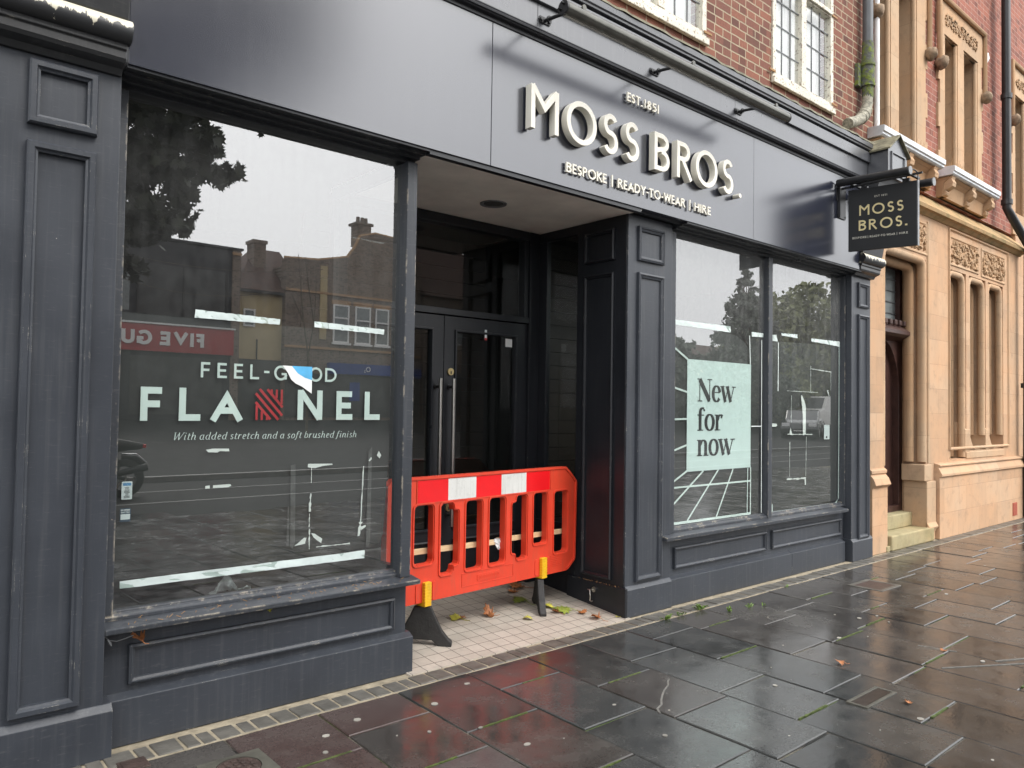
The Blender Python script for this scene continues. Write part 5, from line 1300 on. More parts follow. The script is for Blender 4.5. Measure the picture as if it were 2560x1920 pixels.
# ------------------------------------------------------------------ right window: poster and line drawing
PO = thing('window_poster', 'pale green poster reading New for now in the right shop window', 'poster', (5.58, YG, 1.46))
MB().prism(rect(5.116, 6.046, 1.006, 1.912), lambda x, z: (x, YG + .002, z), lambda x, z: (x, YG + .001, z)).build('poster_sheet', 'poster', PO)
for s, x0, x1, z0 in (('New', 5.258, 5.798, 1.573), ('for', 5.256, 5.616, 1.334), ('now', 5.252, 5.787, 1.127)):
    cp = 0.186; q = MB(); nat = styled_text(q, s, serif_glyph, cp, 0.0, lambda u, v, d: (u, 0, v), 0, 1)
    m = MB(); styled_text(m, s, serif_glyph, cp, 0.0, vmap(x0, z0), 0, 0.001, sx=(x1 - x0) / nat)
    m.build('word', 'ink', PO)
m = MB()
WL = [((4.885, 2.02), (5.123, 1.908), .016), ((4.879, 1.690), (5.113, 1.645), .015), ((4.874, 1.424), (5.112, 1.430), .015), ((4.875, 1.164), (5.112, 1.220), .015), ((4.873, 0.904), (5.116, 1.012), .015),
      ((4.872, 0.712), (5.342, 1.006), .015), ((5.127, 0.616), (5.554, 1.006), .015), ((5.528, 0.615), (5.772, 1.005), .015), ((4.873, 0.888), (6.046, 0.888), .014), ((4.873, 0.607), (6.050, 0.604), .02), ((6.044, 1.006), (6.042, 0.60), .012), ((5.999, 1.003), (5.991, 0.604), .010), ((6.03, 1.912), (6.015, 2.165), .008), ((6.212, 2.14), (6.219, 0.595), .008), ((6.05, 1.366), (6.216, 1.366), .007), ((6.498, 2.136), (6.493, 1.688), .008)]
for i, (a, b_, w_) in enumerate(WL):
    yy = YG - 0.0002 * i
    stroke3d(m, [a, b_], w_, False, lambda u, v, d, yy=yy: (u, yy - d, v), -0.0002, 0.0008)
tag(m.build('window_graphic', 'vinyl', base=(5.5, YG, 1.2)), 'white perspective line drawing of a room around the New for now poster', 'window graphic')

# ------------------------------------------------------------------ sandstone building next door
SB = thing('stone_building', 'ornate sandstone and red brick building with deep mullioned windows', 'building', (10.6, 3.66, 0))
YW = 3.66
# ground floor front as one wall with deep openings
wall = MB().plate(rect(8.20, 13.16, 0.0, 3.90),
    [rect(8.572, 9.700, 0.02, 3.335), rect(10.425, 11.012, 0.93, 3.325), rect(11.122, 11.742, 1.03, 3.325), rect(11.844, 12.450, 1.03, 3.325)],
    lambda x, z: (x, YW, z), lambda x, z: (x, 4.25, z)).build('stone_wall', 'stone', SB)
# moulded edges round the openings: roll and hollow
def jamb_roll(x0, x1, z0, z1, r_, dep):
    m = MB()
    pts = [(x0, z0), (x0, z1 - 0.10), (x0 + 0.03, z1 - 0.03), (x0 + 0.10, z1), (x1 - 0.10, z1), (x1 - 0.03, z1 - 0.03), (x1, z1 - 0.10), (x1, z0)]
    m.tube([(p[0], YW + dep, p[1]) for p in pts], r_, 12); return m
jamb_roll(9.70 - 1.128, 9.70, 0.93, 3.335, 0.055, 0.05).build('door_moulding', 'stone_plain', SB, smooth=50)
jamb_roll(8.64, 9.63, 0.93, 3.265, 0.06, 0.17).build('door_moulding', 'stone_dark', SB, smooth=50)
m = MB(); m.tube([(9.748, YW - 0.002, 0.92), (9.748, YW - 0.002, 3.80)], 0.018, 10); m.tube([(9.778, YW, 0.92), (9.778, YW, 3.80)], 0.012, 10)
m.build('door_moulding', 'stone_plain', SB, smooth=50)
for a, b_, zb in ((10.425, 11.012, 0.95), (11.122, 11.742, 1.22), (11.844, 12.450, 1.22)):
    jamb_roll(a + 0.035, b_ - 0.035, zb, 3.325 - 0.03, 0.045, 0.045).build('window_moulding', 'stone_plain', SB, smooth=50)
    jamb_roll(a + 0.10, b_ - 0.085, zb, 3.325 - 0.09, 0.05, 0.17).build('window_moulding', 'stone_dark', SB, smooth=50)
    W = MB().plate(rect(a, b_, 0.93, 3.325), [rect(a + 0.06, b_ - 0.06, 1.02, 3.27)], lambda x, z: (x, 4.15, z), lambda x, z: (x, 4.22, z)).build('deep_window', 'grey_pipe', SB)
    MB().add([(a, 4.18, 0.93), (b_, 4.18, 0.93), (b_, 4.18, 3.325), (a, 4.18, 3.325)], [(0, 1, 2, 3)]).build('window_pane', 'pane_far', W, recalc=False)
# splayed mullion feet and sills
for x0, x1 in ((10.98, 11.125), (11.735, 11.85)):
    m = MB()
    m.sweep_x([(YW - 0.004, 1.02), (YW - 0.004, 1.30), (YW + 0.06, 1.40), (YW + 0.3, 1.40), (YW + 0.3, 1.02)], x0 - 0.018, x1 + 0.0098)
    pr = [(x1 + 0.01 + q, 1.03 + 0.34 * (1 - q / 0.30) ** 2) for q in (0, 0.05, 0.10, 0.16, 0.22, 0.30)]
    m.prism(pr + [(x1 + 0.01, 1.03)], lambda x, z: (x, YW + 0.02, z), lambda x, z: (x, YW + 0.35, z))
    m.build('mullion_foot', 'stone_plain', SB, bevel=0.004)
MB().sweep_x([(YW - 0.012, 0.93), (YW - 0.012, 1.005), (YW + 0.01, 1.032), (4.2, 1.06), (4.2, 0.93)], 10.985, 12.448).build('window_sill', 'stone_plain', SB, bevel=0.004)
# base course with a weathered top, and its return beside the doorway
bc = MB().sweep_x([(3.595, 0), (3.595, 0.735), (3.570, 0.748), (3.570, 0.775), (3.612, 0.86), (3.590, 0.868), (3.590, 0.886), (3.655, 0.905), (3.80, 0.905), (3.80, 0)], 9.945, 13.17)
bc.build('base_course', 'stone', SB, bevel=0.004)
MB().sweep_x([(3.625, 0), (3.625, 0.70), (3.585, 0.735), (3.61, 0.80), (3.645, 0.84), (3.63, 0.855), (3.63, 0.885), (3.655, 0.905), (3.80, 0.905), (3.80, 0)], 8.205, 8.575).build('base_course', 'stone', SB, bevel=0.004)
m = MB(); m.box(9.56, 9.93, 3.64, 3.95, 0.0, 0.10); m.box(9.66, 9.93, 3.63, 3.9, 0.10, 0.70); m.box(9.60, 9.80, 3.635, 3.9, 0.705, 0.90)
m.sweep_x([(3.625, 0.12), (3.60, 0.16), (3.655, 0.26), (3.655, 0.12)], 9.66, 9.93)
m.build('base_course', 'stone_plain', SB, bevel=0.008)
MB().box(12.60, 12.785, 3.588, 3.597, 0.065, 0.25).build('air_vent', 'terracotta', SB)
v = MB()
for i in range(9): v.box(12.612, 12.772, 3.582, 3.5875, 0.075 + i * 0.019, 0.084 + i * 0.019)
v.build('vent_bar', 'terracotta', SB)
# steps and dark timber door
MB().box(8.63, 9.80, 3.60, 4.7, 0.0, 0.165).build('door_step', 'step_stone', SB, bevel=0.018, seg=3)
MB().box(8.58, 9.70, 3.80, 4.7, 0.1655, 0.33).build('door_step', 'step_stone', SB, bevel=0.015, seg=3)
MB().box(8.54, 8.63, 3.615, 3.8, 0.0, 0.06).build('door_step', 'step_stone', SB, bevel=0.008)
m = MB(); YD = 3.93
arch_out = [(8.60, 0.33), (8.60, 1.75)] + [(9.14 - 0.54 * math.cos(R(i * 9)), 1.75 + 0.62 * math.sin(R(i * 9)) * 1.0) for i in range(1, 11)] + [(9.14 + 0.54 * math.cos(R(90 - i * 9)), 1.75 + 0.62 * math.sin(R(90 - i * 9))) for i in range(1, 11)] + [(9.68, 0.33)]
m.plate(rect(8.56, 9.71, 0.33, 3.34), [[(9.14 + (p[0] - 9.14) * 0.86, p[1] if p[1] > 0.34 else 0.40) for p in arch_out], rect(8.66, 9.07, 2.56, 3.24), rect(9.21, 9.62, 2.56, 3.24)], lambda x, z: (x, YD, z), lambda x, z: (x, YD + 0.12, z))
DR = m.build('door_surround', 'darkwood', SB, bevel=0.004)
m = MB(); m.sweep_x([(YD - 0.10, 2.40), (YD - 0.14, 2.43), (YD - 0.14, 2.47), (YD - 0.05, 2.54), (YD, 2.54), (YD, 2.36)], 8.575, 9.70); m.build('door_transom', 'darkwood', DR)
m = MB()
for i in range(8): m.box(8.62 + i * 0.13, 8.69 + i * 0.13, YD - 0.10, YD - 0.06, 2.535, 2.60)
m.build('door_cresting', 'darkwood', DR, bevel=0.012)
MB().box(8.56, 9.70, YD + 0.07, YD + 0.11, 0.33, 2.45).build('door', 'darkwood', DR)
MB().box(8.6, 9.7, YD + 0.05, YD + 0.06, 2.55, 3.30).build('window_pane', 'pane_far', DR)
m = MB()
for i in range(1, 5): m.box(8.66, 9.62, YD + 0.04, YD + 0.049, 2.56 + i * 0.136, 2.57 + i * 0.136)
m.build('glazing_bar', 'grey_pipe', DR)
# carved panels: leafwork in sunk frames
def carved(x0, x1, z0, z1, seed, label, cell=0.066, y=YW):
    mm = MB().frame(x0 - 0.04, x1 + 0.04, z0 - 0.04, z1 + 0.04, 0.04, y + 0.001, [(0, 0), (0.2, 0.014), (0.6, 0.014), (1, 0)])
    P_ = mm.build('carved_panel', 'stone_plain', SB)
    g = MB(); r = random.Random(seed)
    n = int((x1 - x0) * (z1 - z0) / (cell * cell) * 2.2)
    for _ in range(n):
        cx, cz = r.uniform(x0 + .012, x1 - .012), r.uniform(z0 + .012, z1 - .012)
        a = r.uniform(0, math.pi); L = r.uniform(0.5, 1.15) * cell; wd_ = L * r.uniform(0.28, 0.5); h_ = r.uniform(0.012, 0.038)
        ca, sa = math.cos(a), math.sin(a)
        ring = []
        for (u, v_) in ((-1, 0), (-0.5, 0.9), (0.3, 1.0), (1, 0.2), (0.8, -0.5), (0, -1.0), (-0.7, -0.6)):
            ring.append((cx + (u * ca * L - v_ * sa * wd_), cz + (u * sa * L + v_ * ca * wd_)))
        ring = [(min(max(p[0], x0), x1), min(max(p[1], z0), z1)) for p in ring]
        nv = len(ring)
        vs = [(p[0], y + 0.004, p[1]) for p in ring] + [(cx + (p[0] - cx) * 0.55, y - h_, cz + (p[1] - cz) * 0.55) for p in ring]
        g.add(vs, [(i, (i + 1) % nv, nv + (i + 1) % nv, nv + i) for i in range(nv)] + [tuple(range(nv, 2 * nv))])
    o = g.build('leaf_carving', 'carving', P_); o['kind'] = 'stuff'
carved(10.475, 11.42, 3.415, 3.715, 1, '')
carved(11.60, 12.475, 3.400, 3.715, 2, '')
carved(8.66, 9.69, 3.42, 3.74, 3, '')
MB().frame(10.40, 12.66, 1.05, 3.845, 0.035, YW, [(0, 0), (0.2, 0.022), (0.6, 0.022), (1, 0)]).build('window_moulding', 'stone_plain', SB)
# string course with weathered slope
MB().sweep_x([(3.70, 3.86), (3.645, 3.862), (3.60, 3.90), (3.565, 3.905), (3.555, 3.945), (3.575, 3.965), (3.80, 4.20), (4.10, 4.20), (4.10, 3.86)], 8.215, 13.20).build('string_course', 'stone_moss', SB, bevel=0.006)
# upper floor: brick with stone dressed window groups
YU = 3.70
groups = [(8.385, 9.87, [(8.44, 8.835), (9.035, 9.56)], 6.62), (10.215, 11.80, [(10.415, 10.865), (11.07, 11.595)], 6.33), (13.0, 14.6, [(13.16, 13.66), (13.86, 14.4)], 6.33)]
MB().box(13.165, 16.0, 3.70, 4.3, 0, 4.19).build('stone_wall', 'stone', SB)
MB().plate(rect(8.39, 16.0, 4.19, 9.5), [rect(p - .01, q + .01, 4.50, g_[3] + .01) for g_ in groups for p, q in g_[2]], lambda x, z: (x, YU + 0.028, z), lambda x, z: (x, 4.05, z)).build('brick_wall', 'brick_bright', SB)
for gi, (a, b_, lights, zt) in enumerate(groups):
    zc = zt + 0.42
    outer = [(a, 4.20)]
    z = 4.20; k_ = 0
    L_ = []; Q_ = []
    while z < zc - 0.3:
        q = 0.0 if k_ % 2 else 0.055
        L_ += [(a + q, z), (a + q, z + 0.30)]; Q_ += [(b_ - q, z), (b_ - q, z + 0.30)]
        z += 0.30; k_ += 1
    poly = L_ + [(a + .03, zc), (b_ - .03, zc)] + Q_[::-1]
    D_ = MB().plate(poly, [rect(p, q, 4.53, zt) for p, q in lights], lambda x, z: (x, YU, z), lambda x, z: (x, YU + 0.42, z)).build('window_surround', 'stone_plain', SB)
    for p, q in lights:
        m = MB(); m.tube([(p + .02, YU + .03, 4.53), (p + .02, YU + .03, zt - .02), (q - .02, YU + .03, zt - .02), (q - .02, YU + .03, 4.53)], 0.028, 8); m.build('window_moulding', 'stone_plain', D_, smooth=50)
        MB().box(p + .05, q - .05, YU + 0.36, YU + 0.40, 4.53, zt).build('window_pane', 'pane_far', D_)
    g = MB(); r = random.Random(gi)
    for _ in range(170):
        cx, cz = r.uniform(a + 0.22, b_ - 0.24), r.uniform(zt + 0.13, zt + 0.27); s_ = r.uniform(0.012, 0.03)
        g.prism([(cx - s_, cz), (cx, cz - s_ * .7), (cx + s_, cz + s_ * .2), (cx + s_ * .1, cz + s_)], lambda x, z: (x, YU - 0.016, z), lambda x, z: (x, YU + 0.003, z))
    g.build('leaf_carving', 'carving', D_)['kind'] = 'stuff'
    m = MB(); m.tube([(a - 0.01, YU - 0.02, 5.93), (a - 0.01, YU - 0.02, zc + 0.02), (b_ + 0.01, YU - 0.02, zc + 0.02), (b_ + 0.01, YU - 0.02, 5.93)], 0.034, 8)
    m.build('hood_mould', 'stone_dark', D_, smooth=50)
    for x in (a - 0.02, b_ - 0.03):
        h = MB(); r = random.Random(gi * 7 + int(x * 10)); n1, n2 = 10, 7; vs = []
        for i in range(n2 + 1):
            for j in range(n1):
                th, ph = math.pi * i / n2, 2 * math.pi * j / n1; q = 0.075 * (1 + r.uniform(-0.16, 0.16))
                vs.append((x + q * math.sin(th) * math.cos(ph) * 0.85, YU - 0.05 + q * math.sin(th) * math.sin(ph) * 1.1, 5.87 + q * math.cos(th) * 1.1))
        h.add(vs, [(i * n1 + j, i * n1 + (j + 1) % n1, (i + 1) * n1 + (j + 1) % n1, (i + 1) * n1 + j) for i in range(n2) for j in range(n1)])
        h.build('carved_head', 'weathered_head', D_, smooth=70)
# lead-topped ledges on brackets
for a, b_ in ((8.20, 9.885), (10.175, 11.84)):
    l = MB().sweep_x([(3.75, 4.44), (3.535, 4.44), (3.515, 4.455), (3.515, 4.478), (3.498, 4.482), (3.495, 4.540), (3.51, 4.548), (3.75, 4.562)], a, b_).build('window_ledge', 'leadlight', SB, bevel=0.004)
    MB().sweep_x([(3.75, 4.20), (3.66, 4.20), (3.64, 4.36), (3.56, 4.435), (3.75, 4.435)], a + 0.03, b_ - 0.03).build('ledge_cove', 'stone_dark', l, bevel=0.004)
    for x in (a + 0.10, (a + b_) / 2 - 0.02, b_ - 0.16):
        MB().sweep_x([(3.70, 4.20), (3.665, 4.20), (3.625, 4.215), (3.61, 4.245), (3.625, 4.27), (3.585, 4.285), (3.545, 4.31), (3.535, 4.36), (3.555, 4.40), (3.54, 4.438), (3.70, 4.438)], x - 0.055, x + 0.055).build('ledge_bracket', 'stone_plain', l, bevel=0.005)
    g = MB(); r = random.Random(int(a * 10))
    for _ in range(70):
        x = r.uniform(a + .05, b_ - .05); y = r.uniform(3.54, 3.66); h_ = r.uniform(0.04, 0.15)
        g.tube([(x, y, 4.55), (x + r.uniform(-.03, .03), y - 0.02, 4.55 + h_)], [0.0022, 0.001], 4, False)
    t = g.build('dead_grass', 'twig', None, base=((a + b_) / 2, 3.6, 4.55)); t['kind'] = 'stuff'
    tag(t, 'dry grass stalks growing on the %s lead topped window ledge' % ('left' if a < 9 else 'right'), 'dead grass')
m = MB(); m.tube([(11.86, 3.705, 6.41), (11.90, 3.69, 6.47), (11.88, 3.70, 6.53)], 0.045, 8); m.build('wall_plaque', 'white_pipe', SB, smooth=60)
MB().box(8.39, 16.0, 3.66, 4.3, 9.501, 9.7).build('parapet_coping', 'stone_moss', SB)
MB().box(8.39, 16.0, 4.051, 9.0, 8.8, 8.95).build('roof', 'lead', SB)
BP = thing('drainpipe', 'black downpipe with an added white highlight running down the brick between the sandstone windows', 'drainpipe', (12.35, 3.55, 0))
m = MB(); m.tube([(12.33, 3.57, 9.2), (12.33, 3.57, 4.42), (12.36, 3.53, 4.32), (13.05, 3.50, 3.98), (13.10, 3.52, 3.88), (13.10, 3.55, 0.02)], 0.058, 14)
for z in (5.98, 4.47, 1.9): x = 12.33 if z > 4 else 13.10; m.tube([(x, 3.57 if z > 4 else 3.55, z), (x, 3.57 if z > 4 else 3.55, z + 0.07)], 0.074, 14)
m.build('pipe', 'black_metal', BP, smooth=50)
m = MB(); m.tube([(12.425, 3.60, 9.1), (12.425, 3.60, 4.55)], 0.028, 10); m.build('pipe_highlight', 'white_pipe', BP, smooth=50)  # white strip added beside the black pipe as its painted highlight
BL = thing('bollard', 'black bollard with pale bands at the far end of the sandstone base', 'bollard', (13.20, 3.34, 0))
m = MB(); m.tube([(13.2, 3.34, 0), (13.2, 3.34, 0.06), (13.2, 3.34, 0.07), (13.2, 3.34, 0.62), (13.2, 3.34, 0.63), (13.2, 3.34, 0.70), (13.2, 3.34, 0.71), (13.2, 3.34, 0.86), (13.2, 3.34, 0.89)], [0.12, 0.12, 0.10, 0.095, 0.11, 0.11, 0.095, 0.095, 0.06], 18); m.build('post', 'black_metal', BL, smooth=40)
m = MB()
for z in (0.645, 0.675): m.tube([(13.2, 3.34, z), (13.2, 3.34, z + 0.012)], 0.113, 18)
m.build('band', 'brass', BL, smooth=40)

# ------------------------------------------------------------------ fallen leaves and weeds
def leaf_mesh(seed, size, curl, mt, name):
    r = random.Random(seed); m = MB()
    lob = [(0, -0.95), (0.08, -0.35), (0.42, -0.52), (0.36, -0.28), (0.72, -0.30), (0.60, -0.08), (0.98, 0.12), (0.66, 0.20), (0.72, 0.48), (0.40, 0.40), (0.34, 0.60), (0.18, 0.62), (0.02, 1.0), (-0.16, 0.62), (-0.34, 0.62), (-0.40, 0.40), (-0.74, 0.50), (-0.64, 0.20), (-1.0, 0.10), (-0.60, -0.08), (-0.74, -0.30), (-0.36, -0.28), (-0.42, -0.52), (-0.08, -0.35)]
    ph = r.uniform(0, 6.28); a1 = r.uniform(0.5, 1.2)
    def h(x, y): return curl * ((x * math.cos(ph) + y * math.sin(ph)) ** 2 * a1 + 0.35 * math.sin(3.3 * x + ph) * math.cos(2.6 * y)) * size
    vs = [(0, 0, h(0, 0))]; n = len(lob)
    for f in (0.5, 1.0):
        vs += [(x * f * size + r.uniform(-.04, .04) * size * f, y * f * size + r.uniform(-.04, .04) * size * f, h(x * f, y * f)) for x, y in lob]
    zmin = min(v_[2] for v_ in vs); vs = [(x, y, z - zmin + 0.002) for x, y, z in vs]
    fs = [(0, 1 + i, 1 + (i + 1) % n) for i in range(n)] + [(1 + i, 1 + n + i, 1 + n + (i + 1) % n, 1 + (i + 1) % n) for i in range(n)]
    m.add(vs, fs)
    m.tube([(0, -0.35 * size, vs[n][2]), (0.02 * size, -1.0 * size, 0.003), (0.08 * size, -1.5 * size, 0.006)], 0.0016, 5)
    return m
def leaf(x, y, size, rot, curl, mt, label, seed, z=None):
    if z is None: z = 0.006 + 0.098 * (y - 3.66) if y > 3.62 else 0.001
    m = leaf_mesh(seed, size, curl, mt, 'leaf')
    c, s = math.cos(rot), math.sin(rot)
    m.v = [(x + p[0] * c - p[1] * s, y + p[0] * s + p[1] * c, z + p[2] + (0.098 * (p[0] * s + p[1] * c) if 3.62 < y < 4.7 else 0)) for p in m.v]
    tag(m.build('fallen_leaf', mt, base=(x, y, z), smooth=60), label, 'leaf', 'fallen leaves in and around the doorway')
leaf(3.19, 4.20, 0.062, 0.6, 0.42, 'leaf_yellow', 'yellow and brown leaf on the tiles beside the left barrier foot', 1)
leaf(3.225, 4.19, 0.045, 2.1, 0.6, 'leaf_brown', 'curled brown edge lying against the yellow leaf beside the left barrier foot', 41)
leaf(3.42, 4.13, 0.058, 1.4, 1.1, 'leaf_brown', 'tightly curled brown leaf midway between the two barrier feet', 2)
leaf(3.625, 3.96, 0.042, 2.4, 0.7, 'leaf_yellow', 'small yellow green leaf on the tiles in front of the barrier', 3)
leaf(3.84, 4.27, 0.085, 0.2, 0.35, 'leaf_green', 'broad green leaf under the barrier left of the right foot', 4)
leaf(4.04, 4.52, 0.10, 1.1, 0.35, 'leaf_brown', 'large dull brown leaf under the right end of the barrier', 5)
leaf(3.92, 4.45, 0.06, 2.6, 0.5, 'leaf_brown', 'dark brown leaf behind the green leaf under the barrier', 6)
leaf(3.99, 3.97, 0.105, 0.9, 0.30, 'leaf_green', 'large green leaf right of the right barrier foot', 7)
leaf(3.93, 4.08, 0.055, 2.0, 0.5, 'leaf_yellow', 'yellowish leaf tucked beside the right barrier foot', 8)
leaf(3.90, 3.96, 0.045, 0.4, 0.9, 'leaf_brown', 'small shrivelled brown leaf at the toe of the right barrier foot', 9)
leaf(4.06, 3.86, 0.042, 2.9, 0.7, 'leaf_brown', 'brown leaf scrap in front of the large green leaf', 10)
leaf(4.075, 3.73, 0.058, 0.3, 0.9, 'leaf_brown', 'curled brown leaf on the tiles near the middle pilaster plinth', 11)
leaf(4.24, 3.68, 0.020, 1.3, 0.5, 'leaf_yellow', 'tiny yellow leaf at the foot of the middle pilaster plinth', 12)
leaf(4.535, 2.19, 0.036, 0.8, 0.8, 'leaf_brown', 'orange brown leaf alone on the wet paving in mid picture', 13)
leaf(4.21, 1.68, 0.026, 2.2, 0.6, 'leaf_brown', 'small orange leaf beside the broken stop tap cover', 14)
leaf(5.30, 1.90, 0.022, 1.0, 0.6, 'leaf_brown', 'faint brown leaf on the paving beyond the tap cover', 15)
leaf(9.3, 2.05, 0.05, 1.2, 0.5, 'leaf_brown', 'orange leaf far along the pavement at the right edge', 16)
leaf(1.02, 3.652, 0.040, 0.4, 1.2, 'leaf_brown', 'dry brown leaf caught in cobweb under the left window sill', 17, z=0.442)
leaf(1.62, 3.668, 0.020, 2.0, 1.0, 'leaf_yellow', 'small yellowed leaf hanging under the middle of the left window sill', 18, z=0.475)
wb = MB(); wb.tube([(0.885, 3.66, 0.487), (0.90, 3.655, 0.470), (0.93, 3.65, 0.462), (0.965, 3.65, 0.468), (1.0, 3.655, 0.475)], 0.0022, 5); wb.tube([(0.895, 3.655, 0.474), (0.905, 3.65, 0.455), (0.91, 3.65, 0.445)], [0.005, 0.007, 0.002], 5)
tag(wb.build('cobweb', 'lead', base=(0.94, 3.655, 0.47), smooth=60), 'grey cobweb strand under the left end of the window sill', 'cobweb')
GW = 'weeds growing between the paving stones'
for i, (x, y, n, L, where) in enumerate(((4.50, 3.45, 22, 0.040, 'weed tuft at the setts below the middle pilaster corner'), (4.68, 3.45, 12, 0.026, 'small weed just right of the pilaster corner'), (4.93, 3.46, 26, 0.042, 'leafy weed in the setts under the first panel'), (5.06, 3.29, 14, 0.034, 'weed sprig in the paving joint in front of the first panel'), (5.30, 3.27, 10, 0.030, 'pale green weed farther along the same paving joint'), (5.42, 3.22, 7, 0.024, 'tiny weed at the end of the paving joint under the poster'), (6.15, 3.45, 10, 0.026, 'weed in the setts under the poster window'))):
    g = MB(); r = random.Random(50 + i)
    for _ in range(n):
        a = r.uniform(0, 6.28); l = L * r.uniform(0.6, 1.3); px, py = x + r.uniform(-.03, .03), y + r.uniform(-.008, .008); w_ = l * 0.16
        c, s = math.cos(a), math.sin(a); el = r.uniform(0.3, 1.1)
        g.add([(px - s * w_ * .4, py + c * w_ * .4, 0), (px + s * w_ * .4, py - c * w_ * .4, 0), (px + c * l * .6 + s * w_, py + s * l * .6 - c * w_, l * el * .7), (px + c * l, py + s * l, l * el * .8), (px + c * l * .6 - s * w_, py + s * l * .6 + c * w_, l * el * .7)], [(0, 1, 2, 3, 4)])
    tag(g.build('weed', 'weed', base=(x, y, 0)), where, 'weed', GW)
g = MB(); r = random.Random(9)
for _ in range(90):
    if r.random() < 0.5: x, y, z = r.uniform(0.95, 2.4), r.uniform(3.612, 3.68), 0.540 + 0.0
    else: x, y, z = r.uniform(4.0, 4.28), r.uniform(3.70, 4.1), None
    if z is None: x = r.uniform(4.262, 4.281); z = 0.2125
    a = r.uniform(0, 3.14); l = r.uniform(0.006, 0.022)
    g.tube([(x, y, z + .001 if z < .3 else 0.529 + 0.145 * (y - 3.60)), (x + l * math.cos(a) * (0.3 if z < .3 else 1), y + l * math.sin(a) * .5, (z if z < .3 else 0.531 + 0.145 * (y - 3.60)) + r.uniform(.001, .008))], 0.0013, 4)
tag(g.build('dry_litter', 'twig', base=(2, 3.65, 0.5)), 'scattered dry stalks on the left window sill and the plinth in the doorway', 'litter')['kind'] = 'stuff'

# ------------------------------------------------------------------ the far side of the square (seen mirrored in the glass)
YO = -26.0
def far_win(x0, x1, z0, z1, parent, bar=None, y=YO):
    w_ = MB().plate(rect(x0, x1, z0, z1), [rect(x0 + .07, x1 - .07, z0 + .07, z1 - .07)], lambda x, z: (x, y + 0.06, z), lambda x, z: (x, y - 0.02, z)).build('window', 'white_frame', parent)
    MB().box(x0 + .06, x1 - .06, y + 0.005, y + 0.02, z0 + .06, z1 - .06).build('pane', 'pane_far', w_)
    if bar: MB().box(x0 + .07, x1 - .07, y + .021, y + .06, bar - .035, bar + .035).build('bar', 'white_frame', w_)
RB = thing('restaurant_building', 'black clad restaurant with a red fascia across the square, mirrored in the left window', 'restaurant', (6, YO, 0.78))
MB().box(-8, 12.735, YO - 9, YO, 0.7, 8.2).build('wall', 'black_clad', RB)
MB().box(12.74, 13.105, YO - 8.9, YO + 0.06, 0.7, 8.24).build('brick_pier', 'brick_dark', RB)
MB().box(-8, 13.2, YO - 9, YO + 0.1, 8.241, 8.33).build('roof', 'black_clad', RB)
MB().box(2.0, 12.80, YO + 0.07, YO + 0.24, 3.58, 4.68).build('fascia_panel', 'restaurant_red', RB)
MB().box(1.9, 12.85, YO + 0.06, YO + 0.30, 4.685, 4.75).build('fascia_cap', 'white_frame', RB)
m = MB()
for s, x, wx in (('F', 11.52, 1.15), ('I', 11.10, 1.2), ('V', 10.85, 1.25), ('E', 10.17, 1.5), ('G', 9.44, 1.08), ('U', 8.78, 1.15), ('Y', 8.20, 1.1), ('S', 7.64, 1.3)):
    caps_text(m, s, 0.57, 0.24, 0, wall_map(x, YO + 0.245, 3.84, -1), 0, 0.05, wx=wx)
m.build('sign_lettering', 'white_sign', RB)
for a in (0.5, 4.6, 8.7): MB().box(a, a + 3.7, YO + 0.003, YO + 0.03, 1.0, 3.4).build('shop_window', 'shop_dark', RB)
MB().box(6.4, 8.6, YO + .003, YO + .02, 5.2, 6.9).build('window', 'pane_far', RB)
for z in (8.0,): MB().box(12.72, 13.12, YO + .061, YO + .12, z, z + .12).build('pier_cap', 'stone_dark', RB)
MB().box(8.9, 12.6, YO + .003, YO + .03, 5.1, 7.2).build('window', 'shop_dark', RB)
f_ = MB()
for x in (8.9, 10.7, 12.5): f_.box(x - .04, x + .04, YO + .031, YO + .07, 5.05, 7.25)
f_.build('window_frame', 'black_metal', RB)
HB = thing('rendered_house', 'cream rendered house with a clay roof beside the restaurant, mirrored in the left window', 'house', (14.2, YO, 0.78))
MB().box(13.11, 15.225, YO - 8, YO - 0.3, 3.5, 6.62).build('wall', 'render', HB)
MB().box(13.11, 15.225, YO - 8, YO - 0.32, 0.7, 3.49).build('shop_front', 'shop_dark', HB)
far_win(13.40, 13.94, 4.96, 5.75, HB, y=YO - 0.3)
MB().add([(13.0, YO - 0.05, 6.62), (16.4, YO - 0.05, 6.62), (16.4, YO - 7, 6.62), (13.0, YO - 7, 6.62), (15.0, YO - 3.4, 9.15), (16.4, YO - 3.4, 9.15)], [(0, 1, 5, 4), (2, 3, 4, 5), (3, 0, 4), (0, 1, 2, 3), (1, 2, 5)]).build('roof', 'rooftile', HB)
MB().box(12.95, 15.24, YO - 0.29, YO - 0.02, 6.50, 6.60).build('gutter', 'black_metal', HB)
c = MB(); c.tube([(14.05, YO - .27, 4.4), (14.05, YO - .27, 3.5)], 0.03, 6); c.build('cable', 'black_metal', HB)
c = MB(); c.box(14.42, 15.02, YO - 2.6, YO - 1.8, 7.2, 9.1); c.box(14.36, 15.08, YO - 2.66, YO - 1.74, 9.101, 9.25); c.build('chimney', 'brick_dark', HB)
GB = thing('gabled_building', 'brown brick building with a swept gable and chimney, mirrored in the left window', 'building', (18.5, YO, 0.78))
gp = [(15.23, 0.7), (24.0, 0.7), (24.0, 9.3), (21.6, 10.0), (20.0, 10.1), (19.14, 9.85), (18.9, 9.3), (18.46, 8.70), (16.9, 8.35), (15.23, 8.25)]
MB().prism(gp, lambda x, z: (x, YO, z), lambda x, z: (x, YO - 0.5, z)).build('wall', 'brick_dark', GB)
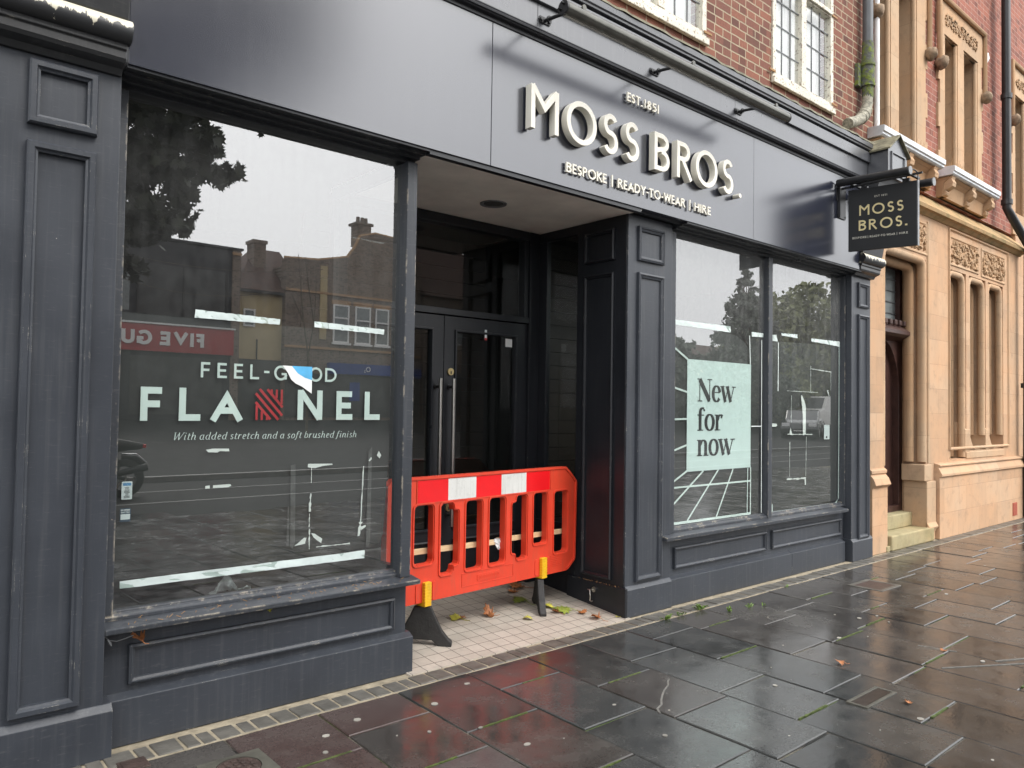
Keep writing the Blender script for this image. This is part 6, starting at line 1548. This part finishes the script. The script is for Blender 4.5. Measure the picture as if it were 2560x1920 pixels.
MB().box(15.4, 23.9, YO - 9, YO - 0.51, 0.7, 8.0).build('rear_wall', 'brick_dark', GB)
c = MB(); c.box(19.2, 19.95, YO - 1.2, YO - 0.505, 9.5, 10.55); c.box(19.10, 20.05, YO - 1.3, YO - 0.45, 10.551, 10.68)
for x in (19.38, 19.62, 19.82): c.tube([(x, YO - .85, 10.68), (x, YO - .85, 11.0)], [0.11, 0.09], 10)
c.build('chimney', 'brick_dark', GB)
for a, b_, br in ((17.66, 18.51, 5.7), (18.85, 19.71, 5.65), (19.98, 20.76, 5.62), (22.0, 22.9, 5.6)): far_win(a, b_, 4.5, 6.34, GB, br)
MB().box(16.95, 17.3, YO + 0.001, YO + .06, 4.6, 8.1).build('pilaster_strip', 'render', GB)
for z in (4.12, 6.75): MB().box(15.24, 23.98, YO + .001, YO + .07, z, z + .11).build('string_course', 'stone_dark', GB)
for a, b_ in ((17.66, 18.51), (18.85, 19.71), (19.98, 20.76), (22.0, 22.9)):
    MB().box(a - .08, b_ + .08, YO + .061, YO + .13, 4.40, 4.495).build('window_sill', 'white_frame', GB)
    MB().box(a - .1, b_ + .1, YO + .001, YO + .03, 6.345, 6.55).build('lintel', 'stone_dark', GB)
cp = MB()
for p_, q_ in zip(gp[2:-1], gp[3:]): cp.tube([(p_[0], YO - .2, p_[1] + .03), (q_[0], YO - .2, q_[1] + .03)], 0.09, 6)
cp.build('gable_coping', 'stone_dark', GB)
MB().box(15.3, 23.9, YO + .001, YO + .05, 0.9, 2.95).build('shop_window', 'shop_dark', GB)
MB().box(17.4, 23.9, YO + .002, YO + .25, 2.98, 3.50).build('fascia_panel', 'blue_fascia', GB)
m = MB(); caps_text(m, 'O', 0.24, 0.14, 0, wall_map(19.62, YO + .252, 3.14, -1), 0, 0.03); caps_text(m, '2', 0.12, 0.16, 0, wall_map(19.34, YO + .252, 3.10, -1), 0, 0.03)
m.build('sign_lettering', 'white_sign', GB)
MB().box(18.6, 19.15, YO + .051, YO + .08, 1.7, 2.6).build('window_poster', 'blue_fascia', GB)
PB_ = thing('pitched_house', 'brown brick house with a steep roof, mirrored in the glass over the doors', 'house', (26.5, YO, 0.8))
MB().box(24.05, 29.0, YO - 8, YO + 0.2, 0.7, 7.6).build('wall', 'brick_dark', PB_)
MB().prism([(0.5, 7.6), (-3.5, 11.4), (-8.2, 7.6)], lambda q, z: (23.9, YO + q, z), lambda q, z: (29.2, YO + q, z)).build('roof', 'rooftile', PB_)
for a in (24.5, 26.1, 27.6): far_win(a, a + 0.9, 5.0, 6.5, PB_, 5.9, y=YO + .2)
MB().box(24.1, 28.9, YO + .201, YO + .26, 1.0, 3.4).build('shop_front', 'shop_dark', PB_)
TR = thing('terrace', 'low cream terrace far down the street beyond the park trees', 'terrace', (72, YO - 14, 0.8))
MB().box(58, 110, YO - 24, YO - 14, 0.7, 6.4).build('wall', 'render', TR)
MB().prism([(-13.6, 6.4), (-19, 9.0), (-24.4, 6.4)], lambda q, z: (57.5, YO + q, z), lambda q, z: (110.5, YO + q, z)).build('roof', 'rooftile', TR)

# ------------------------------------------------------------------ trees
def limb_path(r, a, b, n=6, wob=0.25):
    a, b = Vector(a), Vector(b)
    return [a.lerp(b, i / n) + Vector((r.uniform(-wob, wob), r.uniform(-wob, wob), r.uniform(-wob, wob) * .5)) * (0 if i in (0, n) else 1) for i in range(n + 1)]
def tree(name, label, base, blobs, n, size, fol, seed, trunk_r=0.25, lobed=False, group=None):
    """trunk and limbs reaching into leaf masses; blobs: (centre, radii, weight)"""
    r = random.Random(seed)
    t = thing(name, label, 'tree', base, group)
    tr = MB(); bx, by, bz = base
    top = max(b_[0][2] for b_ in blobs)
    fork = (bx + r.uniform(-.2, .2), by, bz + (top - bz) * 0.38)
    tr.tube(limb_path(r, base, fork, 5, .06), [trunk_r * (1.25 - 0.45 * i / 5) for i in range(6)], 12)
    for (c, rad, w_) in blobs:
        p = limb_path(r, fork, c, 6, 0.3); tr.tube(p, [trunk_r * 0.55 * (1 - 0.85 * i / 6) + 0.012 for i in range(7)], 8)
        for _ in range(4):
            q = Vector(c) + Vector((r.uniform(-1, 1) * rad[0], r.uniform(-1, 1) * rad[1], r.uniform(-.7, .9) * rad[2])) * 0.75
            tr.tube(limb_path(r, p[4], q, 4, .15), [0.05, 0.04, 0.03, 0.02, 0.008], 5)
    tr.build('trunk', 'bark', t, smooth=60)
    cr = MB(); tot = sum(b_[2] for b_ in blobs)
    shape = [(0, -1), (.25, -.3), (.75, -.45), (.55, -.05), (1, .25), (.5, .3), (.45, .7), (.15, .6), (0, 1), (-.15, .6), (-.45, .7), (-.5, .3), (-1, .25), (-.55, -.05), (-.75, -.45), (-.25, -.3)] if lobed else [(0, -1), (.6, -.2), (.45, .5), (0, 1), (-.5, .45), (-.6, -.3)]
    for (c, rad, w_) in blobs:
        k_ = int(n * w_ / tot); nc = max(6, k_ // 38)
        cl = []
        for _ in range(nc):
            while True:
                d = Vector((r.uniform(-1, 1), r.uniform(-1, 1), r.uniform(-1, 1)))
                if 0.15 < d.length < 1: break
            d = d.normalized() * (d.length ** 0.45)
            cl.append(Vector(c) + Vector((d.x * rad[0], d.y * rad[1], d.z * rad[2])))
        cs = 0.17 * (rad[0] + rad[1] + rad[2]) / 3 + size
        for _ in range(k_):
            o = r.choice(cl); g_ = lambda: max(-1.5, min(1.5, r.gauss(0, .9)))
            p = o + Vector((g_(), g_(), g_() * .8)) * cs * 0.55
            nrm = Vector((r.gauss(0, 1), r.gauss(0, 1), r.gauss(0, 1) + .5)).normalized()
            u = nrm.orthogonal().normalized(); a = r.uniform(0, 6.28)
            u = (u * math.cos(a) + nrm.cross(u) * math.sin(a)); v_ = nrm.cross(u); s_ = size * r.uniform(.6, 1.25)
            cr.add([p + u * (q[0] * s_) + v_ * (q[1] * s_) for q in shape], [tuple(range(len(shape)))])
    cr.build('crown', fol, t, recalc=False)
    return t
SP = thing('sapling', 'thin bare sapling standing on the square, mirrored in the middle of the left window', 'tree', (11.76, -16.5, 0.35))
m = MB(); m.tube([(11.76, -16.5, 0.3), (11.77, -16.5, 2.0), (11.75, -16.5, 3.2)], [.05, .04, .034], 8)
for pts in ([(11.75, -16.5, 3.2), (11.55, -16.5, 4.4), (11.40, -16.45, 5.6), (11.28, -16.4, 6.5)], [(11.76, -16.5, 3.1), (11.90, -16.5, 4.0), (11.98, -16.5, 4.8), (12.0, -16.5, 5.9)], [(11.93, -16.5, 4.3), (11.75, -16.5, 5.3), (11.58, -16.5, 6.4)], [(11.6, -16.5, 4.2), (11.45, -16.6, 4.6), (11.2, -16.7, 5.2)]):
    m.tube(pts, [.028, .022, .016, .008][:len(pts)], 6)
m.build('trunk', 'bark', SP, smooth=60)
WR = thing('street_cable', 'sagging festoon cable across the square, mirrored in the left window', 'cable', (9, -18, 6))
for z, sg_ in ((6.4, .5), (6.1, 1.1)):
    m = MB(); m.tube([(4 + 9 * i / 16, -18, z - sg_ * (1 - (i / 8 - 1) ** 2)) for i in range(17)], 0.011, 5); m.build('wire', 'bark', WR)
GTt = 'trees across the square'
tree('plane_tree', 'big dark plane tree overhanging the street, mirrored at the top of the left window', (-1.5, -9.0, -0.06),
     [((1.2, -8.6, 8.2), (4.0, 3.6, 3.4), 5.0), ((3.6, -8.2, 6.9), (1.7, 1.6, 1.6), 1.6), ((4.1, -8.2, 5.5), (1.05, 1.2, 0.9), 0.8), ((3.1, -8.3, 4.6), (1.3, 1.4, 0.8), 0.9), ((1.2, -8.4, 4.6), (2.2, 1.8, 1.3), 1.6), ((5.4, -8.1, 6.4), (0.75, 0.6, 0.5), 0.22), ((-3.5, -9.2, 8.0), (3.4, 3.2, 3.2), 2.0), ((4.6, -8.1, 4.85), (0.42, 0.35, 0.22), 0.07), ((3.9, -8.3, 9.3), (2.5, 2.4, 2.3), 2.4), ((5.0, -8.2, 10.8), (1.6, 1.6, 1.4), 0.8), ((5.6, -8.1, 9.5), (2.0, 1.9, 2.2), 2.0), ((6.3, -8.0, 11.4), (1.8, 1.6, 1.8), 1.4)], 24000, 0.14, 'foliage', 4, 0.32, True, GTt)
tree('conifer_tree', 'pointed dark conifer across the park, mirrored above the New for now poster', (41.5, -18.5, 0.45),
     [((41.5, -18.5, 2.6), (3.6, 2.8, 1.6), 3.2), ((41.5, -18.5, 4.6), (2.9, 2.3, 1.3), 2.4), ((41.5, -18.5, 6.2), (2.1, 1.7, 1.2), 1.6), ((41.5, -18.5, 7.6), (1.3, 1.1, 1.0), 0.9), ((41.5, -18.5, 8.8), (0.65, 0.6, 0.8), 0.4), ((41.5, -18.5, 9.7), (0.25, 0.25, 0.6), 0.12)], 12000, 0.15, 'foliage_conifer', 6, 0.22, False, GTt)
tree('park_tree', 'broad pale green tree mirrored in the rightmost window pane', (55.0, -22, 0.6),
     [((53.0, -22, 6.2), (4.2, 3.5, 3.6), 3.0), ((58.0, -22, 7.2), (4.2, 3.5, 4.2), 3.0), ((63.5, -22, 6.0), (4.0, 3.5, 4.0), 2.4), ((56, -22, 3.6), (6.5, 3, 2.2), 2.0)], 16000, 0.24, 'foliage_light', 8, 0.38, False, GTt)
tree('park_tree', 'low bushy tree left of the conifer, mirrored in the poster window', (35.0, -20.5, 0.5),
     [((35.0, -20.5, 3.6), (2.8, 2.2, 2.2), 1.5), ((38.5, -21.5, 3.2), (2.4, 2.0, 2.0), 1.2), ((32.0, -20.0, 2.6), (2.2, 1.8, 1.5), 0.8)], 6500, 0.18, 'foliage_conifer', 10, 0.2, False, GTt)
tree('park_tree', 'olive green tree between the conifer and the broad tree, mirrored in the window', (47.5, -21, 0.5),
     [((47.3, -21, 5.0), (2.8, 2.5, 2.4), 1.6), ((46, -20, 2.6), (3.4, 2.5, 1.8), 1.3)], 6500, 0.2, 'foliage_light', 12, 0.22, False, GTt)
h = MB(); r = random.Random(77)
for _ in range(5200):
    p = Vector((r.uniform(28, 75), -24.5 + r.gauss(0, .9), r.uniform(0.6, 2.9) + r.gauss(0, .25))); nrm = Vector((r.gauss(0, 1), r.gauss(0, 1), r.gauss(0, 1))).normalized(); u = nrm.orthogonal(); v_ = nrm.cross(u); s_ = r.uniform(.16, .38)
    h.add([p - u * s_, p + v_ * s_ * .6, p + u * s_, p - v_ * s_ * .6], [(0, 1, 2, 3)])
ho = h.build('hedge', 'foliage_conifer', base=(50, -24.5, .6), recalc=False); ho['kind'] = 'stuff'; tag(ho, 'dark hedge along the far side of the square', 'hedge')

# ------------------------------------------------------------------ vehicles seen only in the reflections
def wheel(parent, x, y, z, r_, wd, ax='y', name='wheel'):
    m = MB()
    d = Vector((0, 1, 0)) if ax == 'y' else Vector((1, 0, 0))
    c = Vector((x, y, z)); n = 24; vs = []
    e1 = Vector((1, 0, 0)) if ax == 'y' else Vector((0, 1, 0)); e2 = Vector((0, 0, 1))
    for rr, o in ((r_ * .62, -.5), (r_ * .92, -.5), (r_, -.3), (r_, .3), (r_ * .92, .5), (r_ * .62, .5)):
        vs += [c + d * (o * wd) + (e1 * math.cos(2 * math.pi * i / n) + e2 * math.sin(2 * math.pi * i / n)) * rr for i in range(n)]
    m.add(vs, [(k_ * n + i, k_ * n + (i + 1) % n, ((k_ + 1) % 6) * n + (i + 1) % n, ((k_ + 1) % 6) * n + i) for k_ in range(6) for i in range(n)])
    w_ = m.build(name, 'tyre', parent, smooth=50)
    h_ = MB(); h_.tube([c - d * wd * .3, c + d * wd * .3], r_ * .16, 10)
    for i in range(6):
        a = math.pi * i / 3; h_.tube([c, c + (e1 * math.cos(a) + e2 * math.sin(a)) * r_ * .64], r_ * .05, 6)
    h_.build('rim', 'steel', w_, smooth=50)
# motorcycle parked with its tail towards the shop
MC = thing('motorcycle', 'dark motorcycle with red tail light, mirrored low in the left window', 'motorcycle', (2.6, -6.0, -0.04))
wheel(MC, 3.45, -6.0, 0.27, 0.31, 0.14); wheel(MC, 2.05, -6.0, 0.27, 0.31, 0.11)
m = MB(); m.tube([(3.72, -6.0, 0.78), (3.35, -6.0, 0.80), (3.0, -6.0, 0.74), (2.75, -6.0, 0.78)], [0.05, 0.11, 0.13, 0.10], 12); m.build('seat', 'rubber', MC, smooth=60)
m = MB(); m.tube([(2.85, -6.0, 0.80), (2.65, -6.0, 0.86), (2.42, -6.0, 0.84), (2.30, -6.0, 0.76)], [0.08, 0.16, 0.15, 0.06], 14); m.build('fuel_tank', 'car_paint', MC, smooth=60)
m = MB(); m.box(2.5, 2.95, -6.16, -5.84, 0.25, 0.62); m.build('engine', 'dark_metal', MC, bevel=0.05)
m = MB()
for y in (-6.09, -5.91): m.tube([(2.05, y, 0.27), (2.30, y, 0.95)], 0.028, 8); m.tube([(3.45, y, 0.27), (2.9, y, 0.40)], 0.03, 8); m.tube([(3.35, y, 0.35), (3.30, y, 0.72)], 0.03, 8)
m.tube([(2.30, -6.36, 1.04), (2.28, -6.1, 1.0), (2.28, -5.9, 1.0), (2.30, -5.64, 1.04)], 0.018, 8); m.tube([(2.8, -5.82, .3), (3.2, -5.8, .34), (3.75, -5.8, .45)], [.035, .05, .06], 10)
m.build('frame', 'black_metal', MC, smooth=50)
m = MB(); m.tube([(3.42, -6.0, 0.62), (3.62, -6.0, 0.60), (3.78, -6.0, 0.48)], [0.05, 0.07, 0.05], 8); m.build('mudguard', 'car_paint', MC, smooth=60)
m = MB(); m.box(3.72, 3.77, -6.07, -5.93, 0.75, 0.81); m.build('tail_light', 'tail_red', MC, bevel=0.01)
# dark hatchback nose-on and a pale van
def car(label, name, cat, ox, oy, ang, prof, cabin, W, paint_, glassz, wheels, hl, group=None):
    t = thing(name, label, cat, (ox, oy, 0.0)); c, s = math.cos(ang), math.sin(ang)
    z0 = max(-0.06, -0.06 + (-8.4 - oy) / 18 * 0.84) if oy < -8.4 else -0.03
    fm = lambda q, w_, z: (ox + q * c - w_ * s, oy + q * s + w_ * c, z + z0)
    T_ = lambda m: xf(m, lambda x, y, z: fm(x, y, z))
    T_(MB().prism(prof, lambda q, z: (q, -W / 2, z), lambda q, z: (q, W / 2, z))).build('body', paint_, t, bevel=0.06, seg=3)
    if cabin: T_(MB().prism(cabin, lambda q, z: (q, -W / 2 + .12, z), lambda q, z: (q, W / 2 - .12, z))).build('cabin', paint_, t, bevel=0.06, seg=3)
    T_(MB().prism(glassz, lambda q, z: (q, -W / 2 + .16, z), lambda q, z: (q, W / 2 - .16, z))).build('windscreen', 'shop_dark', t)
    for q in wheels:
        for sd_ in (-1, 1):
            n_ = MB(); n = 20; cc = [(q + .31 * math.cos(2 * math.pi * i / n), .31 + .31 * math.sin(2 * math.pi * i / n)) for i in range(n)]
            w_ = T_(n_.prism(cc, lambda a, z: (a, sd_ * (W / 2 - .2), z), lambda a, z: (a, sd_ * (W / 2 + .01), z))).build('wheel', 'tyre', t, bevel=.02)
            n_ = MB(); cc = [(q + .2 * math.cos(2 * math.pi * i / n), .31 + .2 * math.sin(2 * math.pi * i / n)) for i in range(n)]
            T_(n_.prism(cc, lambda a, z: (a, sd_ * (W / 2), z), lambda a, z: (a, sd_ * (W / 2 + .016), z))).build('rim', 'steel', w_)
    xq, zq = hl
    for sd_ in (-1, 1):
        T_(MB().prism([(xq - .04, zq), (xq + .05, zq), (xq + .03, zq + .16), (xq - .06, zq + .14)], lambda a, z: (a, sd_ * (W / 2 - .45), z), lambda a, z: (a, sd_ * (W / 2 - .08), z))).build('headlight', 'lamp_glass', t, bevel=.01)
    T_(MB().prism([(xq + .02, .38), (xq + .06, .38), (xq + .06, .50), (xq + .02, .50)], lambda a, z: (a, -.26, z), lambda a, z: (a, .26, z))).build('number_plate', 'white_frame', t)
    return t
car('black hatchback facing the shop across the square, mirrored in the rightmost window', 'parked_car', 'car', 37.9, -12.9, math.atan2(16.6, -37.9),
    [(-2.1, .28), (2.0, .25), (2.08, .5), (2.0, .78), (1.1, .95), (-1.9, .98), (-2.12, .7)], [(1.1, .94), (.35, 1.42), (-1.2, 1.46), (-1.95, .96)], 1.78, 'car_paint', [(1.02, .96), (.42, 1.37), (-1.15, 1.40), (-1.82, .99)], (-1.3, 1.32), (2.0, .62))
car('white van parked on the square, mirrored behind the car in the rightmost window', 'parked_van', 'van', 47.5, -17.0, R(178),
    [(-2.6, .35), (2.2, .35), (2.25, .9), (2.0, 1.15), (1.25, 1.35), (.75, 2.15), (-2.55, 2.2), (-2.62, .9)], None, 1.95, 'van_paint', [(1.25, 1.36), (.80, 2.08), (.2, 2.1), (.2, 1.36)], (-1.7, 1.45), (2.18, .78))

FB = thing('terrace', 'plain red brick terrace continuing the street beyond the sandstone building', 'terrace', (30, 3.7, 0))
MB().plate(rect(16.01, 48, 0, 8.6), [rect(x, x + 1.1, z0, z1) for x in range(18, 46, 3) for z0, z1 in ((0.9, 2.7), (4.2, 6.0))], lambda x, z: (x, 3.72, z), lambda x, z: (x, 4.0, z)).build('wall', 'brick', FB)
for x in range(18, 46, 3):
    for z0, z1 in ((0.9, 2.7), (4.2, 6.0)): far_win(x, x + 1.1, z0, z1, FB, (z0 + z1) / 2, y=3.86)
MB().prism([(3.5, 8.6), (6.5, 11.0), (9.5, 8.6)], lambda q, z: (16.0, q, z), lambda q, z: (48.2, q, z)).build('roof', 'rooftile', FB)
